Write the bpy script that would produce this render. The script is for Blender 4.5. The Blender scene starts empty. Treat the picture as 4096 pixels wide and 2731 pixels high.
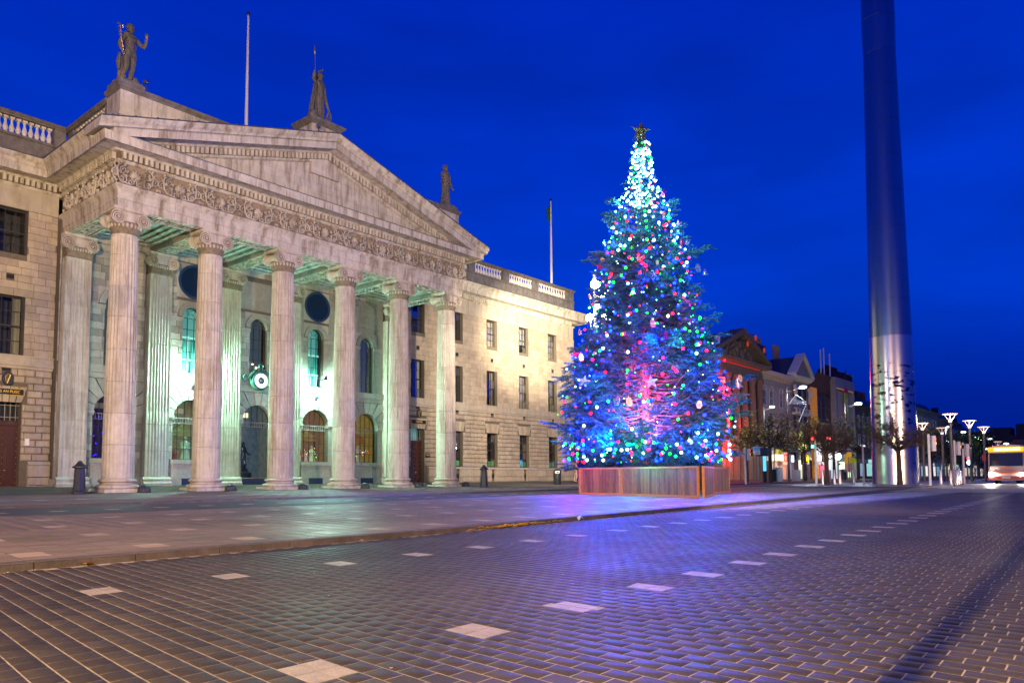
import bpy, bmesh, math, random
import numpy as np
from mathutils import Vector, Matrix
PI = math.pi
C = bpy.context.scene.collection
SC = bpy.context.scene
R = random.Random(7)
# ------------------------------------------------------------------ camera, world, exposure
cam = bpy.data.cameras.new('camera'); camo = bpy.data.objects.new('camera', cam); C.objects.link(camo)
_az, _pi, _ro = .698387505, .0685052738, -.00494724714
fw = Vector((math.cos(_az)*math.cos(_pi), math.sin(_az)*math.cos(_pi), math.sin(_pi)))
rt = Vector((math.sin(_az), -math.cos(_az), 0)); up = rt.cross(fw)
c_, s_ = math.cos(_ro), math.sin(_ro)
rt, up = rt*c_+up*s_, up*c_-rt*s_
m = Matrix((rt, up, -fw)).transposed().to_4x4(); m.translation = (0, 0, .8)
camo.matrix_world = m
cam.sensor_width = 36; cam.lens = 36*3032.64/4096; cam.shift_y = (1706.43-1365.5)/4096
cam.clip_end = 3000; cam.clip_start = .05
SC.camera = camo
SC.view_settings.view_transform = 'Standard'; SC.view_settings.look = 'None'
SC.view_settings.exposure = 0.0; SC.view_settings.gamma = 1.0
SC.view_settings.use_curve_mapping = False
w = bpy.data.worlds.new('World'); SC.world = w; w.use_nodes = True
nt = w.node_tree; nt.nodes.clear()
def N(t, kind, **kw):
    n = t.nodes.new(kind)
    for k, v in kw.items():
        if k.startswith('i_'):
            key = k[2:]; key = int(key) if key.isdigit() else key.replace('_', ' ')
            n.inputs[key].default_value = v
        else: setattr(n, k, v)
    return n
out = N(nt, 'ShaderNodeOutputWorld'); bg = N(nt, 'ShaderNodeBackground')
tc = N(nt, 'ShaderNodeTexCoord'); sep = N(nt, 'ShaderNodeSeparateXYZ')
nt.links.new(tc.outputs['Generated'], sep.inputs[0])
rmp = N(nt, 'ShaderNodeValToRGB'); nt.links.new(sep.outputs['Z'], rmp.inputs[0])
cr = rmp.color_ramp
def ramp(cr, stops):
    while len(cr.elements) > 1: cr.elements.remove(cr.elements[-1])
    cr.elements[0].position = stops[0][0]; cr.elements[0].color = stops[0][1]
    for p, c in stops[1:]: e = cr.elements.new(p); e.color = c
ramp(cr, ((0.0, (.0005, .009, .19, 1)), (.10, (.0002, .018, .35, 1)), (.22, (0, .042, .60, 1)), (.40, (0, .032, .55, 1)), (.62, (0, .016, .40, 1)), (1, (0, .008, .25, 1))))
mp = N(nt, 'ShaderNodeMapping'); mp.inputs['Scale'].default_value = (1.2, 2.2, 7); mp.inputs['Rotation'].default_value = (0.12, .1, .4)
nt.links.new(tc.outputs['Generated'], mp.inputs[0])
nz = N(nt, 'ShaderNodeTexNoise', i_Scale=1.6, i_Detail=3.0); nt.links.new(mp.outputs[0], nz.inputs[0])
mr = N(nt, 'ShaderNodeMapRange', i_1=.35, i_2=.7, i_3=.86, i_4=1.14); nt.links.new(nz.outputs[0], mr.inputs[0])
mul = N(nt, 'ShaderNodeVectorMath', operation='SCALE'); nt.links.new(rmp.outputs[0], mul.inputs[0]); nt.links.new(mr.outputs[0], mul.inputs['Scale'])
nt.links.new(mul.outputs[0], bg.inputs[0]); bg.inputs[1].default_value = 1.0
nt.links.new(bg.outputs[0], out.inputs[0])
SC.cycles.max_bounces = 6; SC.cycles.diffuse_bounces = 2; SC.cycles.glossy_bounces = 3; SC.cycles.transmission_bounces = 4
SC.cycles.transparent_max_bounces = 8
SC.cycles.sample_clamp_indirect = 4.0; SC.cycles.caustics_reflective = False; SC.cycles.caustics_refractive = False
SC.cycles.use_light_tree = True; SC.cycles.use_denoising = True
# unseen lamps; those for road, spire and fence are added fill (posts further down)
def point(name, loc, power, col, r=.15, kind='POINT', aim=None, size=60, blend=.5, parent=None):
    l = bpy.data.lights.new(name, kind); l.energy = power; l.color = col
    if kind != 'SUN': l.shadow_soft_size = r
    if kind == 'SPOT': l.spot_size = math.radians(size); l.spot_blend = blend
    o = bpy.data.objects.new(name, l); C.objects.link(o); o.location = loc
    if aim is not None:
        o.rotation_euler = (Vector(aim)-Vector(loc)).to_track_quat('-Z', 'Y').to_euler()
    if parent:
        o.parent = parent; o.location = Vector(loc)-parent.location
    return o
WARM = (1, .70, .40); PINK = (1, .78, .84); TEAL = (.36, 1, .74); WHITE = (1, .93, .80); DAY = (.8, .9, 1)
LAMP_SPECS = [((-11.5, .12, 7.6), 40000, (1, .64, .33), .10, None), ((-9, 4, 7.5), 32000, (1, .74, .45), .2, (22, 38, 12)), ((4, -10, 8.0), 34000, (1, .88, .78), .2, (23.5, 36, 11)), ((-6, 19, 8.5), 5500, (1, .72, .42), .25, (12, 43, 8)), ((1.5, -7.5, 8.5), 3000, (1, .62, .36), .3, None), ((36, -9.5, 6), 17000, (1, .66, .42), .2, (58, 13, 6.0)), ((6.5, -6, 6.5), 26000, (1, .58, .24), .2, (24.5, 12, .2))]
# ------------------------------------------------------------------ helpers
class MB:
    def __init__(s): s.v = []; s.f = []; s.m = []
    def add(s, vs, fs, mi=0):
        b = len(s.v); s.v += [tuple(p) for p in vs]; s.f += [tuple(b+i for i in f) for f in fs]; s.m += [mi]*len(fs)
    def box(s, x0, x1, y0, y1, z0, z1, mi=0):
        s.add([(x0,y0,z0),(x1,y0,z0),(x1,y1,z0),(x0,y1,z0),(x0,y0,z1),(x1,y0,z1),(x1,y1,z1),(x0,y1,z1)],
              [(0,3,2,1),(4,5,6,7),(0,1,5,4),(1,2,6,5),(2,3,7,6),(3,0,4,7)], mi)
    def cbox(s, c, sx, sy, sz, mi=0, rz=0):
        vs = []
        for dz in (-.5, .5):
            for dx, dy in ((-.5,-.5),(.5,-.5),(.5,.5),(-.5,.5)):
                x, y = dx*sx, dy*sy
                vs.append((c[0]+x*math.cos(rz)-y*math.sin(rz), c[1]+x*math.sin(rz)+y*math.cos(rz), c[2]+dz*sz))
        s.add(vs, [(0,3,2,1),(4,5,6,7),(0,1,5,4),(1,2,6,5),(2,3,7,6),(3,0,4,7)], mi)
    def prism(s, poly, fn, a, b, mi=0):
        """poly: 2d points; fn(p, t) -> 3d point; from t=a to t=b"""
        n = len(poly)
        vs = [fn(p, a) for p in poly]+[fn(p, b) for p in poly]
        fs = [(i, (i+1) % n, n+(i+1) % n, n+i) for i in range(n)]+[tuple(range(n-1, -1, -1)), tuple(range(n, 2*n))]
        s.add(vs, fs, mi)
    def rings(s, rr, close=True, cap=True, mi=0):
        n = len(rr[0]); vs = [p for r in rr for p in r]; fs = []
        for k in range(len(rr)-1):
            for i in range(n if close else n-1):
                j = (i+1) % n
                fs.append((k*n+i, k*n+j, (k+1)*n+j, (k+1)*n+i))
        if cap and close: fs += [tuple(range(n-1, -1, -1)), tuple(range((len(rr)-1)*n, len(rr)*n))]
        s.add(vs, fs, mi)
    def lathe(s, prof, c=(0,0,0), n=16, mi=0, cap=True, half=1.0, ph=0):
        rr = []
        for r, z in prof:
            rr.append([(c[0]+r*math.cos(ph+2*PI*i/n*half), c[1]+r*math.sin(ph+2*PI*i/n*half), c[2]+z) for i in range(n)])
        s.rings(rr, cap=cap, mi=mi)
    def tube(s, pts, r, n=6, mi=0, cap=True):
        pts = [Vector(p) for p in pts]; rr = []
        rs = r if isinstance(r, (list, tuple)) else [r]*len(pts)
        u = None
        for i, p in enumerate(pts):
            d = (pts[min(i+1, len(pts)-1)]-pts[max(i-1, 0)]).normalized()
            if u is None: u = d.orthogonal().normalized()
            else:
                u = (u-d*u.dot(d)); u = u.normalized() if u.length > 1e-6 else d.orthogonal().normalized()
            v = d.cross(u)
            rr.append([p+(u*math.cos(2*PI*k/n)+v*math.sin(2*PI*k/n))*rs[i] for k in range(n)])
        s.rings(rr, cap=cap, mi=mi)
    def ball(s, c, r, n=8, k=5, mi=0, sz=1):
        s.lathe([(max(.001, r*math.sin(PI*i/k)), -r*sz*math.cos(PI*i/k)) for i in range(k+1)], c, n, mi)
    def mesh(s, name, mats, smooth=False):
        me = bpy.data.meshes.new(name); me.from_pydata([tuple(p) for p in s.v], [], s.f)
        for mt in (mats if isinstance(mats, (list, tuple)) else [mats]): me.materials.append(mt)
        if any(s.m): me.polygons.foreach_set('material_index', s.m)
        if smooth: me.polygons.foreach_set('use_smooth', [True]*len(s.f))
        me.validate(); me.update(); return me
    def obj(s, name, mats, parent=None, loc=(0,0,0), smooth=False):
        me = s.mesh(name, mats, smooth)
        bm = bmesh.new(); bm.from_mesh(me); bmesh.ops.recalc_face_normals(bm, faces=bm.faces); bm.to_mesh(me); bm.free()
        return link(name, me, parent, loc)
def link(name, me, parent=None, loc=(0,0,0), rz=0, scale=None):
    o = bpy.data.objects.new(name, me); C.objects.link(o); o.location = loc
    if rz: o.rotation_euler.z = rz
    if scale: o.scale = scale
    if parent is not None:
        o.parent = parent
    return o
def smooth_angle(o, a=40):
    me = o.data; me.polygons.foreach_set('use_smooth', [True]*len(me.polygons))
    if hasattr(me, 'set_sharp_from_angle'): me.set_sharp_from_angle(angle=math.radians(a))
    return o
def tag(o, label, cat, group=None, kind=None):
    o['label'] = label; o['category'] = cat
    if group: o['group'] = group
    if kind: o['kind'] = kind
    return o
def thing(name, label, cat, loc=(0,0,0), rz=0, group=None):
    o = bpy.data.objects.new(name, None); C.objects.link(o); o.location = loc; o.rotation_euler.z = rz
    o.empty_display_size = .1
    return tag(o, label, cat, group)
def copy_tree(o, parent=None, loc=None, rz=None, label=None):
    c = o.copy(); C.objects.link(c)
    if parent is not None: c.parent = parent
    if loc is not None: c.location = loc
    if rz is not None: c.rotation_euler.z = rz
    if label: c['label'] = label
    for ch in list(o.children): copy_tree(ch, c)
    return c
def T(X, Y):   # ground level without kerbs
    return float(np.interp(Y, [8, 18, 24, 36, 43.4], [0, .04, .08, .165, .49]))+.0042*min(max(X-7, 0), 56)*float(np.interp(Y, [18, 43], [1, .12]))
def kerbY(X): return 7.85+.045*(X-4)
def medY(X): return 17.4+.03*X
def farY(X): return 23.4+.04*(X-10)
def G(X, Y):
    return T(X, Y)+(.07 if (kerbY(X) < Y < medY(X)) or Y > farY(X) else 0)
# ------------------------------------------------------------------ materials
def mat(name, col, rough=.7, metal=0, var=.0, nscale=6, bump=0, stain=None, stain_amt=.5, island=0, objrand=0, emis=None, estr=0, spec=.4, mapscale=None, gran=0, big=0):
    m = bpy.data.materials.new(name); m.use_nodes = True; t = m.node_tree; b = t.nodes['Principled BSDF']
    b.inputs['Roughness'].default_value = rough; b.inputs['Metallic'].default_value = metal
    b.inputs['Specular IOR Level'].default_value = spec
    b.inputs['Base Color'].default_value = (*col, 1)
    if emis:
        b.inputs['Emission Color'].default_value = (*emis, 1); b.inputs['Emission Strength'].default_value = estr
    if var or stain or island or objrand or bump or gran:
        tc = N(t, 'ShaderNodeTexCoord'); geo = N(t, 'ShaderNodeNewGeometry')
        mp = N(t, 'ShaderNodeMapping'); t.links.new(geo.outputs['Position'], mp.inputs[0])
        if mapscale: mp.inputs['Scale'].default_value = mapscale
        src = None
        n1 = N(t, 'ShaderNodeTexNoise', i_Scale=nscale, i_Detail=5.0, i_Roughness=.6); t.links.new(mp.outputs[0], n1.inputs[0])
        hsv = N(t, 'ShaderNodeHueSaturation'); hsv.inputs['Color'].default_value = (*col, 1)
        val = N(t, 'ShaderNodeMapRange', i_1=.3, i_2=.7, i_3=1-var, i_4=1+var); t.links.new(n1.outputs[0], val.inputs[0])
        cur = val.outputs[0]
        if big:
            n4 = N(t, 'ShaderNodeTexNoise', i_Scale=.45, i_Detail=5.0, i_Roughness=.6); t.links.new(geo.outputs['Position'], n4.inputs[0])
            v4 = N(t, 'ShaderNodeMapRange', i_1=.35, i_2=.65, i_3=1-big, i_4=1+big); t.links.new(n4.outputs[0], v4.inputs[0])
            mm = N(t, 'ShaderNodeMath', operation='MULTIPLY'); t.links.new(cur, mm.inputs[0]); t.links.new(v4.outputs[0], mm.inputs[1]); cur = mm.outputs[0]
        if gran:
            n3 = N(t, 'ShaderNodeTexNoise', i_Scale=90.0, i_Detail=2.0); t.links.new(geo.outputs['Position'], n3.inputs[0])
            v3 = N(t, 'ShaderNodeMapRange', i_1=.3, i_2=.7, i_3=1-gran, i_4=1+gran); t.links.new(n3.outputs[0], v3.inputs[0])
            mm = N(t, 'ShaderNodeMath', operation='MULTIPLY'); t.links.new(cur, mm.inputs[0]); t.links.new(v3.outputs[0], mm.inputs[1]); cur = mm.outputs[0]
        for amt, kind in ((island, 'i'), (objrand, 'o')):
            if amt:
                if kind == 'i': so = geo.outputs['Random Per Island']
                else: so = N(t, 'ShaderNodeObjectInfo').outputs['Random']
                v2 = N(t, 'ShaderNodeMapRange', i_1=0, i_2=1, i_3=1-amt, i_4=1+amt); t.links.new(so, v2.inputs[0])
                mm = N(t, 'ShaderNodeMath', operation='MULTIPLY'); t.links.new(cur, mm.inputs[0]); t.links.new(v2.outputs[0], mm.inputs[1]); cur = mm.outputs[0]
                wn = N(t, 'ShaderNodeTexWhiteNoise', noise_dimensions='1D'); t.links.new(so, wn.inputs['W'])
                hr = N(t, 'ShaderNodeMapRange', i_1=0, i_2=1, i_3=.5-.05*amt, i_4=.5+.05*amt); t.links.new(wn.outputs[0], hr.inputs[0]); t.links.new(hr.outputs[0], hsv.inputs['Hue'])
        t.links.new(cur, hsv.inputs['Value']); src = hsv.outputs[0]
        if stain:
            mp2 = N(t, 'ShaderNodeMapping'); t.links.new(geo.outputs['Position'], mp2.inputs[0]); mp2.inputs['Scale'].default_value = (1.6, 1.6, .22)
            n2 = N(t, 'ShaderNodeTexNoise', i_Scale=1.7, i_Detail=7.0, i_Roughness=.68); t.links.new(mp2.outputs[0], n2.inputs[0])
            r2 = N(t, 'ShaderNodeMapRange', i_1=.46, i_2=.66, i_3=0, i_4=stain_amt); t.links.new(n2.outputs[0], r2.inputs[0])
            mx = N(t, 'ShaderNodeMix', data_type='RGBA'); t.links.new(r2.outputs[0], mx.inputs[0]); t.links.new(src, mx.inputs[6]); mx.inputs[7].default_value = (*stain, 1)
            src = mx.outputs[2]
        t.links.new(src, b.inputs['Base Color'])
        if bump:
            bn = N(t, 'ShaderNodeTexNoise', i_Scale=nscale*6, i_Detail=4.0); t.links.new(mp.outputs[0], bn.inputs[0])
            bp = N(t, 'ShaderNodeBump', i_Strength=bump, i_Distance=.02); t.links.new(bn.outputs[0], bp.inputs['Height']); t.links.new(bp.outputs[0], b.inputs['Normal'])
    return m
def emi(name, col, s):
    m = bpy.data.materials.new(name); m.use_nodes = True; t = m.node_tree; b = t.nodes['Principled BSDF']
    b.inputs['Base Color'].default_value = (*[min(.8, c*.5) for c in col], 1); b.inputs['Roughness'].default_value = .4
    b.inputs['Emission Color'].default_value = (*col, 1); b.inputs['Emission Strength'].default_value = s
    return m
M = {}
M['portland'] = mat('portico_stone', (.50, .45, .375), .75, var=.16, nscale=2.2, bump=.25, stain=(.17, .125, .07), stain_amt=.85, objrand=.05)
M['portcol'] = mat('column_stone', (.47, .42, .345), .72, var=.13, nscale=3, bump=.2, stain=(.22, .16, .09), stain_amt=.7, objrand=.07)
M['granite'] = mat('granite_blocks', (.38, .31, .225), .8, var=.12, nscale=4, bump=.5, stain=(.19, .14, .09), stain_amt=.35, objrand=.15, island=.0, gran=.12)
M['granite_s'] = mat('granite_blocks_joined', (.38, .31, .225), .8, var=.12, nscale=4, bump=.5, stain=(.19, .14, .09), stain_amt=.35, island=.15, gran=.12)
M['granite_p'] = mat('granite_plain', (.40, .345, .27), .8, var=.13, nscale=2, bump=.4, stain=(.22, .17, .11), stain_amt=.4, gran=.1)
M['joint'] = mat('mortar', (.13, .105, .08), .9, var=.2, nscale=10)
M['pwall'] = mat('portico_wall_blocks', (.33, .31, .27), .8, var=.14, nscale=4, bump=.4, stain=(.17, .14, .10), stain_amt=.3, objrand=.3, gran=.12)
M['darkstone'] = mat('weathered_parapet', (.15, .135, .13), .85, var=.3, nscale=3, bump=.4, stain=(.07, .06, .05), stain_amt=.6)
M['baluster'] = mat('baluster_stone', (.62, .58, .50), .7, var=.12, nscale=8, bump=.2, stain=(.25, .18, .12), stain_amt=.5)
M['lead'] = mat('lead_flashing', (.10, .12, .17), .45, metal=.6, var=.3, nscale=8)
M['slate'] = mat('slate_roof', (.05, .055, .07), .6, var=.3, nscale=8, bump=.3)
M['statue'] = mat('statue_stone', (.10, .09, .075), .8, var=.4, nscale=7, bump=.5, stain=(.24, .21, .17), stain_amt=.7)
M['gold'] = mat('gilding', (.85, .55, .12), .35, metal=.9, var=.1)
M['glass'] = mat('window_glass', (.012, .014, .018), .06, var=0, spec=.9)
M['glassb'] = mat('blue_oculus_glass', (.002, .010, .05), .3, spec=.3)
M['frame'] = mat('window_frame', (.035, .03, .028), .5)
M['framew'] = mat('window_frame_grey', (.30, .29, .27), .5)
M['curtain'] = mat('curtain_cloth', (.40, .36, .28), .9, var=.2, nscale=20)
M['wood'] = mat('varnished_door', (.065, .018, .009), .35, var=.3, nscale=4, mapscale=(8, 8, 1), spec=.6)
M['iron'] = mat('cast_iron', (.018, .02, .028), .42, var=.3, nscale=12, spec=.6, bump=.2)
M['steel'] = mat('stainless_steel', (.55, .54, .52), .33, metal=1, var=.08, nscale=20)
M['polewhite'] = mat('white_paint', (.75, .74, .70), .5, var=.06)
M['polegrey'] = mat('galvanised_post', (.17, .16, .155), .5, metal=.5, var=.15, nscale=9)
M['black'] = mat('black_plastic', (.012, .012, .013), .4)
M['rail'] = mat('fence_rail', (.38, .16, .04), .6, var=.2, nscale=8, bump=.2)
M['bark'] = mat('bark', (.075, .055, .04), .9, var=.4, nscale=8, bump=.8)
M['bark2'] = mat('fir_bark', (.20, .12, .08), .9, var=.4, nscale=8, bump=.8)
M['needle'] = mat('fir_needles', (.014, .075, .052), .6, var=.4, nscale=1.3, objrand=0, island=.3, spec=.4)
M['leafy'] = mat('yellow_green_leaves', (.30, .28, .03), .6, var=.4, nscale=2, island=.5)
M['leafg'] = mat('green_leaves', (.07, .14, .02), .6, var=.4, nscale=2, island=.5)
M['red'] = mat('red_gloss', (.5, .01, .02), .25, spec=.7, emis=(1, .05, .15), estr=.05)
M['clock'] = emi('clock_face_light', (.80, .88, 1), 2.2)
for n, c, s in (('red', (1, .003, .014), 11), ('blue', (.001, .007, 1), 34), ('green', (.002, 1, .02), 7), ('white', (.22, .55, 1), 14), ('warm', (1, .5, .15), 8)):
    M['bulb_'+n] = emi('bulb_'+n, c, s)
M['lampw'] = emi('lamp_lens_white', (1, .9, .75), 45)
M['lampc'] = emi('lamp_lens_cool', (.75, .92, 1), 7)
M['lampt'] = emi('lantern_glass', (.50, 1, .80), 1000)
M['lampp'] = emi('lamp_disc', (1, .62, .50), 1.2)
def tri_copies(name, tv, mats4, mt, parent=None):
    """big mesh out of many transformed copies of one triangle list tv (n,3,3) by 4x4 matrices (k,4,4)"""
    k = len(mats4); n = tv.shape[0]*3
    P = np.concatenate([tv.reshape(-1, 3), np.ones((n, 1))], 1)
    A = np.einsum('kij,nj->kni', np.asarray(mats4), P)[..., :3].reshape(-1, 3)
    me = bpy.data.meshes.new(name); nv = len(A)
    me.vertices.add(nv); me.vertices.foreach_set('co', A.astype(np.float32).ravel())
    me.loops.add(nv); me.loops.foreach_set('vertex_index', np.arange(nv, dtype=np.int32))
    nf = nv//3; me.polygons.add(nf); me.polygons.foreach_set('loop_start', np.arange(0, nv, 3, dtype=np.int32))
    try: me.polygons.foreach_set('loop_total', np.full(nf, 3, dtype=np.int32))
    except Exception: pass
    me.materials.append(mt); me.update(calc_edges=True)
    return link(name, me, parent)
def boxes_mesh(name, arr, mt, parent=None, bev=.004, shear=0):
    """arr rows: cx,cy,zb,zt,sx,sy,rz ; open-bottom boxes with a small chamfer"""
    a = np.asarray(arr, dtype=float); k = len(a)
    cx, cy, zb, zt, sx, sy, rz = a.T
    dx = np.array([-.5, .5, .5, -.5]); dy = np.array([-.5, -.5, .5, .5])
    V = np.zeros((k, 12, 3)); co, si = np.cos(rz), np.sin(rz)
    for lvl in range(3):
        b = bev if lvl == 2 else 0
        hx = (sx[:, None]-2*b)*dx; hy = (sy[:, None]-2*b)*dy; hx = hx+shear*hy
        V[:, lvl*4:lvl*4+4, 0] = cx[:, None]+hx*co[:, None]-hy*si[:, None]
        V[:, lvl*4:lvl*4+4, 1] = cy[:, None]+hx*si[:, None]+hy*co[:, None]
        V[:, lvl*4:lvl*4+4, 2] = (zb if lvl == 0 else (zt-bev if lvl == 1 else zt))[:, None]
    q = []
    for lvl in (0, 4):
        for i in range(4): q.append((lvl+i, lvl+(i+1) % 4, lvl+4+(i+1) % 4, lvl+4+i))
    q.append((8, 9, 10, 11)); q = np.array(q)
    F = (q[None]+12*np.arange(k)[:, None, None]).reshape(-1, 4)
    me = bpy.data.meshes.new(name)
    me.vertices.add(k*12); me.vertices.foreach_set('co', V.astype(np.float32).ravel())
    nf = len(F); me.loops.add(nf*4); me.loops.foreach_set('vertex_index', F.astype(np.int32).ravel())
    me.polygons.add(nf); me.polygons.foreach_set('loop_start', np.arange(0, nf*4, 4, dtype=np.int32))
    try: me.polygons.foreach_set('loop_total', np.full(nf, 4, dtype=np.int32))
    except Exception: pass
    me.materials.append(mt); me.update(calc_edges=True)
    o = link(name, me, parent); o['kind'] = 'stuff'; return o
# ================================================================== GROUND
def sheet(name, xs, y0, y1, ny, dz, mt, side=0):
    v = []; f = []; nx = len(xs)
    for X in xs:
        a, b = y0(X), y1(X)
        for j in range(ny+1):
            Y = a+(b-a)*j/ny; v.append((X, Y, T(X, Y)+dz))
    for i in range(nx-1):
        for j in range(ny):
            k = i*(ny+1)+j; f.append((k, k+ny+1, k+ny+2, k+1))
    me = bpy.data.meshes.new(name); me.from_pydata(v, [], f); me.materials.append(mt)
    o = link(name, me); o['kind'] = 'structure'; return o
def ground_mat(name, base, joint, bw, bh, rough, jw=.006, mix=1):
    m = bpy.data.materials.new(name); m.use_nodes = True; t = m.node_tree; b = t.nodes['Principled BSDF']
    geo = N(t, 'ShaderNodeNewGeometry'); mp = N(t, 'ShaderNodeMapping'); mp.inputs['Rotation'].default_value = (0, 0, -.045+PI/2)
    t.links.new(geo.outputs['Position'], mp.inputs[0])
    br = N(t, 'ShaderNodeTexBrick', i_Scale=1.0, i_Mortar_Size=jw, i_Brick_Width=bw, i_Row_Height=bh)
    br.inputs['Color1'].default_value = (*[c*1.12 for c in base], 1); br.inputs['Color2'].default_value = (*[c*.85 for c in base], 1); br.inputs['Mortar'].default_value = (*joint, 1)
    t.links.new(mp.outputs[0], br.inputs['Vector'])
    nz = N(t, 'ShaderNodeTexNoise', i_Scale=.8, i_Detail=6.0); t.links.new(geo.outputs['Position'], nz.inputs[0])
    mr = N(t, 'ShaderNodeMapRange', i_1=.3, i_2=.7, i_3=.75, i_4=1.25); t.links.new(nz.outputs[0], mr.inputs[0])
    sc = N(t, 'ShaderNodeVectorMath', operation='SCALE'); t.links.new(br.outputs[0], sc.inputs[0]); t.links.new(mr.outputs[0], sc.inputs['Scale'])
    t.links.new(sc.outputs[0], b.inputs['Base Color'])
    rr = N(t, 'ShaderNodeMapRange', i_1=.3, i_2=.7, i_3=rough-.08, i_4=rough+.1); t.links.new(nz.outputs[0], rr.inputs[0]); t.links.new(rr.outputs[0], b.inputs['Roughness'])
    bp = N(t, 'ShaderNodeBump', i_Strength=.4, i_Distance=.01); t.links.new(br.outputs['Fac'], bp.inputs['Height']); bp.invert = True; t.links.new(bp.outputs[0], b.inputs['Normal'])
    return m
def sett_mat(name, col, rough, island, objr):
    m = mat(name, col, rough, var=.10, nscale=45, bump=.06, objrand=objr, island=island, gran=.25, spec=.2, big=.25)
    t = m.node_tree; b = t.nodes['Principled BSDF']; geo = N(t, 'ShaderNodeNewGeometry')
    nz = N(t, 'ShaderNodeTexNoise', i_Scale=.9, i_Detail=6.0, i_Roughness=.65); t.links.new(geo.outputs['Position'], nz.inputs[0])
    rr = N(t, 'ShaderNodeMapRange', i_1=.3, i_2=.7, i_3=rough-.10, i_4=rough+.12); t.links.new(nz.outputs[0], rr.inputs[0]); t.links.new(rr.outputs[0], b.inputs['Roughness'])
    return m
M['sett'] = sett_mat('dark_sett', (.046, .039, .031), .60, 0, .22); M['sett_j'] = sett_mat('dark_setts_joined', (.046, .039, .031), .60, .22, 0)
M['pale'] = mat('pale_granite_sett', (.30, .27, .22), .6, var=.24, nscale=9, bump=.3, objrand=.1, gran=.2, stain=(.25, .22, .18), stain_amt=.4)
M['slab'] = sett_mat('grey_paver', (.205, .165, .115), .50, 0, .16); M['slab_j'] = sett_mat('grey_pavers_joined', (.205, .165, .115), .50, .16, 0)
M['sand'] = mat('sand_coloured_paver', (.40, .32, .21), .5, var=.14, nscale=9, bump=.3, objrand=.1, gran=.15)
M['roadfar'] = ground_mat('road_setts_far', (.058, .050, .046), (.15, .13, .10), .155, .1165, .42)
M['rjoint'] = mat('sand_mortar', (.31, .275, .19), .9, var=.35, nscale=9, big=.3)
M['djoint'] = mat('dark_joint', (.055, .048, .04), .9, var=.2)
M['pave'] = sett_mat('pavement_flag', (.17, .15, .125), .68, .1, 0)
M['asph'] = mat('dark_carriageway', (.045, .042, .042), .65, var=.25, nscale=3, bump=.3, spec=.5)
M['kerb'] = mat('kerb_granite', (.12, .10, .08), .7, var=.25, nscale=7, bump=.4, objrand=.15, stain=(.06, .055, .03), stain_amt=.6)
xs_near = [-12+1.0*i for i in range(60)]; xs_far = [47+5*i for i in range(60)]
sheet('ground', [-400+i*60 for i in range(16)], lambda X: -400, lambda X: 600, 8, -.6, M['asph'])
sheet('road', xs_near, lambda X: -30, lambda X: kerbY(X)-.005, 10, 0, M['rjoint'])
sheet('road_far', xs_far, lambda X: -30, lambda X: kerbY(min(X, 62)), 10, .0, M['roadfar'])
sheet('plaza', xs_near, kerbY, medY, 8, .064, M['djoint'])
sheet('plaza_far', xs_far, lambda X: kerbY(min(X, 62)), lambda X: medY(X) if X < 120 else medY(120), 6, .068, ground_mat('paver_far', (.145, .125, .108), (.07, .06, .05), .24, .31, .4))
sheet('side_road', xs_near+xs_far, lambda X: medY(min(X, 120)), lambda X: farY(min(X, 160)), 3, .0, M['asph'])
sheet('pavement', xs_near+xs_far, lambda X: farY(min(X, 160)), lambda X: 46, 12, .064, M['djoint'])
sheet('street_end_ground', [342, 420, 500], lambda X: -60, lambda X: 90, 3, .05, M['asph'])
SHR = .17; AL = .045; ca, sa = math.cos(AL), math.sin(AL)
def uv2(u, v): u = u+SHR*v; return (u*ca-v*sa, u*sa+v*ca)
def xy2(X, Y): v = -X*sa+Y*ca; return (X*ca+Y*sa-SHR*v, v)
def paving(pu, pv, gap_, inside, patches, npu, npv, lift, dz, mats, names, label, stagger=True, transpose=False):
    """patches: list of (X,Y); each covers npu x npv stones.  returns (dark, pale) rows"""
    dark = []; pale = []; gap, gv = gap_
    pk = {}
    for X, Y in patches:
        u, v = xy2(X, Y)
        i0 = round(u/pu-npu/2); v0 = v-npv*pv/2
        for i in range(i0, i0+npu): pk.setdefault(i, []).append((v0, v0+npv*pv))
        for i in range(npu):
            for j in range(npv):
                pale.append(((i0+i+.5)*pu, v0+(j+.5)*pv, pu-gap*.8, pv-gv*.8))
    return pk, pale
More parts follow.
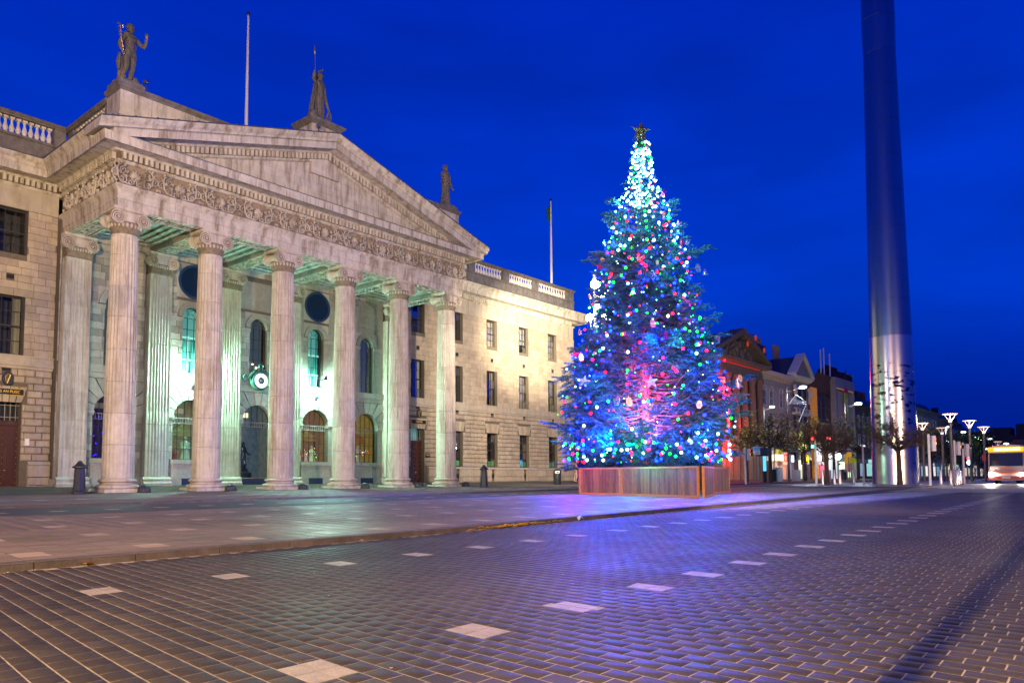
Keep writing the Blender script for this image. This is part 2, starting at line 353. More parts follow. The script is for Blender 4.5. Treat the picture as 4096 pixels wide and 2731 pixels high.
def build_paving(pu, pv, gap, urange, vrange, inside, patches, npu, npv, top, bot, mats, names, parent):
    pk, pale = paving(pu, pv, gap, inside, patches, npu, npv, 0, 0, None, None, None)
    rr = random.Random(3); dark = []
    for i in range(int((urange[0]-2)/pu), int(urange[1]/pu)):
        off = (i % 2)*pv*.5+rr.uniform(-.1, .1)*pv
        j = int(vrange[0]/pv)
        while j*pv < vrange[1]:
            a = j*pv+off; b = a+pv; j += 1
            segs = [(a, b)]
            for (p0, p1) in pk.get(i, ()):
                ns = []
                for (x, y) in segs:
                    if y <= p0 or x >= p1: ns.append((x, y))
                    else:
                        if x < p0: ns.append((x, p0))
                        if y > p1: ns.append((p1, y))
                segs = ns
            for (x, y) in segs:
                if y-x < .03: continue
                X, Y = uv2((i+.5)*pu, (x+y)/2)
                if inside(X, Y): dark.append(((i+.5)*pu, (x+y)/2, pu-gap[0], y-x-gap[1]))
    unit = MB(); h = .5; e = .06
    unit.rings([[(-h,-h,0),(h,-h,0),(h,h,0),(-h,h,0)], [(-h,-h,.75),(h,-h,.75),(h,h,.75),(-h,h,.75)], [(-h+.012,-h+.009,1),(h-.012,-h+.009,1),(h-.012,h-.009,1),(-h+.012,h-.009,1)]])
    kk = SHR*(pv-gap[1])/(pu-gap[0]); unit.v = [(p[0]+kk*p[1], p[1], p[2]) for p in unit.v]
    md = unit.mesh(names[0], mats[0]); mpale = unit.mesh(names[1], mats[2])
    def world(r):
        X, Y = uv2(r[0], r[1]); z = T(X, Y); return X, Y, z
    dark.sort(key=lambda r: (lambda p: math.hypot(p[0]-1.0, p[1]-1.0) if (p[1] > .08*p[0] and p[0] > p[1]*.27) else 1e3+p[0])(uv2(r[0], r[1])))
    rnd = random.Random(5)
    for r in dark[:300]:
        X, Y, z = world(r)
        o = link(names[0], md, parent, (X, Y, z+bot), AL, (r[2], r[3], top-bot+rnd.uniform(-.0002, .0002)))
    arr = []
    for r in dark[300:]:
        X, Y, z = world(r); arr.append((X, Y, z+bot, z+top+rnd.uniform(-.0002, .0002), r[2], r[3], AL))
    o = boxes_mesh(names[0]+'s_beyond', arr, mats[1], parent, .0006, SHR)
    npale = 0
    pale = [r for r in pale if inside(*uv2(r[0], r[1]))]
    pale.sort(key=lambda r: r[0])
    for r in pale[:300]:
        X, Y, z = world(r); link(names[1], mpale, parent, (X, Y, z+bot), AL, (r[2], r[3], top-bot+.0006))
road_obj = bpy.data.objects['road']; plaza_obj = bpy.data.objects['plaza']
pr = [(2.0+.985*n, 2.72+.046*(.985*n)) for n in range(38)]+[(2.37+1.07*n-1.07, 5.89+.046*(1.07*n-1.07)) for n in range(34)]
build_paving(.1165, .157, (.0082, .0078), (-1, 40), (-3, 9), lambda X, Y: -.4 < X < 38 and max(.0, .085*X-.6) < Y < kerbY(X)-.06 and X > .17*Y-.4, pr, 2, 2, .0014, .0002,
             (M['sett'], M['sett_j'], M['pale']), ('sett', 'pale_sett'), road_obj)
pm = []
for Y0, X0 in ((8.6, 1.45), (10.9, 1.75), (13.15, 2.2), (15.4, 2.8)):
    for n in range(34): pm.append((X0+1.22*n, Y0+.045*(1.22*n)))
build_paving(.31, .237, (.008, .008), (0, 50), (4, 18), lambda X, Y: 1 < X < 44 and kerbY(X)+.2 < Y < medY(X)-.12, pm, 1, 2, .0655, .0642,
             (M['slab'], M['slab_j'], M['sand']), ('paver', 'pale_paver'), plaza_obj)
b = MB()
for n in range(34):
    for s in range(12):
        v0_, v1_ = -1+s*.9, -1+(s+1)*.9; w0_ = 1.665+.985*n
        p0, p1 = uv2(w0_, v0_), uv2(w0_, v1_)
        if p1[1] > kerbY(p1[0])-.02 or p1[0] < .2 or R.random() < .25: continue
        q = .0045; b.add([(p0[0]-q, p0[1], T(*p0)+.0017), (p0[0]+q, p0[1], T(*p0)+.0017), (p1[0]+q, p1[1], T(*p1)+.0017), (p1[0]-q, p1[1], T(*p1)+.0017)], [(0,1,2,3)])
o = part0 = b.obj('open_joints', M['djoint'], road_obj); o['kind'] = 'stuff'
# far pavement flags and pale squares of the side road
arr = []; rr = random.Random(11)
Y = 0
for i in range(110):
    for j in range(46):
        X = 1+i*.62+(.31 if j % 2 else 0); Y = farY(X)+.35+j*.43
        if Y < 43.2 and not (13.8 < X < 38.2 and Y > 42.2): arr.append((X, Y, T(X, Y)+.065, T(X, Y)+.071+rr.uniform(-.0008, .0008), .612, .422, .04))
boxes_mesh('paving_flags', arr, M['pave'], bpy.data.objects['pavement'])
arr = []
for i in range(46):
    X = 2+i*1.3; Y = 20.4+.035*X; arr.append((X, Y, T(X, Y)+.001, T(X, Y)+.006, .33, .33, .04))
    X += .6; Y = 27.4+.04*X; arr.append((X, Y, T(X, Y)+.066, T(X, Y)+.0745, .33, .5, .04))
boxes_mesh('pale_squares', arr, M['sand'], bpy.data.objects['side_road'])
# kerbs
def kerb(name, fn, x0, x1, step, w, side, indiv):
    k = bpy.data.objects.new(name, None); C.objects.link(k); k['kind'] = 'structure'
    u = MB(); h = .5
    u.rings([[(-h,-h,0),(h,-h,0),(h,h,0),(-h,h,0)], [(-h,-h,.82),(h,-h,.82),(h,h,.82),(-h,h,.82)], [(-.495,-.42,1),(.495,-.42,1),(.495,.5,1),(-.495,.5,1)]])
    me = u.mesh('kerb_stone', M['kerb']); X = x0; n = 0; rest = []
    while X < x1:
        c = X+step/2; Y = fn(c)+w/2*side
        z = T(c, Y)
        rz = math.atan2(fn(X+step)-fn(X), step)+(PI if side < 0 else 0)
        if n < indiv: 
            o = link('kerb_stone', me, k, (c, Y, z-.02), rz, (step-.008, w, .094)); o.rotation_euler.y = -(T(X+step, Y)-T(X, Y))/step*(1 if side > 0 else -1)
        X += step; n += 1
kerb('plaza_kerb', kerbY, -3, 70, .92, .2, 1, 90)
kerb('side_road_kerb', medY, -3, 80, 1.2, .18, -1, 80)
kerb('pavement_kerb', farY, -3, 130, 1.2, .25, 1, 120)
# leaves, gum and litter
def leaf(name, X, Y, z, s, mt, label, rz=0):
    b = MB(); pts = []
    n = 10
    for i in range(n):
        a = 2*PI*i/n; r = s*(1 if i % 2 else .55); pts.append((r*math.cos(a)*1.3, r*math.sin(a)*.7, s*.35*abs(math.sin(a*1.5+rz))))
    b.add(pts+[(0, 0, s*.12)], [(i, (i+1) % n, n) for i in range(n)])
    o = b.obj(name, mt, None, (X, Y, z)); o.rotation_euler.z = rz; return tag(o, label, 'leaf')
my = mat('yellow_leaf', (.62, .36, .03), .6, var=.3, nscale=40)
mg = mat('paper_scrap', (.50, .49, .45), .7)
leaf('fallen_leaf', 2.98, 7.80, .008, .075, my, 'large yellow leaf lying against the kerb at the left edge of the road')
leaf('fallen_leaf', 6.33, 7.87, .012, .045, my, 'small green and yellow leaf in the gutter left of the leaf heap', .8)
b = MB(); rr = random.Random(4)
for i in range(70):
    X = 8.6+rr.gauss(1.0, .55); Y = kerbY(X)-.02-abs(rr.gauss(0, .035)); a = rr.uniform(-.5, .5); L = rr.uniform(.05, .16); z = T(X, Y)+.01+rr.uniform(0, .03)
    b.tube([(X, Y, z), (X+L*math.cos(a)*.6, Y+L*math.sin(a)*.2, z+rr.uniform(0, .03)), (X+L*math.cos(a), Y+L*math.sin(a)*.3, z)], .005, 4)
tag(b.obj('leaf_litter', my), 'brown twigs and leaves heaped in the gutter of the plaza kerb', 'litter', kind='stuff')
b = MB()
b.add([(0,0,0),(.1,.02,.05),(.16,.0,.01),(.2,.07,.06),(.1,.1,.0),(.03,.08,.05),(.1,.05,.09)], [(0,1,6),(1,2,6),(2,3,6),(3,4,6),(4,5,6),(5,0,6)])
tag(b.obj('paper_wrapper', mat('blue_paper', (.45, .6, .8), .6), None, (11.6, 8.13, .03)), 'crumpled pale blue paper wrapper beside the plaza kerb', 'wrapper')
b = MB(); rr = random.Random(8)
for i in range(150):
    X = rr.uniform(1.6, 22); Y = rr.uniform(max(.12*X, 1.5), medY(X)-.5); r = rr.uniform(.004, .012)
    if abs(Y-kerbY(X)) < .3: continue
    z = T(X, Y)+(.0665 if Y > kerbY(X) else .0068)
    b.add([(X+r*(1+.4*math.cos(5*k))*math.cos(k*PI/3), Y+r*math.sin(k*PI/3), z+.0012) for k in range(6)], [(0,1,2,3,4,5)])
for i in range(130):
    X = 1.4+rr.random()**1.5*22; Y = kerbY(X)-.03-abs(rr.gauss(0, .06)); r = rr.uniform(.002, .006); z = T(X, Y)+.006
    b.add([(X-r, Y-r, z), (X+r, Y-r, z), (X+r, Y+r, z+r), (X-r, Y+r, z)], [(0,1,2,3)])
tag(b.obj('gum_spots', mg), 'pale gum spots and crumbs scattered over the paving', 'litter', kind='stuff')
# ================================================================== POST OFFICE
def wl(o):
    v = Vector((0, 0, 0))
    while o is not None: v = v+o.location; o = o.parent
    return v
def part(mb, name, mats, parent, smooth=False, loc=(0,0,0)):
    o = mb.obj(name, mats, None, smooth=smooth)
    o.location = Vector(loc)-wl(parent); o.parent = parent; return o
def plink(name, me, parent, loc, rz=0, scale=None):
    o = link(name, me, None, Vector(loc)-wl(parent), rz, scale); o.parent = parent; return o
def holder(name, parent, loc):
    o = bpy.data.objects.new(name, None); C.objects.link(o); o.empty_display_size = .1
    o.location = Vector(loc)-wl(parent); o.parent = parent; return o
GPO = thing('post_office_building', 'long granite building with a six-column portico and pediment, lit green and cream', 'building', (26.16, 43.4, .5))
YW, YI, YP, YF = 43.4, 42.9, 42.4, 36.35
COLX = [15.33+4.324*i for i in range(6)]; BAY = [(COLX[i]+COLX[i+1])/2 for i in range(5)]
def wall_cells(mb, x0, x1, z0, z1, y0, y1, holes, mi=0):
    xs = sorted({x0, x1, *[h[0] for h in holes], *[h[1] for h in holes]}); zs = sorted({z0, z1, *[h[2] for h in holes], *[h[3] for h in holes]})
    xs = [x for x in xs if x0 <= x <= x1]; zs = [z for z in zs if z0 <= z <= z1]
    for j in range(len(zs)-1):
        run = None
        for i in range(len(xs)-1):
            cx, cz = (xs[i]+xs[i+1])/2, (zs[j]+zs[j+1])/2
            hole = any(h[0] < cx < h[1] and h[2] < cz < h[3] for h in holes)
            if not hole: run = (run[0], xs[i+1]) if run else (xs[i], xs[i+1])
            if (hole or i == len(xs)-2) and run: mb.box(run[0], run[1], y0, y1, zs[j], zs[j+1], mi); run = None
def ashlar(x0, x1, z0, z1, rows, bw, holes, seed=1, jit=.12):
    rr = random.Random(seed); h = (z1-z0)/rows; res = []
    for r in range(rows):
        a, b = z0+r*h, z0+(r+1)*h
        x = x0-(bw*.5 if r % 2 else 0)
        while x < x1:
            w_ = bw*(1+rr.uniform(-jit, jit)); segs = [(max(x, x0), min(x+w_, x1))]; x += w_
            for hh in holes:
                if hh[3] <= a+.04 or hh[2] >= b-.04: continue
                ns = []
                for (p, q) in segs:
                    if q <= hh[0] or p >= hh[1]: ns.append((p, q)); continue
                    if p < hh[0]: ns.append((p, hh[0]))
                    if q > hh[1]: ns.append((hh[1], q))
                segs = ns
            for (p, q) in segs:
                if q-p > .07: res.append(((p+q)/2, (a+b)/2, q-p, h))
    return res
def unit_block(name, mt, e=.12, ey=.5):
    u = MB(); h = .5
    u.rings([[(-h,0,-h),(h,0,-h),(h,0,h),(-h,0,h)], [(-h,-1+ey,-h),(h,-1+ey,-h),(h,-1+ey,h),(-h,-1+ey,h)], [(-h+e*.4,-1,-h+e),(h-e*.4,-1,-h+e),(h-e*.4,-1,h-e),(-h+e*.4,-1,h-e)]])
    me = u.mesh(name, mt); bm = bmesh.new(); bm.from_mesh(me); bmesh.ops.recalc_face_normals(bm, faces=bm.faces); bm.to_mesh(me); bm.free(); return me
def lay_blocks(name, blocks, y, proud, gap, limit, mt_i, mt_j, e, key):
    me = unit_block(name, mt_i, e); blocks = sorted(blocks, key=key); rr = random.Random(len(blocks))
    for (x, z, w_, h) in blocks[:limit]:
        plink(name, me, GPO, (x, y+.01, z), 0, (w_-gap, proud+.01+rr.uniform(-.002, .003), h-gap))
    if blocks[limit:]:
        b = MB()
        for (x, z, w_, h) in blocks[limit:]:
            hw, hh, p = (w_-gap)/2, (h-gap)/2, proud+rr.uniform(-.002, .003); c = e*.3
            b.rings([[(x-hw,y+.01,z-hh),(x+hw,y+.01,z-hh),(x+hw,y+.01,z+hh),(x-hw,y+.01,z+hh)], [(x-hw,y-p*.5,z-hh),(x+hw,y-p*.5,z-hh),(x+hw,y-p*.5,z+hh),(x-hw,y-p*.5,z+hh)],
                     [(x-hw+c*hh,y-p,z-hh+c*hh),(x+hw-c*hh,y-p,z-hh+c*hh),(x+hw-c*hh,y-p,z+hh-c*hh),(x-hw+c*hh,y-p,z+hh-c*hh)]])
        o = part(b, name+'s_beyond', mt_j, GPO); o['kind'] = 'stuff'
WX = [40.28, 44.65, 49.02, 53.40, 57.75]            # window axes of the right wing
LX = [12.52, 8.15]
wins = []
for x in WX+LX:
    hw = .71
    wins += [(x-hw, x+hw, 12.27, 14.6), (x-hw, x+hw, 7.12, 10.15)]
    if x not in (40.28, 12.52): wins.append((x-hw, x+hw, 1.79, 4.72))
    else: wins.append((x-hw-.02, x+hw+.02, .45, 4.78))
fan = [(x-.95, x+.95, 4.7, 5.56) for x in WX+LX]
vents = [(x+.0, x+.34, 10.97, 11.18) for x in [v-.17 for v in WX+LX]]
for (a, c) in ((5, 14.6), (37.9, 61.2)):
    b = MB(); wall_cells(b, a, c, .2, 17.0, YW+.02, YW+.62, [h for h in wins if a < h[0] < c])
    part(b, 'wall', M['joint'], GPO)
b = MB(); b.box(60.7, 61.2, YW+.03, 60, .2, 17.0); part(b, 'side_wall', M['granite_p'], GPO); b = MB(); b.box(5, 60.69, 59, 59.5, .2, 17); part(b, 'rear_wall', M['granite_p'], GPO)
# rusticated ground floor and smooth upper storeys
rust = []; smooth_b = []
for (a, c) in ((5, 14.6), (37.95, 61.2)):
    hs = [(h[0]-.0, h[1]+.0, h[2], h[3]) for h in wins]+fan+[(x-.2, x+.2, 6.28, 6.5) for x in WX+LX]
    rust += ashlar(a, c, 1.82, 6.45, 13, .80, hs, 3, .03)
    smooth_b += ashlar(a, c, 7.13, 14.6, 20, .78, wins+vents, 5, .3)
near_r = lambda t: (0 if t[0] < 15 else 1, t[0])
lay_blocks('rusticated_block', rust, YW, .075, .035, 300, M['granite'], M['granite_s'], .16, lambda t: abs(t[0]-13) if t[0] < 15 else t[0]-35)
lay_blocks('ashlar_block', smooth_b, YW, .022, .010, 300, M['granite'], M['granite_s'], .02, lambda t: abs(t[0]-13) if t[0] < 15 else t[0]-35)
# voussoir fans over the ground-floor windows
def fanstones(parent, xc, zb, zt, wb, wt, n, y, proud, mt, name='voussoir', gap=.02):
    for i in range(n):
        a0, a1 = -1+2*i/n, -1+2*(i+1)/n
        poly = [(xc+a0*wb+gap, zb), (xc+a1*wb-gap, zb), (xc+a1*wt-gap, zt), (xc+a0*wt+gap, zt)]
        m_ = MB(); m_.prism(poly, lambda p, t: (p[0], t, p[1]), y-proud, y+.02); part(m_, name, mt, parent)
for x in WX+LX[:1]: fanstones(GPO, x, 4.74, 5.54, .70, .96, 5, YW, .08, M['granite'])
for (a, c) in ((5, 14.6), (37.95, 61.2)):     # string course and frieze of the wings
    b = MB(); b.box(a, c, YW-.10, YW, 6.70, 7.04); b.box(a, c, YW-.16, YW, 7.04, 7.12); b.box(a, c, YW-.14, YW, 6.60, 6.695); b.box(a, c, YW-.06, YW, 6.455, 6.595)
    part(b, 'string_course', M['granite_p'], GPO)
    b = MB(); b.box(a, c, YW-.03, YW+.02, 14.61, 15.80); part(b, 'wing_frieze', M['granite_p'], GPO)
base = []
for (a, c) in ((5, 14.6), (37.95, 61.2)):
    base += ashlar(a, c, .2, 1.0, 2, 1.3, [(40.28-1.05, 40.28+1.05, 0, 4), (12.52-1.05, 12.52+1.05, 0, 4)]+[(x+.0, x+.45, .86, 1.26) for x in [v-.2 for v in WX[1:]]], 9)
    base += ashlar(a, c, 1.0, 1.62, 1, 1.4, [(40.28-1.05, 40.28+1.05, 0, 4), (12.52-1.05, 12.52+1.05, 0, 4)]+[(x+.0, x+.45, .86, 1.26) for x in [v-.2 for v in WX[1:]]], 10)
lay_blocks('base_block', base, YW, .16, .012, 200, M['granite'], M['granite_s'], .03, lambda t: t[0])
for (a, c) in ((5, 11.4), (13.6, 14.6), (37.95, 39.2), (41.35, 61.25)):
    b = MB(); b.prism([(YW, 1.80), (YW-.07, 1.80), (YW-.19, 1.64), (YW-.19, 1.62), (YW, 1.62)], lambda p, t: (t, p[0], p[1]), a, c)
    part(b, 'base_ledge', M['granite_p'], GPO)
b = MB()
for x in WX[1:]: b.box(x-.2, x+.25, YW-.01, YW+.01, .86, 1.26)
for x in WX+LX: b.box(x-.17, x+.17, YW-.005, YW+.015, 10.97, 11.18); b.box(x-.19, x+.19, YW-.012, YW+.01, 6.29, 6.44)
part(b, 'vent_grille', M['black'], GPO)
# quoins at the corner
for k in range(19):
    if k % 1 == 0:
        b = MB(); z = 7.2+k*.388; b.box(60.45 if k % 2 else 60.2, 61.26, YW-.06, YW+.5, z+.02, z+.36); part(b, 'quoin', M['granite'], GPO)
# windows ---------------------------------------------------------
def glass_thin():
    m = bpy.data.materials.new('clear_pane'); m.use_nodes = True; t = m.node_tree; t.nodes.remove(t.nodes['Principled BSDF'])
    o = t.nodes['Material Output']; tr = N(t, 'ShaderNodeBsdfTransparent'); gl = N(t, 'ShaderNodeBsdfGlossy', i_Roughness=.03); fr = N(t, 'ShaderNodeFresnel', i_IOR=1.6); mx = N(t, 'ShaderNodeMixShader')
    tr.inputs[0].default_value = (.85, .88, .88, 1)
    hf = N(t, 'ShaderNodeMath', operation='MULTIPLY', i_1=.55); t.links.new(fr.outputs[0], hf.inputs[0]); t.links.new(hf.outputs[0], mx.inputs[0]); t.links.new(tr.outputs[0], mx.inputs[1]); t.links.new(gl.outputs[0], mx.inputs[2]); t.links.new(mx.outputs[0], o.inputs[0]); return m
M['clear'] = glass_thin()
M['room'] = mat('dim_room', (.045, .045, .05), .9)
M['blind'] = mat('pale_blind', (.62, .60, .55), .8, var=.1)
def sash(xc, z0, z1, hw, y, cols, rows, name='window', curtain=0, mid=.5, fm='frame', poster=None):
    h = holder(name, GPO, (xc, y, z0)); b = MB(); t = .05
    b.box(xc-hw, xc-hw+t, y-.03, y+.06, z0, z1); b.box(xc+hw-t, xc+hw, y-.03, y+.06, z0, z1)
    b.box(xc-hw+t, xc+hw-t, y-.03, y+.06, z0, z0+.07); b.box(xc-hw+t, xc+hw-t, y-.03, y+.06, z1-.06, z1)
    zm = z0+(z1-z0)*mid; b.box(xc-hw+t, xc+hw-t, y-.05, y+.05, zm-.035, zm+.035)
    part(b, 'frame', M[fm], h)
    b = MB()
    for i in range(1, cols): x = xc-hw+2*hw*i/cols; b.box(x-.013, x+.013, y-.02, y+.03, z0+.07, z1-.06)
    for i in range(1, rows):
        if i*2 == rows and mid == .5: continue
        z = z0+(z1-z0)*i/rows; b.box(xc-hw+t, xc+hw-t, y-.018, y+.028, z-.013, z+.013)
    part(b, 'glazing_bars', M[fm], h)
    b = MB()
    for i in range(cols):
        for j in range(rows):
            a0, a1 = xc-hw+2*hw*i/cols+.014, xc-hw+2*hw*(i+1)/cols-.014; c0, c1 = z0+(z1-z0)*j/rows+.014, z0+(z1-z0)*(j+1)/rows-.014
            if a1-a0 > .02: d = R.uniform(-.0025, .0025); b.add([(a0, y+.005-d, c0), (a1, y+.005+d, c0), (a1, y+.005+d*.4, c1), (a0, y+.005-d*.5, c1)], [(0,1,2,3)])
    part(b, 'panes', M['clear'], h)
    b = MB(); b.box(xc-hw-.1, xc+hw+.1, y+1.2, y+1.25, z0-.1, z1+.1); b.box(xc-hw-.12, xc-hw-.1, y+.1, y+1.2, z0-.1, z1+.1); b.box(xc+hw+.1, xc+hw+.12, y+.1, y+1.2, z0-.1, z1+.1)
    part(b, 'room_back', M['room'], h)
    if curtain:
        b = MB()
        if curtain == 1:      # folded curtains at both sides
            for s in (-1, 1):
                pts = []; n = 26
                for i in range(n): pts.append((xc+s*(hw-.03-.40*i/n), y+.22+.035*math.sin(i*1.9)))
                b.rings([[(p[0], p[1], z0+.05) for p in pts], [(p[0], p[1], z1-.05) for p in pts]], close=False)
            part(b, 'curtain', M['curtain'], h)
        elif curtain == 2:
            b.box(xc-hw, xc+hw, y+.16, y+.17, z0+.35*(z1-z0), z1); part(b, 'blind', M['blind'], h)
        elif curtain == 3:
            pts = [(xc-hw+2*hw*i/60, y+.25+.03*math.sin(i*1.3)) for i in range(61)]
            b.rings([[(p[0], p[1], z0+.05) for p in pts], [(p[0], p[1], z1-.05) for p in pts]], close=False); part(b, 'curtain', M['curtain'], h)
    if poster:
        b = MB(); b.box(xc-hw+.05, xc+hw-.05, y+.03, y+.035, z0+.08, z0+.52); part(b, 'poster', M['poster'], h)
    return h
M['poster'] = mat('green_poster', (.12, .42, .14), .6, emis=(.15, .5, .18), estr=.12)
for k, x in enumerate(WX):
    sash(x, 12.29, 14.58, .70, YW+.34, 3, 4, curtain=[0, 0, 3, 2, 3][k])
    sash(x, 7.14, 10.13, .70, YW+.34, 3, 4, curtain=[1, 0, 1, 3, 1][k])
    if k: sash(x, 1.82, 4.70, .70, YW+.34, 3, 4, poster=True, fm='framer')if False else sash(x, 1.82, 4.70, .70, YW+.34, 3, 4, poster=True)
for x in LX:
    sash(x, 12.29, 14.58, .70, YW+.34, 3, 4, curtain=0); sash(x, 7.14, 10.13, .70, YW+.34, 3, 4, curtain=1)
sash(LX[1], 1.82, 4.70, .70, YW+.34, 3, 4)
# doors of the wings
def text_mesh(body, size, extr, mt, align='CENTER'):
    cu = bpy.data.curves.new('lettering', 'FONT'); cu.body = body; cu.size = size; cu.extrude = extr; cu.align_x = align; cu.align_y = 'CENTER'
    o = bpy.data.objects.new('lettering', cu); C.objects.link(o); dg = bpy.context.evaluated_depsgraph_get(); me = bpy.data.meshes.new_from_object(o.evaluated_get(dg))
    bpy.data.objects.remove(o); me.materials.clear(); me.materials.append(mt); return me
def letters(parent, body, size, loc, mt, rz=0, extr=.01, name='lettering', sx=1):
    o = plink(name, text_mesh(body, size, extr, mt), parent, loc); o.rotation_euler = (PI/2, 0, rz); o.scale = (sx, 1, 1); return o
M['goldpaint'] = mat('gold_lettering', (.75, .50, .12), .5, emis=(.8, .5, .1), estr=.06)
M['brass'] = mat('brass_stud', (.8, .55, .2), .3, metal=.9)
for k, (xc, txt) in enumerate(((12.52, 'OIFIS AN PUISC'), (40.28, 'TELEFÓN'))):
    d = holder('door', GPO, (xc, YW+.4, .5)); b = MB(); y = YW+.40
    b.box(xc-.73, xc+.73, y, y+.08, .45, 3.6); part(b, 'door_panel', M['wood'], d)
    b = MB()
    for s in (-1, 1):
        for (z0, z1) in ((.75, 1.25), (1.38, 2.5), (2.65, 3.25)):
            b.box(xc+s*.37-.22, xc+s*.37+.22, y-.035, y-.001, z0, z1); b.box(xc+s*.37-.15, xc+s*.37+.15, y-.06, y-.036, z0+.08, z1-.08)
    part(b, 'raised_panels', M['wood'], d)
    b = MB()
    for s in (-1, 1):
        for sx in (-.3, .3):
            for i in range(9): b.ball((xc+s*.37+sx, y-.01, .72+i*.32), .022, 6, 4)
    part(b, 'studs', M['brass'], d)
    b = MB(); b.lathe([(.05, -.02), (.05, .02)], (xc+.2, y-.05, 1.35), 10); part(b, 'door_knob', M['brass'], d)
    b = MB(); b.box(xc-.73, xc+.73, y-.1, y+.1, 3.6, 3.82); part(b, 'transom', M['wood'], d)
    b = MB(); b.add([(xc-.7, y+.02, 3.85), (xc+.7, y+.02, 3.85), (xc+.7, y+.02, 4.72), (xc-.7, y+.02, 4.72)], [(0,1,2,3)]); part(b, 'transom_pane', M['clear'], d)
    b = MB(); b.box(xc-.73, xc+.73, y+.5, y+.52, 3.8, 4.8); part(b, 'lit_transom_curtain', emi('transom_glow', (.25, .6, .6), .35) if k else M['room'], d)
    b = MB()
    for i in range(6): x = xc-.6+i*.24; b.box(x-.012, x+.012, y, y+.03, 3.85, 4.72)
    b.box(xc-.72, xc+.72, y, y+.03, 4.0, 4.03); b.box(xc-.72, xc+.72, y, y+.03, 4.6, 4.63); part(b, 'transom_bars', M['framew'], d)
    sg = holder('name_sign', GPO, (xc, YW-.12, 5.25)); b = MB(); b.box(xc-.78, xc+.78, YW-.16, YW-.09, 5.08, 5.42); part(b, 'sign_board', M['black'], sg)
    b = MB()
    for (z0, z1) in ((5.08, 5.10), (5.40, 5.42)): b.box(xc-.78, xc+.78, YW-.17, YW-.161, z0, z1)
    b.box(xc-.78, xc-.76, YW-.17, YW-.161, 5.10, 5.40); b.box(xc+.76, xc+.78, YW-.17, YW-.161, 5.10, 5.40); part(b, 'sign_border', M['goldpaint'], sg)
    letters(sg, txt, .2, (xc, YW-.17, 5.25), M['goldpaint'], sx=.86)
    hp = holder('harp_badge', GPO, (xc+.05, YW-.1, 5.9)); b = MB(); pts = []
    b.lathe([(.001, -.03), (.24, -.03), (.27, 0), (.24, .03), (.001, .03)], (0, 0, 0), 20); o = part(b, 'oval_plate', M['iron'], hp, loc=(xc+.05, YW-.11, 5.9)); o.rotation_euler.x = PI/2; o.scale = (1, 1.35, 1)
    b = MB(); X0 = xc+.05; yy = YW-.16
    b.tube([(X0+.10, yy, 6.1), (X0-.02, yy, 6.12), (X0-.12, yy, 6.0), (X0-.10, yy, 5.8), (X0-.03, yy, 5.66)], .017, 6); b.tube([(X0+.10, yy, 6.1), (X0+.02, yy, 5.85), (X0-.03, yy, 5.66)], .02, 6)
    for i in range(4): b.tube([(X0-.07+i*.035, yy, 6.06), (X0-.06+i*.02, yy, 5.8)], .004, 4)
    part(b, 'harp', M['gold'], hp)
b = MB(); b.box(13.42, 13.62, YW-.11, YW-.095, 2.6, 2.95); part(b, 'notice', M['polewhite'], GPO)
b = MB(); b.box(41.05, 41.5, YW-.13, YW-.085, 2.52, 2.82); pq = part(b, 'brass_plaque', M['iron'], GPO); letters(GPO, 'POST', .15, (41.27, YW-.135, 2.69), M['goldpaint'])
# ---------------------------------------------------------------- portico inner wall
inner_holes = []; 
for k, x in enumerate(BAY):
    inner_holes += [(x-.62, x+.62, 7.02, 10.98)]
    inner_holes += [(x-1.04, x+1.04, 2.0 if k != 2 else .5, 5.5)]
b = MB(); wall_cells(b, 14.6, 38.0, .2, 14.5, YI+.02, YI+.5, inner_holes); part(b, 'portico_wall', M['joint'], GPO)
blk_holes = []
for k, x in enumerate(BAY):
    blk_holes += [(x-.98, x+.98, 10.12, 11.32), (x-.62, x+.62, 6.9, 10.15), (x-1.66, x+1.66, 4.4, 6.3), (x-1.08, x+1.08, .4, 4.5)]
    if k in (1, 3): blk_holes.append((x-1.02, x+1.02, 11.5, 13.55))
    if k == 2: blk_holes.append((x-1.3, x+1.3, 11.5, 13.3))
blk_holes += [(14.6, 38, 6.30, 7.0)]
for x in COLX: blk_holes.append((x-.66, x+.66, .2, 13.7))
iw = ashlar(14.6, 38.0, .85, 6.3, 14, .9, blk_holes, 21, .2)+ashlar(14.6, 38.0, 7.0, 13.62, 17, .78, blk_holes, 22, .3)
lay_blocks('wall_block', iw, YI, .022, .010, 300, M['pwall'], M['pwall'], .02, lambda t: t[0])
def arch_pts(xc, zc, r, a0, a1, n): return [(xc+r*math.cos(a0+(a1-a0)*i/n), zc+r*math.sin(a0+(a1-a0)*i/n)) for i in range(n+1)]
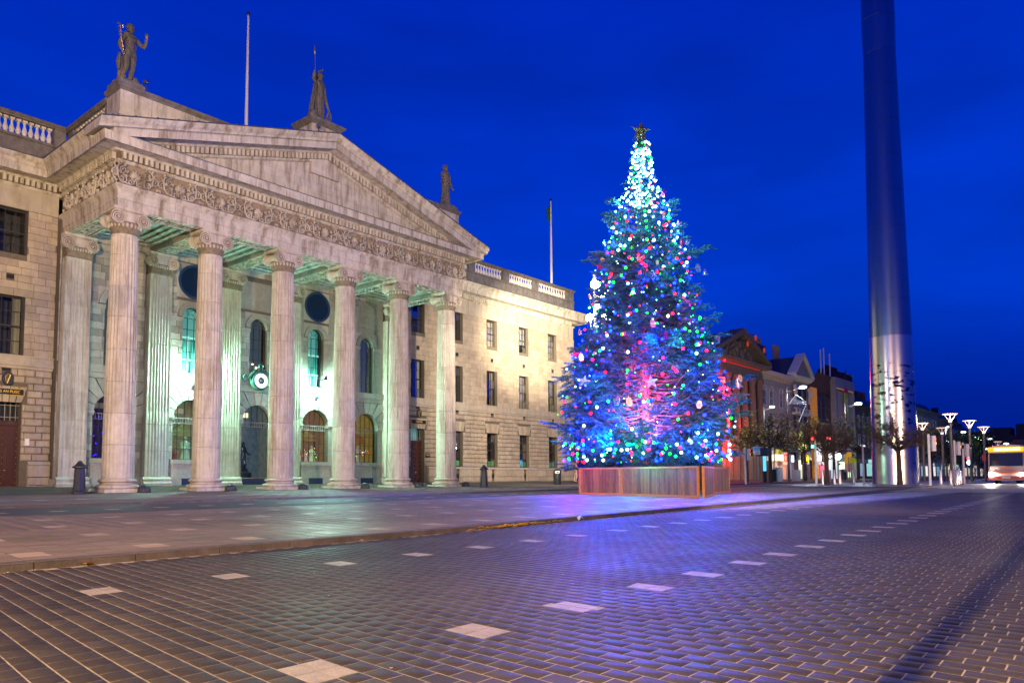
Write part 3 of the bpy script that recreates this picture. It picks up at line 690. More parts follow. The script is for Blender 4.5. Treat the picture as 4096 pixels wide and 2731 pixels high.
for k, x in enumerate(BAY):
    # spandrels closing the square hole heads
    b = MB()
    for (zc, r, top) in ((10.15+.21, .62, 10.98), (4.46, 1.04, 5.5)):
        for s in (-1, 1):
            a = arch_pts(x, zc, r, PI/2, 0 if s > 0 else PI, 10)
            poly = [(x, top+.005)]+a[:]+[(x+s*r, top+.005)]
            if s < 0: poly = poly[::-1]
            b.prism(poly, lambda p, t: (p[0], t, p[1]), YI-.01, YI+.5)
    part(b, 'spandrel', M['pwall'], GPO)
    # archivolt of the upper window, imposts
    b = MB(); a1 = arch_pts(x, 10.36, .62, 0, PI, 20); a2 = arch_pts(x, 10.36, .80, 0, PI, 20); a3 = arch_pts(x, 10.36, .95, 0, PI, 20)
    for i in range(20):
        b.prism([a1[i], a1[i+1], a2[i+1], a2[i]], lambda p, t: (p[0], t, p[1]), YI-.07, YI)
        b.prism([a2[i], a2[i+1], a3[i+1], a3[i]], lambda p, t: (p[0], t, p[1]), YI-.12, YI)
    part(b, 'archivolt', M['pwall'], GPO)
    b = MB()   # plain stone filling round the arch head
    for s in (-1, 1):
        aa = arch_pts(x, 10.36, .93, PI/2, 0 if s > 0 else PI, 10); poly = [(x, 11.325)]+aa+[(x+s*.985, 10.36), (x+s*.985, 11.325)]
        b.prism(poly if s > 0 else poly[::-1], lambda p, t: (p[0], t, p[1]), YI-.018, YI+.015)
    if k in (1, 3): b.box(x-1.025, x+1.025, YI-.012, YI+.01, 11.5, 13.56)
    part(b, 'wall_filling', M['pwall'], GPO)
    b = MB()
    for s in (-1, 1):
        xa, xb = sorted((x+s*.60, x+s*1.48)); b.box(xa, xb, YI-.10, YI, 10.18, 10.30); b.box(xa, xb, YI-.07, YI, 10.08, 10.175)
        xa, xb = sorted((x+s*1.02, x+s*1.50)); b.box(xa, xb, YI-.12, YI+.3, 4.40, 4.52); b.box(xa, xb, YI-.07, YI+.3, 4.30, 4.395)
    part(b, 'impost', M['pwall'], GPO)
    # voussoirs of the ground arch
    n = 9; ztop = 6.27; hw = 1.55; zc = 4.50
    for i in range(n):
        t0, t1 = PI*i/n+.018, PI*(i+1)/n-.018; poly = []
        def outer(t):
            c, s = math.cos(t), math.sin(t)
            k1 = hw/abs(c) if abs(c) > 1e-6 else 1e9; k2 = (ztop-zc)/s if s > 1e-6 else 1e9
            kk = min(k1, k2); return (x+kk*c, zc+kk*s)
        q = [(x+1.05*math.cos(t0), zc+1.02*math.sin(t0)), (x+1.05*math.cos((t0+t1)/2), zc+1.02*math.sin((t0+t1)/2)), (x+1.05*math.cos(t1), zc+1.02*math.sin(t1)), outer(t1)]
        for cs in ((hw, ztop-zc), (-hw, ztop-zc)):
            tt = math.atan2(cs[1], cs[0])
            if t0 < tt < t1: q.append((x+cs[0], zc+cs[1]))
        q.append(outer(t0))
        m_ = MB(); m_.prism(q, lambda p, t: (p[0], t, p[1]), YI-.085, YI+.015); part(m_, 'voussoir', M['pwall'], GPO)
b = MB()
for i in range(5):
    b = MB(); a, c = COLX[i]+.6, COLX[i+1]-.6; b.box(a, c, YI-.06, YI, 6.31, 6.60); b.box(a, c, YI-.12, YI, 6.605, 7.0); part(b, 'sill_band', M['pwall'], GPO)
for i in range(5):
    b = MB(); a, c = COLX[i]+.6, COLX[i+1]-.6
    if i != 2: b.box(a, c, YI-.18, YI+.02, .2, 1.0); b.box(BAY[i]-1.15, BAY[i]+1.15, YI-.14, YI+.1, 1.0, 1.75); b.box(BAY[i]-1.22, BAY[i]+1.22, YI-.2, YI+.1, 1.755, 2.0)
    else:
        b.box(a, BAY[i]-1.06, YI-.18, YI+.02, .2, 1.0); b.box(BAY[i]+1.06, c, YI-.18, YI+.02, .2, 1.0)
    part(b, 'apron', M['pwall'], GPO)
b = MB()
for i in (0, 1, 3, 4): b.box(BAY[i]-.55, BAY[i]+.55, YI-.19, YI-.181, .52, .92)
b.box(BAY[2]-.9, BAY[2]+.9, YI-.0, YI+.1, .5, .9)
part(b, 'basement_grille', mat('dark_blue_grille', (.02, .025, .07), .6), GPO)
# oculi and recessed panel
for k in (1, 3):
    x = BAY[k]+.08; zc = 12.52; h = holder('oculus', GPO, (x, YI, zc)); b = MB()
    for (r0, r1, y0) in ((.93, 1.03, YI-.05), (.87, .93, YI-.02)):
        a = arch_pts(x, zc, r0, 0, 2*PI, 40); c = arch_pts(x, zc, r1, 0, 2*PI, 40)
        for i in range(40): b.prism([a[i], a[i+1], c[i+1], c[i]], lambda p, t: (p[0], t, p[1]), y0, YI+.05)
    part(b, 'ring', mat('dark_blue_ring', (.01, .03, .10), .3, spec=.7), h)
    b = MB(); b.add([(p[0], YI-.018, p[1]) for p in arch_pts(x, zc, .88, 0, 2*PI, 40)[:-1]], [tuple(range(40))]); part(b, 'disc', M['glassb'], h)
x = BAY[2]; b = MB(); b.box(x-1.3, x+1.3, YI-.005, YI+.015, 11.5, 13.3); part(b, 'recessed_panel', M['pwall'], GPO)
# arched windows
def arched_win(xc, z0, zs, r, y, cols, rows, name, fm='frame', lit=None):
    h = holder(name, GPO, (xc, y, z0)); b = MB(); t = .035
    vs = [xc-r+2*r*i/cols for i in range(1, cols)]
    for v in [xc-r+t/2, xc+r-t/2]: b.box(v-t/2, v+t/2, y, y+.06, z0, zs)
    for v in vs:
        zt = zs+math.sqrt(max(0, r*r-(v-xc)**2)) if (name != 'fan_window') else zs; b.box(v-.014, v+.014, y+.005, y+.05, z0, zt)
    for i in range(rows+1):
        z = z0+(zs-z0)*i/rows; b.box(xc-r+t, xc+r-t, y+.004, y+.051, z-.014, z+.014+(.02 if i == 0 else 0))
    a = arch_pts(xc, zs, r, 0, PI, 20); c = arch_pts(xc, zs, r-.035, 0, PI, 20)
    for i in range(20): b.prism([a[i], a[i+1], c[i+1], c[i]], lambda p, t: (p[0], t, p[1]), y, y+.06)
    if name == 'fan_window':
        a = arch_pts(xc, zs, r*.42, 0, PI, 12)
        for i in range(12): b.tube([(a[i][0], y+.02, a[i][1]), (a[i+1][0], y+.02, a[i+1][1])], .014, 4)
        for an in (60, 120):
            c0, s0 = math.cos(math.radians(an)), math.sin(math.radians(an)); b.tube([(xc+r*.42*c0, y+.02, zs+r*.42*s0), (xc+r*c0, y+.02, zs+r*s0)], .014, 4)
    part(b, 'glazing_bars', M[fm], h)
    b = MB(); a = arch_pts(xc, zs, r-.02, 0, PI, 16); b.add([(xc-r+.02, y+.03, z0), (xc+r-.02, y+.03, z0)]+[(p[0], y+.03, p[1]) for p in a], [tuple(range(2+len(a)))]); part(b, 'pane', M['clear'], h)
    return h
M['tealroom'] = mat('teal_room', (.22, .42, .38), .8, emis=(.10, .62, .50), estr=.38)
M['dimroom'] = mat('grey_room', (.10, .12, .13), .8, emis=(.14, .2, .2), estr=.25)
for k, x in enumerate(BAY):
    h = arched_win(x, 7.04, 10.36, .60, YI+.25, 3, 5, 'fan_window')
    b = MB(); b.box(x-.75, x+.75, YI+.9, YI+.95, 6.9, 11.1); part(b, 'room_back', M['tealroom'] if k in (1, 3) else M['dimroom'], h)
    if k in (1, 3):
        b = MB(); b.box(x-.55, x-.05, YI+.6, YI+.62, 7.1, 9.2); b.box(x+.22, x+.5, YI+.6, YI+.62, 7.1, 9.2); part(b, 'blind', mat('teal_blind', (.05, .3, .26), .8, emis=(.02, .3, .24), estr=.25), h)
        b = MB(); b.box(x-.62, x-.55, YI+.55, YI+.6, 7.1, 9.2); b.box(x-.05, x+.03, YI+.55, YI+.6, 7.1, 9.2); b.box(x-.6, x+.6, YI+.5, YI+.6, 7.9, 7.98); b.box(x-.6, x+.6, YI+.5, YI+.6, 9.2, 9.3); part(b, 'inner_frame', emi('pale_teal', (.45, .95, .82), .7), h)
    if k == 2:
        b = MB()
        for (dx, z) in ((-.45, 9.2), (-.3, 8.35), (.1, 8.2), (-.2, 7.8), (.35, 8.0)): b.ball((x+dx, YI+.8, z), .055, 8, 6)
        part(b, 'ceiling_bulbs', emi('interior_bulbs', (1, .8, .5), 9), h)
for k, x in enumerate(BAY):
    if k != 2: h = arched_win(x, 2.0, 4.46, 1.02, YI+.34, 5, 4, 'display_window')
    else:
        h = arched_win(x, 4.1, 4.46, 1.02, YI+.34, 5, 1, 'entrance_fanlight')
        b = MB(); b.box(x-1.02, x-.96, YI+.33, YI+.40, .5, 4.1); b.box(x+.96, x+1.02, YI+.33, YI+.40, .5, 4.1); b.box(x-.96, x+.96, YI+.33, YI+.40, .9, .97); part(b, 'door_frame', mat('brass_frame', (.6, .42, .12), .35, metal=.8), h)
        b = MB(); b.add([(x-.95, YI+.37, .97), (x+.95, YI+.37, .97), (x+.95, YI+.37, 4.05), (x-.95, YI+.37, 4.05)], [(0,1,2,3)]); part(b, 'door_pane', M['clear'], h)
    b = MB()   # guard railing across the arch at transom height
    z = 4.12; b.box(x-1, x+1, YI+.28, YI+.31, z, z+.03); b.box(x-1, x+1, YI+.28, YI+.31, z+.30, z+.33)
    for i in range(13): v = x-.98+i*.163; b.box(v-.01, v+.01, YI+.285, YI+.305, z+.03, z+.30)
    part(b, 'transom_railing', M['framew'], h)
    b = MB(); b.box(x-1.3, x+1.3, YI+2.0, YI+2.05, .5, 5.8); b.box(x-1.3, x-1.25, YI+.5, YI+2, .5, 5.8); b.box(x+1.25, x+1.3, YI+.5, YI+2, .5, 5.8); b.box(x-1.3, x+1.3, YI+.5, YI+2, 5.75, 5.8); b.box(x-1.3, x+1.3, YI+.5, YI+2, 1.9 if k != 2 else .5, 1.98 if k != 2 else .58)
    part(b, 'display_interior', mat('hall_interior_%s' % 'abcde'[k], [(.10, .05, .10), (.14, .13, .10), (.16, .15, .13), (.12, .10, .08), (.12, .10, .06)][k], .8, var=.5, nscale=3, emis=[(.012, .004, .03), (.10, .10, .04), (.04, .06, .06), (.16, .08, .02), (.16, .11, .02)][k], estr=1.0), h)
    b = MB(); b.box(x-.9, x+.5 if k != 4 else x+.25, YI+1.9, YI+1.95, 4.85, 5.15); part(b, 'lit_soffit', emi('lit_soffit', (1, .85, .5), [.1, .25, 1.6, .0, 1.1][k]), h)
# pilasters, columns --------------------------------------------------
M['recess_shade'] = mat('shaded_recess_stone', (.19, .15, .10), .85, var=.35, nscale=6, bump=.3)  # darker stone that paints shade into the capital recesses and echinus
def flute_ring(r, z, depth, nfl=24, per=6, fil=.22):
    pts = []
    for f in range(nfl):
        for s in range(per):
            t = s/per
            d = 0 if t < fil else depth*math.sin(PI*min(1, (t-fil)/(1-fil)))
            a = 2*PI*(f+t)/nfl+.13; pts.append(((r-d)*math.cos(a), (r-d)*math.sin(a), z))
    return pts
def col_r(z): t = (z-.9)/(12.35-.9); return .685-.10*max(0, t)**1.7
def make_column(parent, x, y):
    c = holder('column', parent, (x, y, T(x, y)+.07)); zb = .235
    b = MB(); b.box(-.93, .93, -.93, .93, .05, .43)
    o = b.obj('plinth', M['portcol']); o.parent = c; o.location = (0, 0, 0-(T(x, y)+.07))
    me = o.data; bm = bmesh.new(); bm.from_mesh(me); bmesh.ops.bevel(bm, geom=bm.edges[:], offset=.035, segments=2, affect='EDGES'); bm.to_mesh(me); bm.free()
    zo = -(T(x, y)+.07)
    b = MB(); prof = [(.60, .42)]
    for i in range(9): a = -PI/2+PI*i/8; prof.append((.84+.09*math.cos(a), .52+.09*math.sin(a)))
    prof += [(.80, .62), (.755, .645)]
    for i in range(7): a = PI*i/6; prof.append((.765-.04*math.sin(a), .645+.08*i/6))
    prof += [(.80, .735)]
    for i in range(7): a = -PI/2+PI*i/6; prof.append((.765+.06*math.cos(a), .80+.06*math.sin(a)))
    prof += [(.72, .87), (.71, .90)]
    b.lathe(prof, (0, 0, 0), 48); o = b.obj('base', M['portcol']); smooth_angle(o, 50); o.parent = c; o.location = (0, 0, zo)
    joints = [.90, 2.46, 3.93, 5.40, 6.93, 8.47, 9.92, 11.42, 12.42]
    for i in range(8):
        z0, z1 = joints[i]+.006, joints[i+1]-.006; b = MB(); lv = []
        zs_ = [z0, z0+.015, z0+(z1-z0)*.33, z0+(z1-z0)*.66, z1-.015, z1]
        if z0 < 4.67 < z1: zs_ += [4.64, 4.66, 4.70, 4.74]
        if i == 7: zs_ += [12.20, 12.26, 12.31]
        if i == 0: zs_ += [1.0, 1.06]
        for z in sorted(zs_):
            d = .052
            if z < 4.65: d = .020
            elif z < 4.72: d = .036
            if z < 1.01: d = .003
            if z > 12.29: d = .0
            e = .006 if z in (z0, z1) else 0
            lv.append(flute_ring(col_r(z)-e, z, d))
        b.rings(lv); o = b.obj('shaft_drum', M['portcol']); smooth_angle(o, 55); o.parent = c; o.location = (0, 0, zo)
    make_capital(c, zo, 0)
    return c
def spiral(b, cx, cy, cz, r0, turns, s, y, tr, flip=1):
    pts = []; rs = []; n = 44
    for i in range(n):
        t = i/(n-1); a = PI/2+flip*(-1)*2*PI*turns*t; r = r0*(1-t)**.85*.97+.03*t
        pts.append((cx+r*math.cos(a), y, cz+r*math.sin(a))); rs.append(tr*(1-.55*t))
    b.tube(pts, rs, 6)
def make_capital(c, zo, pil):
    """Ionic capital; centre lines of the volutes at +-.585"""
    h = bpy.data.objects.new('capital', None); C.objects.link(h); h.parent = c; h.location = (0, 0, zo+13.1); h.empty_display_size = .1
    L = -13.1; D = .60 if not pil else .16
    b = MB(); prof = [(.585, 12.40), (.60, 12.43), (.585, 12.47), (.60, 12.55), (.67, 12.70), (.72, 12.86), (.70, 12.95), (.60, 13.0), (.60, 13.35)]
    def put(b, name, sm=50, mt=None):
        o = b.obj(name, mt or M['portcol']); smooth_angle(o, sm); o.parent = h; o.location = (0, 0, L); return o
    if not pil:
        b.lathe(prof, (0, 0, 0), 36); put(b, 'echinus', 50, M['recess_shade'])
        b = MB()
        for i in range(24):
            a = 2*PI*i/24; b.ball((.70*math.cos(a), .70*math.sin(a), 12.80), .062, 6, 5, sz=1.7)
        put(b, 'egg_moulding')
    else:
        b.box(-.62, .62, -.12, .3, 12.42, 13.3); put(b, 'necking', 50, M['recess_shade'])
        b = MB()
        for i in range(9): b.ball((-.52+i*.13, -.14, 12.85), .055, 6, 5, sz=1.8)
        put(b, 'egg_moulding')
    b = MB()   # canalis band and abacus
    for s in ((-1,) if pil else (-1, 1)):
        y0, y1 = sorted((s*D, s*(D-.12)))
        top = [(-.62, 13.43), (.62, 13.43)]; bot = [(.40, 13.05), (.2, 12.99), (-.2, 12.99), (-.40, 13.05)]
        b.prism(top+bot, lambda p, t: (p[0], t, p[1]), y0, y1)
    put(b, 'canalis')
    b = MB(); y1 = D+.04; b.rings([[(-.72, -y1+.03, 13.44), (.72, -y1+.03, 13.44), (.72, y1-.03 if not pil else .3, 13.44), (-.72, y1-.03 if not pil else .3, 13.44)], [(-.80, -y1-.05, 13.53), (.80, -y1-.05, 13.53), (.80, y1+.05 if not pil else .3, 13.53), (-.80, y1+.05 if not pil else .3, 13.53)], [(-.80, -y1-.05, 13.615), (.80, -y1-.05, 13.615), (.80, y1+.05 if not pil else .3, 13.615), (-.80, y1+.05 if not pil else .3, 13.615)]])
    put(b, 'abacus')
    b = MB()
    for i in range(12): b.ball((-.72+i*.131, -y1-.02, 13.50), .034, 5, 4); 
    if not pil:
        for i in range(10): b.ball((-.79, -.6+i*.133, 13.50), .034, 5, 4)
    put(b, 'leaf_moulding')
    for s in (-1, 1):
        b = MB(); n = 22; cx, cz = s*.585, 13.13
        ys = [(-D-.010, .285), (-D-.045, .295), (-D-.045, .325), (-D+.02, .325), (-D+.06, .30), (-D*.5, .22), (0, .19), (D*.5, .22), (D-.06, .30), (D-.02, .325), (D+.04, .325), (D+.045, .30)] if not pil else [(-.175, .285), (-.21, .295), (-.21, .325), (-.12, .325), (.2, .28)]
        b.rings([[(cx+r*math.cos(2*PI*i/n), y, cz+r*math.sin(2*PI*i/n)) for i in range(n)] for (y, r) in ys])
        ye = (-D-.05) if not pil else -.215
        spiral(b, cx, 0, cz, .30, 2.6, s, ye+.012, .036, flip=-s)
        b.ball((cx, ye-.01, cz), .05, 8, 6)
        if not pil: b.lathe([(.0,0)],(0,0,0)) if 0 else None
        yd = ye+.028; b.add([(cx+.283*math.cos(2*PI*i/n), yd, cz+.283*math.sin(2*PI*i/n)) for i in range(n)], [tuple(range(n))], 1)  # dark disc, painted shade inside the volute
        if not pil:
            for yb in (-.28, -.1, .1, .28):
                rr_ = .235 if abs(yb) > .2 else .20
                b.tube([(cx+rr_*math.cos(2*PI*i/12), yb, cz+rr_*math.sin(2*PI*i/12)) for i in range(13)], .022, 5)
        put(b, 'volute', 50, [M['portcol'], M['recess_shade']])
    return h
col0 = make_column(GPO, COLX[0], 36.95)
for x in COLX[1:]:
    c = copy_tree(col0, GPO); c.location = Vector((x, 36.95, T(COLX[0], 36.95)+.07))-wl(GPO)
def make_pilaster(x, end=0):
    c = holder('pilaster', GPO, (x, YP, .5)); zo = -.5
    b = MB(); yb = YW+.05 if end else YI+.02
    b.box(-.82, .82, YP-.24-YP, yb-YP, .2, .58); o = b.obj('plinth', M['portcol']); o.parent = c; o.location = (0, 0, zo)
    b = MB(); prof = [(-.22, .58), (-.25, .64), (-.22, .70), (-.14, .74), (-.12, .82), (-.16, .86), (-.14, .92), (-.06, .95), (.0, 1.0), (0, .58)]
    b.prism(prof, lambda p, t: (t, p[0], p[1]), -.78, .78); b.box(-.82, .82, 0, yb-YP, .585, .9); o = b.obj('base', M['portcol']); o.parent = c; o.location = (0, 0, zo)
    joints = [.95, 2.46, 3.93, 5.40, 6.93, 8.47, 9.92, 11.42, 12.42]
    for i in range(8):
        z0, z1 = joints[i]+.005, joints[i+1]-.005; b = MB()
        def outline(z):
            hw = .66-.045*(z-.95)/11.5; pts = []; nf = 7; d = .05 if z > 4.69 else .02
            if z > 12.25 or z < 1.0: d = 0
            for f in range(nf):
                w0 = -hw+.05+(2*hw-.1)*f/nf
                for s in range(6): t = s/6; dd = 0 if t < .2 else d*math.sin(PI*(t-.2)/.8); pts.append((w0+(2*hw-.1)/nf*t, dd, z))
            pts = [(-hw, 0, z)]+pts+[(hw, 0, z), (hw, yb-YP, z)]
            if end == -1:
                for f in range(4):
                    for s in range(5): t = s/5; pts.append((-hw+(0 if t < .2 else d*math.sin(PI*(t-.2)/.8)), (yb-YP)*(1-(f+t)/4), z))
            else: pts.append((-hw, yb-YP, z))
            return pts
        zz_ = [z0, z1]+([4.66, 4.70] if z0 < 4.67 < z1 else [])+([12.22, 12.28] if i == 7 else [])+([1.02, .99] if i == 0 else [])
        b.rings([outline(z) for z in sorted(zz_)]); o = b.obj('shaft_block', M['portcol']); smooth_angle(o, 50); o.parent = c; o.location = (0, 0, zo)
    make_capital(c, zo, 1)
    return c
p_end = make_pilaster(COLX[0], -1); p0 = make_pilaster(COLX[1])
for x in COLX[2:5]: c = copy_tree(p0, GPO); c.location = Vector((x, YP, .5))-wl(GPO)
c = copy_tree(p_end, GPO); c.location = Vector((COLX[5], YP, .5))-wl(GPO)
# ---------------------------------------------------------------- entablature
def run_profile(b, path, prof, close_prof=True, mi=0):
    """sweep closed (o,z) profile along an XY polyline with mitred corners; o is measured to the left-hand side turned outwards (towards -Y for a +X run)"""
    rr = []; n = len(path)
    def nrm(a, c):
        d = Vector((c[0]-a[0], c[1]-a[1])).normalized(); return Vector((d.y, -d.x))
    for i, p in enumerate(path):
        if i == 0: mvec = nrm(path[0], path[1])
        elif i == n-1: mvec = nrm(path[-2], path[-1])
        else:
            n1, n2 = nrm(path[i-1], p), nrm(p, path[i+1]); s = n1+n2; mvec = s/s.dot(n1)
        rr.append([(p[0]+mvec.x*o, p[1]+mvec.y*o, z) for (o, z) in prof])
    b.rings(rr, mi=mi)
FRONT = [(14.72, YI+.3), (14.72, YF), (37.9, YF), (37.9, YI+.3)]
ALL = [(5, YW), (14.72, YW), (14.72, YF), (37.9, YF), (37.9, YW), (61.2, YW), (61.2, 52)]
ent = holder('entablature', GPO, (26.16, YF, 13.6))
# architrave stones: lengths of the beam between joints
xs = [14.72, 16.7, 18.9, 21.1, 23.3, 25.5, 27.7, 29.8, 32.0, 34.1, 36.1, 37.9]
def arch_prof(o0=0): return [(o0-.35, 13.63), (0, 13.63), (0, 13.98), (.02, 13.985), (.05, 14.02), (.05, 14.38), (.07, 14.40), (.10, 14.44), (.16, 14.52), (.20, 14.56), (.20, 14.66), (-.35, 14.66)]
for i in range(1, len(xs)):
    b = MB(); a, c = xs[i-1]+(.004 if i > 1 else 0), xs[i]-(.004 if i < len(xs)-1 else 0)
    if i == 1: run_profile(b, [(14.72, 37.6), (14.72, YF), (c, YF)], arch_prof())
    elif i == len(xs)-1: run_profile(b, [(a, YF), (37.9, YF), (37.9, 37.6)], arch_prof())
    else: run_profile(b, [(a, YF), (c, YF)], arch_prof())
    part(b, 'architrave_stone', M['portland'], ent)
for (ya, yb) in ((37.608, 39.4), (39.408, 41.3), (41.308, 43.2)):
    b = MB(); run_profile(b, [(14.72, yb), (14.72, ya)], arch_prof()); part(b, 'architrave_stone', M['portland'], ent)
    b = MB(); run_profile(b, [(37.9, ya), (37.9, yb)], arch_prof()); part(b, 'architrave_stone', M['portland'], ent)
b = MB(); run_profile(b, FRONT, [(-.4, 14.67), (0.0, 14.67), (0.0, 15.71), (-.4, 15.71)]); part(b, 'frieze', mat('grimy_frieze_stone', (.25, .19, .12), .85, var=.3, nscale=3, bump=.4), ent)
bed = [(-.3, 15.715), (.05, 15.715), (.08, 15.74), (.14, 15.80), (.14, 15.83), (.13, 15.835), (.13, 16.14), (.30, 16.15), (.34, 16.20), (.38, 16.235), (1.04, 16.245), (1.04, 16.20), (1.08, 16.20), (1.09, 16.54), (1.14, 16.60), (-.3, 16.60)]
b = MB(); run_profile(b, ALL, bed); part(b, 'cornice', M['portland'], ent)
b = MB(); run_profile(b, ALL, [(.10, 15.845), (.136, 15.845), (.136, 16.13), (.10, 16.13)]); part(b, 'dentil_recess', mat('dark_recess', (.12, .085, .05), .9, var=.3), ent)  # dark brown strip set behind the dentils
b = MB()
for i in range(17): x = 13.9+i*1.52; b.box(x-.006, x+.006, YF-1.096, YF-1.08, 16.21, 16.545)
for i in range(14): x = 39.6+i*1.6; b.box(x-.006, x+.006, YW-1.096, YW-1.08, 16.21, 16.545); b.box(x-.006, x+.006, YW-.04, YW-.03, 14.62, 15.7)
for i in range(5): b.box(14.72-1.096, 14.72-1.08, 36.3+i*1.4-.006, 36.3+i*1.4+.006, 16.21, 16.545)
o = part(b, 'cornice_joints', M['joint'], ent); o['kind'] = 'stuff'
sima = [(-.3, 16.605), (1.14, 16.605), (1.15, 16.66), (1.19, 16.74), (1.28, 16.82), (1.36, 16.92), (1.38, 17.0), (-.3, 17.03)]
b = MB(); run_profile(b, [(5, YW), (14.72, YW), (14.72, YF-1.09+1.38)], sima); part(b, 'gutter_moulding', M['portland'], ent); b = MB(); run_profile(b, [(37.9, YF-1.09+1.38), (37.9, YW), (61.2, YW), (61.2, 52)], sima); part(b, 'gutter_moulding', M['portland'], ent)
b = MB(); run_profile(b, [(5, YW), (14.72, YW), (14.72, YF+.25)], [(-.2, 17.035), (1.40, 17.02), (1.41, 17.045), (-.2, 17.08)]); run_profile(b, [(37.9, YF+.25), (37.9, YW), (61.2, YW), (61.2, 52)], [(-.2, 17.035), (1.40, 17.02), (1.41, 17.045), (-.2, 17.08)])
run_profile(b, [(14.8, YF), (37.8, YF)], [(-.1, 16.61), (1.12, 16.605), (1.13, 16.65), (-.1, 16.70)]); part(b, 'lead_flashing', M['lead'], ent)
# dentils
du = MB(); du.box(-.075, .075, -.19, 0, -.15, .15); dme = du.mesh('dentil', M['portland'])
bm = bmesh.new(); bm.from_mesh(dme); bmesh.ops.recalc_face_normals(bm, faces=bm.faces); bm.to_mesh(dme); bm.free()
nd = 0; rest = MB()
def dentil(x, y, z, rz=0, rest_ok=False):
    global nd
    if nd < 296 and not rest_ok: o = plink('dentil', dme, ent, (x, y, z), rz); nd += 1; return o
    c, s = math.cos(rz), math.sin(rz)
    rest.cbox((x+.095*s, y-.095*c, z), .15, .19, .30, rz=rz)
for i in range(92): dentil(14.72+.12+.2523*i, YF-.13, 15.99)
for i in range(26): dentil(14.72-.13, YF+.1+.2523*i, 15.99, -PI/2)
for i in range(10): dentil(14.3-.2523*i, YW-.13, 15.99)
for i in range(88): dentil(38.6+.2523*i, YW-.13, 15.99, 0, i > 84)
for i in range(26): dentil(37.9+.13, YF+.1+.2523*i, 15.99, PI/2, True)
# raking cornices
ZL, ZA, XL, XA, XR = 17.04, 20.76, 14.72-1.38, 26.31, 37.9+1.38
sl = (ZA-ZL)/(XA-XL)
def rake(b, prof, x0, x1):
    rr = []
    for x in (x0, x1):
        z = ZA-sl*abs(x-XA); rr.append([(x, YF-o, z+dz) for (o, dz) in prof])
    b.rings(rr)
jr = [XL, 14.4, 15.7, 17.2, 18.7, 20.3, 21.9, 23.4, 24.9, XA, 27.8, 29.4, 30.9, 32.5, 34.1, 35.6, 37.0, 38.2, XR]
for i in range(len(jr)-1):
    a, c = jr[i]+(.004 if i else 0), jr[i+1]-(.004 if i < len(jr)-2 else 0)
    if abs(jr[i]-XA) < .01: a = XA
    if abs(jr[i+1]-XA) < .01: c = XA
    b = MB(); rake(b, [(-.4, 0), (1.38, -.0), (1.37, -.08), (1.30, -.2), (1.2, -.30), (1.15, -.40), (-.4, -.42)], a, c); part(b, 'raking_gutter_stone', M['portland'], ent)
    a2, c2 = max(a, 14.0), min(c, 38.6)
    if a2 < c2:
        b = MB(); rake(b, [(-.4, -.425), (1.13, -.425), (1.08, -.47), (1.07, -.80), (1.02, -.80), (.98, -.77), (.38, -.78), (.30, -.87), (.14, -.89), (-.4, -.89)], a2, c2); part(b, 'raking_cornice_stone', M['portland'], ent)
b = MB()
for (a, c) in ((15.1, XA), (XA, 37.5)):
    rake(b, [(-.4, -.895), (.13, -.895), (.13, -1.22), (.14, -1.24), (.12, -1.30), (.03, -1.36), (-.4, -1.36)], a, c)
part(b, 'raking_bed_moulding', M['portland'], ent)
b = MB()
for s in (-1, 1):
    for i in range(44):
        x = XA+s*(.13+.2523*i); z = ZA-sl*abs(x-XA)-1.05
        if z-.17 < 16.72: continue
        d = sl*.075*(-s)
        vs = []
        for yy in (YF-.32, YF-.13):
            for (dx, dz) in ((-.075, -.155), (.075, -.155), (.075, .155), (-.075, .155)): vs.append((x+dx, yy, z+dz-sl*dx*s))
        b.add(vs, [(0,1,2,3), (4,7,6,5), (0,4,5,1), (1,5,6,2), (2,6,7,3), (3,7,4,0)])
o = part(b, 'raking_dentils', M['portland'], ent); o['kind'] = 'stuff'
o = part(rest, 'dentils_beyond', M['portland'], ent); o['kind'] = 'stuff'
b = MB()
for (a, c) in ((XL-.02, XA), (XA, XR+.02)): rake(b, [(-.5, .012), (1.41, .012), (1.41, .05), (-.5, .06)], a, c)
part(b, 'raking_lead', M['lead'], ent)
b = MB()   # lead roll ends along the rake
for i in range(26):
    x = XL+.5+i*1.0; z = ZA-sl*abs(x-XA)+.05; b.box(x-.03, x+.03, YF-1.42, YF+.3, z-.03, z+.035)
o = part(b, 'lead_rolls', M['lead'], ent); o['kind'] = 'stuff'
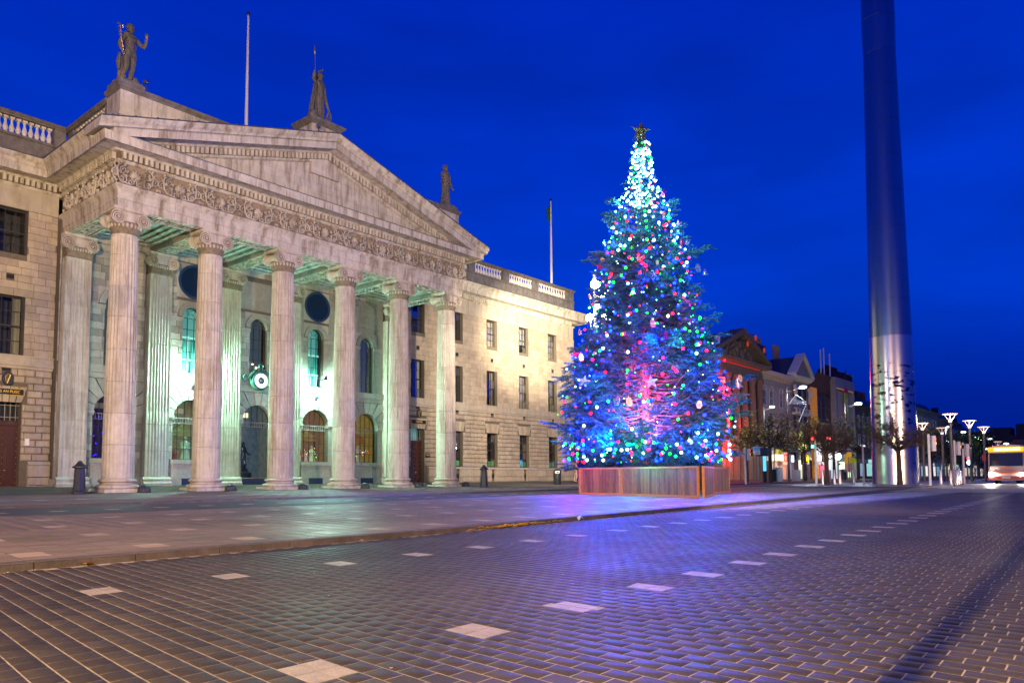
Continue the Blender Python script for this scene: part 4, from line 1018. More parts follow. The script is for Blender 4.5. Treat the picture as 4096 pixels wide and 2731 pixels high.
# tympanum stones
zt = lambda x: ZA-sl*abs(x-XA)-1.30
rr = random.Random(2); rows = 6; z0 = 16.66
for r in range(rows):
    a, c = z0+r*.46, z0+(r+1)*.46; half = (ZA-1.30-a)/sl
    x = XA-half-.3*(r % 2)
    while x < XA+half:
        w_ = rr.uniform(1.1, 2.0); p, q = max(x, XA-half), min(x+w_, XA+half); x += w_
        if q-p < .1: continue
        poly = [(p+.004, a+.004), (q-.004, a+.004), (q-.004, min(c-.004, max(a+.01, zt(q)))), (p+.004, min(c-.004, max(a+.01, zt(p))))]
        if p < XA < q and zt(XA) > c: pass
        if zt(p) < c or zt(q) < c:
            if p < XA < q: poly = [(p+.004, a+.004), (q-.004, a+.004), (q-.004, min(c, max(a+.01, zt(q)))), (XA, min(c, zt(XA))), (p+.004, min(c, max(a+.01, zt(p))))]
            else:
                xc = XA-(ZA-1.30-c)/sl if q < XA else XA+(ZA-1.30-c)/sl
                if p < xc < q:
                    poly = [(p+.004, a+.004), (q-.004, a+.004), (q-.004, min(c-.004, max(a+.01, zt(q)))), (xc, c-.004), (p+.004, min(c-.004, max(a+.01, zt(p))))]
        b = MB(); b.prism(poly, lambda p_, t: (p_[0], t, p_[1]), YF+.02+rr.uniform(-.004, .004), YF+.25); part(b, 'tympanum_stone', M['portland'], ent)
b = MB(); b.prism([(15, 16.6), (37.6, 16.6), (XA, 20.4)], lambda p, t: (p[0], t, p[1]), YF+.26, YF+.5); part(b, 'tympanum_core', M['joint'], ent)
# carved frieze: palmettes and scrolls
def ornament():
    b = MB(); y = -.075
    for i in range(7):                      # palmette lobes
        a = math.radians(-66+22*i); L = .44-.05*abs(i-3); x1, z1 = math.sin(a)*L, math.cos(a)*L
        b.tube([(0.02*math.sin(a), y+.02, -.16), (x1*.45, y-.01, -.16+z1*.45), (x1*.85, y, -.16+z1*.85), (x1*1.02, y+.01, -.16+z1)], [.022, .045, .052, .02], 5)
    b.ball((0, y, -.2), .06, 6, 5)
    for s in (-1, 1):
        def scroll(cx, cz, r, turns, fl, tr=.034):
            pts = []; n = 22
            for i in range(n):
                t = i/(n-1); a = fl*2*PI*turns*t+(PI/2 if s > 0 else PI/2); rr_ = r*(1-t)**.8+.015; pts.append((cx+rr_*math.cos(a)*s, y+.01, cz+rr_*math.sin(a)))
            b.tube(pts, [tr*(1-.5*i/(n-1)) for i in range(n)], 5)
        scroll(s*.20, -.33, .15, 1.4, 1); scroll(s*.62, .17, .24, 1.6, -1); scroll(s*.60, -.28, .20, 1.6, 1); scroll(s*.92, -.05, .19, 1.5, -1)
        b.tube([(s*.05, y, -.42), (s*.3, y, -.46), (s*.55, y, -.42), (s*.8, y, -.25), (s*.85, y, .1), (s*.98, y, .3)], [.03, .035, .04, .04, .035, .02], 5)
        for (px, pz, an) in ((.38, .02, 20), (.44, .34, 60), (.80, .36, 10), (1.0, -.33, 150), (.36, -.1, 100), (.75, -.02, -30)):
            for k in range(3):
                a = math.radians(an-25+25*k)*s; L = .16; b.tube([(s*px, y, pz), (s*px+L*.6*math.sin(a), y-.02, pz+L*.6*math.cos(a)), (s*px+L*math.sin(a), y, pz+L*math.cos(a))], [.015, .032, .01], 4)
        b.ball((s*.62, y-.01, .17), .05, 6, 4); b.ball((s*.60, y-.01, -.28), .045, 6, 4)
    me = b.mesh('frieze_carving', M['portland'], True); bm = bmesh.new(); bm.from_mesh(me); bmesh.ops.recalc_face_normals(bm, faces=bm.faces); bm.to_mesh(me); bm.free(); return me
ome = ornament()
for i in range(11):
    o = plink('frieze_carving', ome, ent, (15.42+2.165*i-.0, YF-.03, 15.19), 0, (.98, 1.7, 1.02))
for i in range(3): plink('frieze_carving', ome, ent, (14.69, 37.2+2.165*i, 15.19), -PI/2, (.98, 1.7, 1.02))
for i in range(3): plink('frieze_carving', ome, ent, (37.93, 37.2+2.165*i, 15.19), PI/2, (.98, 1, .98))
# soffit and ceiling of the portico, with Greek key panels
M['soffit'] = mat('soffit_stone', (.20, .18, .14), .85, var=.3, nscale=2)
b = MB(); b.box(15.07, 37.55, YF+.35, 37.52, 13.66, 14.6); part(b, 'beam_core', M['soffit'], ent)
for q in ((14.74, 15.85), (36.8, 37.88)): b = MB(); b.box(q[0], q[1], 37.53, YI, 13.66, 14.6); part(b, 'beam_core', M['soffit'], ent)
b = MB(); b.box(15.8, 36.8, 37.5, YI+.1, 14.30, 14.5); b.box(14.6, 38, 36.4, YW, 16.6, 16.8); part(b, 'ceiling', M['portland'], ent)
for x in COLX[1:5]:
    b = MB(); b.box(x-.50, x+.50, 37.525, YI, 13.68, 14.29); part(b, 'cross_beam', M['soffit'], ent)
b = MB()
for i in range(5):
    a, c = (COLX[i]+.5, COLX[i+1]-.5)
    if i == 0: a = 15.86
    if i == 4: c = 36.79
    for (k, zz) in ((0, 13.95), (.3, 14.08), (.6, 14.18)):
        y0, y1 = 37.53+k, YI-k
        w_ = .28
        b.box(a+k, c-k, y0, y0+w_, zz, 14.3); b.box(a+k, c-k, y1-w_, y1, zz, 14.3); b.box(a+k, a+k+w_, y0+w_, y1-w_, zz, 14.3); b.box(c-k-w_, c-k, y0+w_, y1-w_, zz, 14.3)
part(b, 'coffer', M['portland'], ent)
def key_unit(w_, L):
    """one meander repeat L long and w_ wide, as raised fillets"""
    b = MB(); t = .07; h = .06
    def bar(x0, x1, y0, y1): b.box(x0, x1, y0, y1, -h, 0)
    bar(0, L, -w_/2, -w_/2+t); bar(0, L, w_/2-t, w_/2)
    q = w_*.62; y0 = -q/2
    bar(.04, L*.86, q/2-t, q/2); bar(.04, .04+t, y0, q/2-t); bar(.04+t, L*.62, y0, y0+t); bar(L*.62-t, L*.62, y0+t, 0.06); bar(L*.30, L*.62-t, .06-t, .06); bar(L*.86-t, L*.86, y0, q/2-t); bar(L*.86, L+.04, y0, y0+t)
    me = b.mesh('greek_key_relief', M['portland']); bm = bmesh.new(); bm.from_mesh(me); bmesh.ops.recalc_face_normals(bm, faces=bm.faces); bm.to_mesh(me); bm.free(); return me
kme = key_unit(.95, .72)
for i in range(5):
    a = COLX[i]+.86
    for k in range(4): plink('greek_key_relief', kme, ent, (a+k*.65, 36.93, 13.655), 0, (.9, 1, 1))
for x in COLX:
    xx = x if x not in (COLX[0], COLX[5]) else (15.29 if x == COLX[0] else 37.34)
    for k in range(6): plink('greek_key_relief', kme, ent, (xx, 37.85+k*.72, 13.655 if x in (COLX[0], COLX[5]) else 13.675), PI/2, (1, .92, 1))
b = MB(); run_profile(b, [(15.9, YI), (36.8, YI)], [(-.05, 13.63), (.08, 13.63), (.08, 13.9), (.12, 13.92), (.12, 14.15), (.22, 14.2), (.22, 14.29), (-.05, 14.29)]); part(b, 'inner_architrave', M['portland'], ent)
# ---------------------------------------------------------------- attic, parapets and balustrades
par = holder('parapet', GPO, (26.16, YW, 17.1))
b = MB(); b.box(14.80, 37.9, 36.66, 37.2, 17.08, 19.42); b.box(14.80, 15.6, 37.2, 38.15, 17.08, 19.42); b.box(37.1, 37.9, 37.2, 38.15, 17.08, 19.42); b.box(15.6, 37.1, 37.2, 45, 17.08, 17.3); part(b, 'attic_wall', M['portland'], par)
b = MB(); run_profile(b, [(14.80, 38.15), (14.80, 36.66), (37.9, 36.66), (37.9, 38.15)], [(-.3, 18.16), (.08, 18.16), (.03, 18.32), (-.3, 18.34)]); part(b, 'attic_base', M['portland'], par)
b = MB()
for x in (16.3, 18.0, 19.6, 21.2, 31.5, 33.0, 34.6, 36.2): b.box(x-.006, x+.006, 36.652, 36.66, 18.34, 19.42)
part(b, 'attic_joints', M['joint'], par)
b = MB(); run_profile(b, [(14.80, 38.15), (14.80, 36.66), (37.9, 36.66), (37.9, 38.15)], [(-.6, 19.425), (.02, 19.425), (.06, 19.50), (.15, 19.56), (.17, 19.66), (.05, 19.74), (-.6, 19.80)]); part(b, 'attic_coping', M['darkstone'], par)
for x in (15.3, 37.1):
    b = MB(); b.box(x-.62, x+.62, 36.6, 37.9, 19.70, 19.92); b.box(x-.55, x+.55, 36.66, 37.8, 19.92, 20.0); part(b, 'statue_plinth', M['darkstone'], par)
b = MB(); b.box(25.26, 27.20, 36.2, 37.9, 18.5, 21.45); part(b, 'central_pedestal', M['portland'], par)
b = MB(); run_profile(b, [(25.26, 37.9), (25.26, 36.2), (27.20, 36.2), (27.20, 37.9)], [(-.9, 21.455), (.03, 21.455), (.10, 21.55), (.26, 21.66), (.28, 21.78), (.1, 21.86), (-.9, 21.92)]); part(b, 'pedestal_cap', M['darkstone'], par)
# parapet of the wings and the returns
YB = 43.15
segs_w = [(5, 14.75), (37.95, 61.05)]
b = MB()
for (a, c) in segs_w: b.box(a, c, YB-.02, YB+.5, 17.08, 18.18)
b.box(14.86, 15.3, 38.15, YB, 17.08, 18.18); b.box(37.4, 37.84, 38.15, YB, 17.08, 18.18); b.box(60.6, 61.05, YB+.5, 52, 17.08, 18.18)
part(b, 'parapet_wall', M['darkstone'], par)
b = MB()
for (a, c) in segs_w: b = MB(); b.box(a, c, YB-.10, YB+.5, 18.185, 18.32); part(b, 'balustrade_plinth', M['darkstone'], par)
b = MB()
part(b, 'balustrade_plinth', M['darkstone'], par); b = MB(); b.box(14.78, 15.35, 38.155, YB-.101, 18.185, 18.319); part(b, 'balustrade_plinth', M['darkstone'], par); b = MB(); b.box(37.35, 37.92, 38.155, YB-.10, 18.185, 18.32); part(b, 'balustrade_plinth', M['darkstone'], par)
b = MB()
run_profile(b, [(5, YB), (14.82, YB), (14.82, 38.155)], [(-.42, 19.22), (.04, 19.22), (.06, 19.28), (.14, 19.32), (.14, 19.42), (.02, 19.50), (-.42, 19.50)])
run_profile(b, [(37.88, 38.155), (37.88, YB), (61.05, YB), (61.05, 52)], [(-.42, 19.22), (.04, 19.22), (.06, 19.28), (.14, 19.32), (.14, 19.42), (.02, 19.50), (-.42, 19.50)])
part(b, 'balustrade_rail', M['darkstone'], par)
piers = [(14.2, 14.75), (5, 5.6), (45.85, 46.65), (50.25, 51.15), (54.62, 55.42), (59.9, 61.05)]
b = MB()
for (a, c) in piers: b.box(a, c, YB, YB+.42, 18.325, 19.215)
b.box(14.84, 15.26, 38.16, 38.5, 18.325, 19.215); b.box(14.84, 15.26, 42.5, YB-.0, 18.325, 19.215); part(b, 'balustrade_pier', M['darkstone'], par)
bp = MB(); bp.cbox((0, 0, .045), .20, .20, .09); bp.lathe([(.07, .09), (.075, .13), (.115, .24), (.12, .32), (.085, .45), (.055, .58), (.05, .66), (.07, .70), (.05, .73), (.06, .78)], (0, 0, 0), 12); bp.cbox((0, 0, .835), .20, .20, .11)
bme = bp.mesh('baluster', M['baluster']); bm = bmesh.new(); bm.from_mesh(bme); bmesh.ops.recalc_face_normals(bm, faces=bm.faces); bm.to_mesh(bme); bm.free()
def balrow(a, c, y, n): 
    for i in range(n): plink('baluster', bme, par, (a+(c-a)*(i+.5)/n, y+.2, 18.322), 0, (1.05, 1.05, .985))
balrow(11.6, 14.15, YB, 9); balrow(8.2, 11.6, YB, 12); balrow(46.7, 50.2, YB, 10); balrow(51.2, 54.55, YB, 10); balrow(55.45, 59.85, YB, 11)
balrow(41.5, 45.8, YB, 13); balrow(38.6, 41.4, YB, 8)
for i in range(10): plink('baluster', bme, par, (15.02, 38.85+i*.37, 18.322), 0, (1.05, 1.05, .985))
b = MB(); b.box(15.3, 37.4, 38.2, 59, 17.1, 17.4); b.box(5, 15.3, YB+.5, 59, 17.1, 17.4); b.box(37.4, 60.5, YB+.5, 59, 17.1, 17.4); part(b, 'roof', M['slate'], GPO)
# ---------------------------------------------------------------- flagpoles, floodlight
def flagpole(x, y, z0, z1, label, lean=0):
    t = thing('flagpole', label, 'flagpole', (x, y, z0), 0, 'flagpoles on the roof'); H_ = z1-z0
    b = MB(); b.tube([(0, 0, 0), (lean*.5, 0, H_*.5), (lean, 0, H_)], [.13, .11, .06], 10); o = b.obj('pole', M['polewhite'], t)
    b = MB(); b.ball((lean, 0, H_+.12), .13, 10, 8); b.obj('finial', M['iron'], t)
flagpole(26.16, 44.9, 17.4, 31.9, 'tall white flagpole rising behind the ridge of the portico')
flagpole(59.2, 44.5, 17.4, 28.4, 'white flagpole above the balustrade at the right end of the building')
def small_flood(x, y, z, label):
    t = thing('floodlight', label, 'floodlight', (x, y, z)); b = MB(); b.tube([(0, 0, 0), (-.05, -.05, .28)], .02, 5); b.obj('bracket', M['iron'], t)
    b = MB(); b.lathe([(.05, -.12), (.11, -.08), (.13, .08), (.11, .1)], (0, 0, 0), 12); o = b.obj('housing', M['steel'], t, (-.08, -.05, .42)); o.rotation_euler = (1.2, .3, .4)
small_flood(16.05, 36.7, 19.8, 'small floodlight on the coping beside the left statue')
small_flood(25.5, 35.9, 20.75, 'small round floodlight at the foot of the central pedestal')
# ---------------------------------------------------------------- lanterns and clock
def lantern(k, label):
    x = BAY[k]+.35 if k == 3 else BAY[k]-.35
    x = BAY[k]
    t = thing('wall_lantern', label, 'lantern', (x, YI-.08, 6.35), 0, 'green-white lanterns on the portico wall')
    b = MB(); b.box(-.10, .10, -.05, .0, -.25, .25); b.lathe([(.06, .25), (.03, .35), (.01, .5)], (0, -.03, 0), 8); b.obj('back_plate', M['iron'], t)
    b = MB(); b.tube([(0, -.05, -.05), (.12, -.30, .02), (.2, -.62, .12), (.2, -.8, .2), (.2, -.82, .34)], [.05, .04, .035, .035, .04], 8)
    b.tube([(0, -.05, -.2), (.08, -.2, -.06), (.12, -.32, .02)], .025, 6); b.obj('arm', M['iron'], t)
    L = (.2, -.82)
    b = MB(); b.lathe([(.13, .40), (.21, .55), (.23, .95), (.20, 1.02)], (L[0], L[1], 0), 14); b.obj('glass', M['lampt'], t)
    b = MB(); b.lathe([(.20, 1.03), (.36, 1.0), (.37, 1.03), (.28, 1.08), (.16, 1.16), (.10, 1.3), (.02, 1.42)], (L[0], L[1], 0), 14); b.lathe([(.10, .34), (.15, .39), (.13, .40)], (L[0], L[1], 0), 12)
    for i in range(6): a = PI*i/3; b.ball((L[0]+.26*math.cos(a), L[1]+.26*math.sin(a), 1.1), .035, 5, 4)
    b.obj('cap', M['iron'], t)
    point('lantern_light', (t.location.x+L[0], t.location.y+L[1]-.38, 6.35+.75), 1300, TEAL, .12)
    return t
lantern(3, 'bracket lantern on the portico wall left of the fourth free column, glowing green-white')
lantern(1, 'bracket lantern on the portico wall hidden behind the second column, glowing green-white')
ck = thing('clock', 'round white-lit clock with green scrolled bronze case over the entrance', 'clock', (BAY[2]-.32, YI-.9, 6.95))
vb = mat('green_bronze', (.05, .12, .10), .5, metal=.4, var=.3, nscale=12)
rim = MB(); rim.lathe([(.44, .02), (.455, -.03), (.50, -.06), (.60, -.04), (.62, .06), (.60, .30), (.3, .36), (.001, .36)], (0, 0, 0), 32, cap=False); o = rim.obj('case', vb, ck); o.rotation_euler.x = -PI/2; smooth_angle(o, 40)
b = MB(); b.add([(.45*math.cos(2*PI*i/32), 0, .45*math.sin(2*PI*i/32)) for i in range(32)], [tuple(range(32))]); o = b.obj('face', M['clock'], ck, (0, -.005, 0))
b = MB(); b.add([(.22*math.cos(2*PI*i/24), 0, .22*math.sin(2*PI*i/24)) for i in range(24)], [tuple(range(24))]); b.obj('centre_disc', mat('clock_centre', (.06, .08, .12), .5), ck, (0, -.013, 0))
b = MB()
for (a, L, w_) in ((290, .24, .016), (235, .34, .011)):
    ar = math.radians(90-a); b.tube([(-.05*math.cos(ar), 0, -.05*math.sin(ar)), (L*math.cos(ar), 0, L*math.sin(ar))], w_, 4)
b.obj('hands', M['polewhite'], ck, (0, -.03, 0))
b = MB()
for i in range(12): a = math.radians(30*i); b.cbox((.38*math.cos(a), -.012, .38*math.sin(a)), .03 if i % 3 else .05, .006, .03 if i % 3 else .05)
b.obj('hour_marks', mat('clock_blue', (.15, .3, .6), .5), ck)
b = MB()
for s in (-1, 1):
    pts = [(s*(.02), 0, .72), (s*.35, 0, .62), (s*.62, 0, .35), (s*.80, 0, .12), (s*.98, 0, .02), (s*1.12, 0, .12), (s*1.10, 0, .26), (s*.98, 0, .28), (s*.95, 0, .18)]
    b.tube(pts, [.06, .09, .10, .09, .07, .06, .05, .04, .03], 8)
b.tube([(0, 0, .62), (-.13, 0, .8), (-.1, 0, 1.0), (.05, 0, 1.05), (.12, 0, .95), (.08, 0, .75), (0, 0, .62)], .05, 8)
for i in range(3): b.tube([(-.06+.06*i, 0, .7), (-.05+.05*i, 0, .98)], .012, 4)
b.obj('scroll_crest', vb, ck, (0, .08, 0))
b = MB(); b.box(-.08, .08, .3, .86, -.25, .1); b.obj('bracket', vb, ck)
# figures and displays behind the portico windows
def figurine(x, z, h, col, label, y=None):
    y = YI+1.0 if y is None else y
    mt = mat('painted_plaster', col, .6)
    b = MB(); b.lathe([(.26*h, 0), (.22*h, .1*h), (.15*h, .55*h), (.19*h, .72*h), (.08*h, .8*h)], (0, 0, 0), 10); b.ball((0, 0, .88*h), .1*h, 8, 6)
    b.tube([(-.16*h, 0, .7*h), (-.2*h, -.1*h, .5*h), (-.05*h, -.17*h, .5*h)], .045*h, 6); b.tube([(.16*h, 0, .7*h), (.2*h, -.1*h, .5*h), (.05*h, -.17*h, .5*h)], .045*h, 6)
    tag(b.obj('crib_figure', mt, None, (x, y, z), smooth=True), label, 'figure', 'figures in the post office windows')
x = BAY[3]
figurine(x+.45, 1.98, 1.15, (.75, .62, .35), 'standing robed figure in cream, right half of the window by the lantern')
figurine(x-.05, 1.98, .8, (.7, .35, .3), 'kneeling pink robed figure in the window by the lantern')
figurine(x-.6, 1.98, .75, (.35, .1, .12), 'small red robed figure at the left of the window by the lantern')
figurine(x+.78, 1.98, .85, (.55, .12, .10), 'small figure in red beside the right frame of the window by the lantern')
figurine(BAY[4]+.1, 1.98, 1.35, (.85, .75, .55), 'slim pale figure in the last window of the portico')
figurine(BAY[4]-.35, 1.98, .9, (.55, .4, .15), 'brown robed figure in the last window of the portico')
figurine(BAY[1]+.2, 1.98, 1.45, (.30, .42, .30), 'large pale green statue in the window between the second and third pilasters')
figurine(BAY[1]-.4, 1.98, .8, (.5, .06, .05), 'small red figure in the window behind the second column')
figurine(BAY[0]+.55, 1.98, 1.9, (.35, .02, .05), 'dark red figure among coloured lights in the first window')
for k in (1, 3, 4):
    x = BAY[k]; t = thing('crib_roof', ['', 'green lit thatched stable roof in the second portico window', '', 'orange brown stable roof in the window by the lantern', 'dark brown stable roof in the last portico window'][k], 'stable', (x, YI+1.1, 3.4))
    b = MB(); b.prism([(-.98, 0), (.9, 0), (.55, .38), (.0, .72), (-.5, .45)], lambda p, tt: (p[0], tt, p[1]), -.2, .5); b.obj('roof', mat('thatch', (.38, .17, .04) if k != 1 else (.15, .2, .08), .9, var=.4, nscale=14, emis=(.5, .2, .03), estr=.12), t)
    b = MB(); b.tube([(-.85, 0, 0), (-.85, 0, -1.4)], .04, 5); b.tube([(.8, 0, 0), (.8, 0, -1.4)], .04, 5); b.obj('post', M['wood'], t)
rr = random.Random(12); b1 = {c: MB() for c in ('red', 'blue', 'green', 'white', 'warm')}
for k in (0, 3, 4):
    for i in range(34 if k == 0 else 16):
        c = rr.choice(['red', 'blue', 'blue', 'white'] if k == 0 else ['red', 'green', 'white', 'warm'])
        b1[c].ball((BAY[k]+rr.uniform(-.85, .9), YI+rr.uniform(.6, 1.3), rr.uniform(2.1, 4.4 if k == 0 else 3.0)), rr.uniform(.012, .028), 5, 4)
t = thing('window_fairy_lights', 'tiny coloured fairy lights scattered inside the portico shop windows', 'fairy lights', (BAY[0], YI+.8, 2))
for c, bb in b1.items(): o = bb.obj(c+'_bulbs', M['bulb_'+c]); o.location = -t.location; o.parent = t; o['kind'] = 'stuff'
# ---------------------------------------------------------------- sculpture helper: skinned figures
def skinned(name, joints, edges, mt, parent=None, loc=(0,0,0), sub=2, root=0):
    me = bpy.data.meshes.new(name); me.from_pydata([j[0] for j in joints], edges, [])
    o = bpy.data.objects.new(name, me); C.objects.link(o); o.modifiers.new('skin', 'SKIN')
    for i, j in enumerate(joints):
        sv = me.skin_vertices[0].data[i]; r = j[1]; sv.radius = (r, r) if not isinstance(r, tuple) else r; sv.use_root = (i == root)
    s = o.modifiers.new('sub', 'SUBSURF'); s.levels = sub; s.render_levels = sub
    dg = bpy.context.evaluated_depsgraph_get(); m2 = bpy.data.meshes.new_from_object(o.evaluated_get(dg)); bpy.data.objects.remove(o)
    m2.materials.clear(); m2.materials.append(mt); m2.polygons.foreach_set('use_smooth', [True]*len(m2.polygons))
    return link(name, m2, parent, loc)
def body(H, armL, armR, legL, legR, hip=.5, twist=0):
    """joints in units of H; returns joints/edges. arms, legs: lists of (x,y,z)"""
    J = [((0, 0, .52), .085), ((0, 0, .60), .078), ((0, 0, .68), .085), ((0, 0, .77), (.105, .075)), ((0, 0, .835), .04), ((0, -.005, .875), .042), ((0, -.012, .915), .062), ((0, -.008, .955), .058), ((0, 0, .985), .03)]
    E_ = [(i, i+1) for i in range(8)]
    for arm, s in ((armL, -1), (armR, 1)):
        b0 = len(J); J.append(((s*.085, 0, .80), .05)); E_.append((3, b0))
        rad = [.04, .034, .03, .022, .026]
        for i, p in enumerate(arm): J.append((p, rad[min(i, 4)])); E_.append((b0+i, b0+i+1))
    for leg, s in ((legL, -1), (legR, 1)):
        b0 = len(J); J.append(((s*.055, 0, .48), .07)); E_.append((0, b0))
        rad = [.058, .046, .040, .026, .022]
        for i, p in enumerate(leg): J.append((p, rad[min(i, 4)])); E_.append((b0+i, b0+i+1))
    return [((x*H, y*H, z*H), (r[0]*H, r[1]*H) if isinstance(r, tuple) else r*H) for ((x, y, z), r) in J], E_
def face(o_parent, H, mt, hair=True, turn=0):
    b = MB(); z = .925*H; y = -.06*H
    b.tube([(0, y-.002*H, z+.01*H), (0, y-.018*H, z-.012*H)], [.006*H, .009*H], 5)
    for s in (-1, 1): b.ball((s*.022*H, y+.002*H, z+.012*H), .008*H, 5, 4); b.ball((s*.056*H, y+.055*H, z), .012*H, 5, 4)
    b.tube([(-.018*H, y+.003*H, z-.03*H), (0, y-.003*H, z-.032*H), (.018*H, y+.003*H, z-.03*H)], .005*H, 4)
    h = b.obj('face_relief', mt, o_parent)
    if hair:
        b = MB(); rr = random.Random(5)
        for i in range(46):
            a = rr.uniform(0, 2*PI); e = rr.uniform(-.1, 1.3); r = .062*H
            if math.sin(a) < -.3 and e < .6: continue
            b.ball((r*math.cos(a)*math.cos(e), r*math.sin(a)*math.cos(e), .94*H+r*.9*math.sin(e)), .018*H, 5, 4)
        b.obj('hair', mt, o_parent)
def drape(b, z0, z1, r0, r1, cx=0, cy=0, folds=11, amp=.05, n=66, lev=7, sx=1, sy=.8, ph=0, seed=1):
    rr = random.Random(seed); k1, k2 = rr.uniform(0, 6), rr.uniform(0, 6); rings = []
    for l in range(lev+1):
        t = l/lev; z = z0+(z1-z0)*t; r = r0+(r1-r0)*t; rg = []
        for i in range(n):
            a = 2*PI*i/n; f = 1+amp*(1-.4*t)*(math.sin(folds*a+k1+1.5*t)+.5*math.sin((folds*2-5)*a+k2)); rg.append((cx*(1-t)+r*f*math.cos(a)*sx, cy*(1-t)+r*f*math.sin(a)*sy, z))
        rings.append(rg)
    b.rings(rings)
# left statue: nude messenger god with caduceus and raised purse
H1 = 3.0
st = thing('statue', 'stone statue of a young man with raised arm and gilded winged staff', 'statue', (15.35, 37.1, 20.0), .25)
J, E_ = body(H1, [(-.135, .01, .70), (-.175, .02, .60), (-.165, -.03, .50), (-.150, -.05, .455), (-.145, -.06, .43)], [(.14, -.01, .765), (.235, -.04, .715), (.255, -.05, .80), (.26, -.06, .87), (.258, -.07, .90)],
            [(-.075, -.02, .36), (-.08, -.05, .27), (-.10, .0, .15), (-.11, .02, .045), (-.115, -.03, .02)], [(.06, .0, .36), (.05, .0, .26), (.04, .02, .14), (.03, .03, .045), (.035, -.02, .02)])
skinned('body', J, E_, M['statue'], st); face(st, H1, M['statue'])
b = MB(); b.box(-.55, .6, -.4, .45, -.02, .03); b.tube([(-.2, .3, 0), (-.22, .28, .9), (-.3, .2, 1.3)], [.2, .15, .08], 8); o = b.obj('tree_stump', M['statue'], st)
b = MB(); drape(b, 1.30, 1.62, .27, .25, folds=6, amp=.08, lev=3); b.tube([(-.5, .05, 1.35), (-.52, .1, .9), (-.5, .1, .55)], [.06, .11, .05], 6); b.tube([(.3, .05, 2.3), (.36, .1, 2.0), (.38, .1, 1.8)], [.05, .08, .03], 6); b.obj('cloth', M['statue'], st)
b = MB(); b.tube([(-.42, -.18, 1.25), (-.62, -.2, 2.0), (-.72, -.22, 2.62)], .02, 5)
for k in range(3):
    for s in (-1, 1): b.tube([(-.655-.035*k+s*.085*math.sin(i*PI/6)*(1 if k % 2 else 1), -.21, 2.0+.17*k+i*.028) for i in range(7)], .018, 4)
for s in (-1, 1): b.tube([(-.71, -.22, 2.55), (-.71+s*.12, -.22, 2.6), (-.71+s*.18, -.22, 2.5)], [.02, .035, .01], 5)
b.obj('staff', M['gold'], st)
b = MB(); b.ball((.755, -.2, 2.78), .09, 8, 6, sz=1.7); b.obj('gilded_purse', M['gold'], st)
b = MB(); b.ball((-.36, -.15, .22), .07, 6, 5, sz=2.2); b.obj('gilded_wing', M['gold'], st)
b = MB(); b.ball((.42, .2, .35), .24, 8, 6, sz=1.0); b.tube([(.42, .1, .3), (.62, 0, .22), (.75, -.02, .2)], [.09, .05, .03], 6); b.obj('ram_head', M['statue'], st)
# central statue: helmeted woman with spear and harp
st = thing('statue', 'stone statue of a helmeted woman with long spear and harp on the pediment top', 'statue', (26.3, 37.0, 21.95), .2)
H2 = 3.15
J, E_ = body(H2, [(-.13, .0, .78), (-.19, -.02, .80), (-.205, -.05, .88), (-.205, -.07, .925), (-.205, -.08, .95)], [(.125, .0, .68), (.12, -.02, .58), (.15, -.04, .47), (.19, -.05, .35), (.21, -.06, .30)],
            [(-.05, 0, .36), (-.05, -.02, .26), (-.06, 0, .15), (-.06, .02, .04), (-.06, -.03, .02)], [(.05, 0, .36), (.06, -.03, .26), (.06, 0, .14), (.06, .02, .04), (.065, -.03, .02)])
skinned('body', J, E_, M['statue'], st); face(st, H2, M['statue'])
b = MB(); drape(b, .02, 1.85, .34, .23, folds=13, amp=.07, lev=9); drape(b, 1.70, 2.38, .30, .25, folds=9, amp=.07, lev=4, seed=3); b.obj('robe', M['statue'], st)
b = MB(); drape(b, .45, 2.45, .16, .14, cx=-.18, cy=.2, folds=7, amp=.12, lev=6, seed=6); o = b.obj('cloak', M['statue'], st); o.location.x = -.22; o.location.y = .12
b = MB(); b.tube([(0, .22, 2.75), (.0, .24, 3.0), (0, .14, 3.25), (0, -.04, 3.3), (0, -.17, 3.24), (0, -.24, 3.34), (0, -.17, 3.4)], [.05, .07, .07, .06, .05, .04, .02], 7); b.lathe([(.21, 0), (.2, .1), (.13, .2), (.02, .24)], (0, .01, 2.95), 12); b.obj('helmet', M['statue'], st)
b = MB(); b.tube([(-.52, -.26, .35), (-.62, -.28, 2.0), (-.74, -.3, 3.85)], .022, 6); b.tube([(-.74, -.3, 3.85), (-.765, -.3, 4.05), (-.79, -.3, 4.5)], [.03, .06, .003], 5); b.obj('spear', M['gold'], st)
b = MB(); b.tube([(.70, -.2, .95), (.80, -.2, .7), (.74, -.2, .35), (.55, -.2, .05)], .05, 7); b.tube([(.72, -.2, .95), (.55, -.2, .85), (.42, -.2, .6), (.36, -.2, .3), (.50, -.2, .05)], .06, 7)
for i in range(6): b.tube([(.42+.055*i, -.2, .55+.05*i), (.50+.02*i, -.2, .1)], .01, 4)
b.obj('harp', M['statue'], st)
b = MB(); b.ball((-.55, -.05, .35), .26, 9, 7, sz=1.2); b.ball((-.55, -.28, .25), .14, 7, 6); b.tube([(-.75, 0, .35), (-.7, -.2, .1), (-.5, -.3, .02)], .07, 6); b.box(-.9, .75, -.5, .5, -.05, .04); b.obj('shield_and_plinth', M['statue'], st)
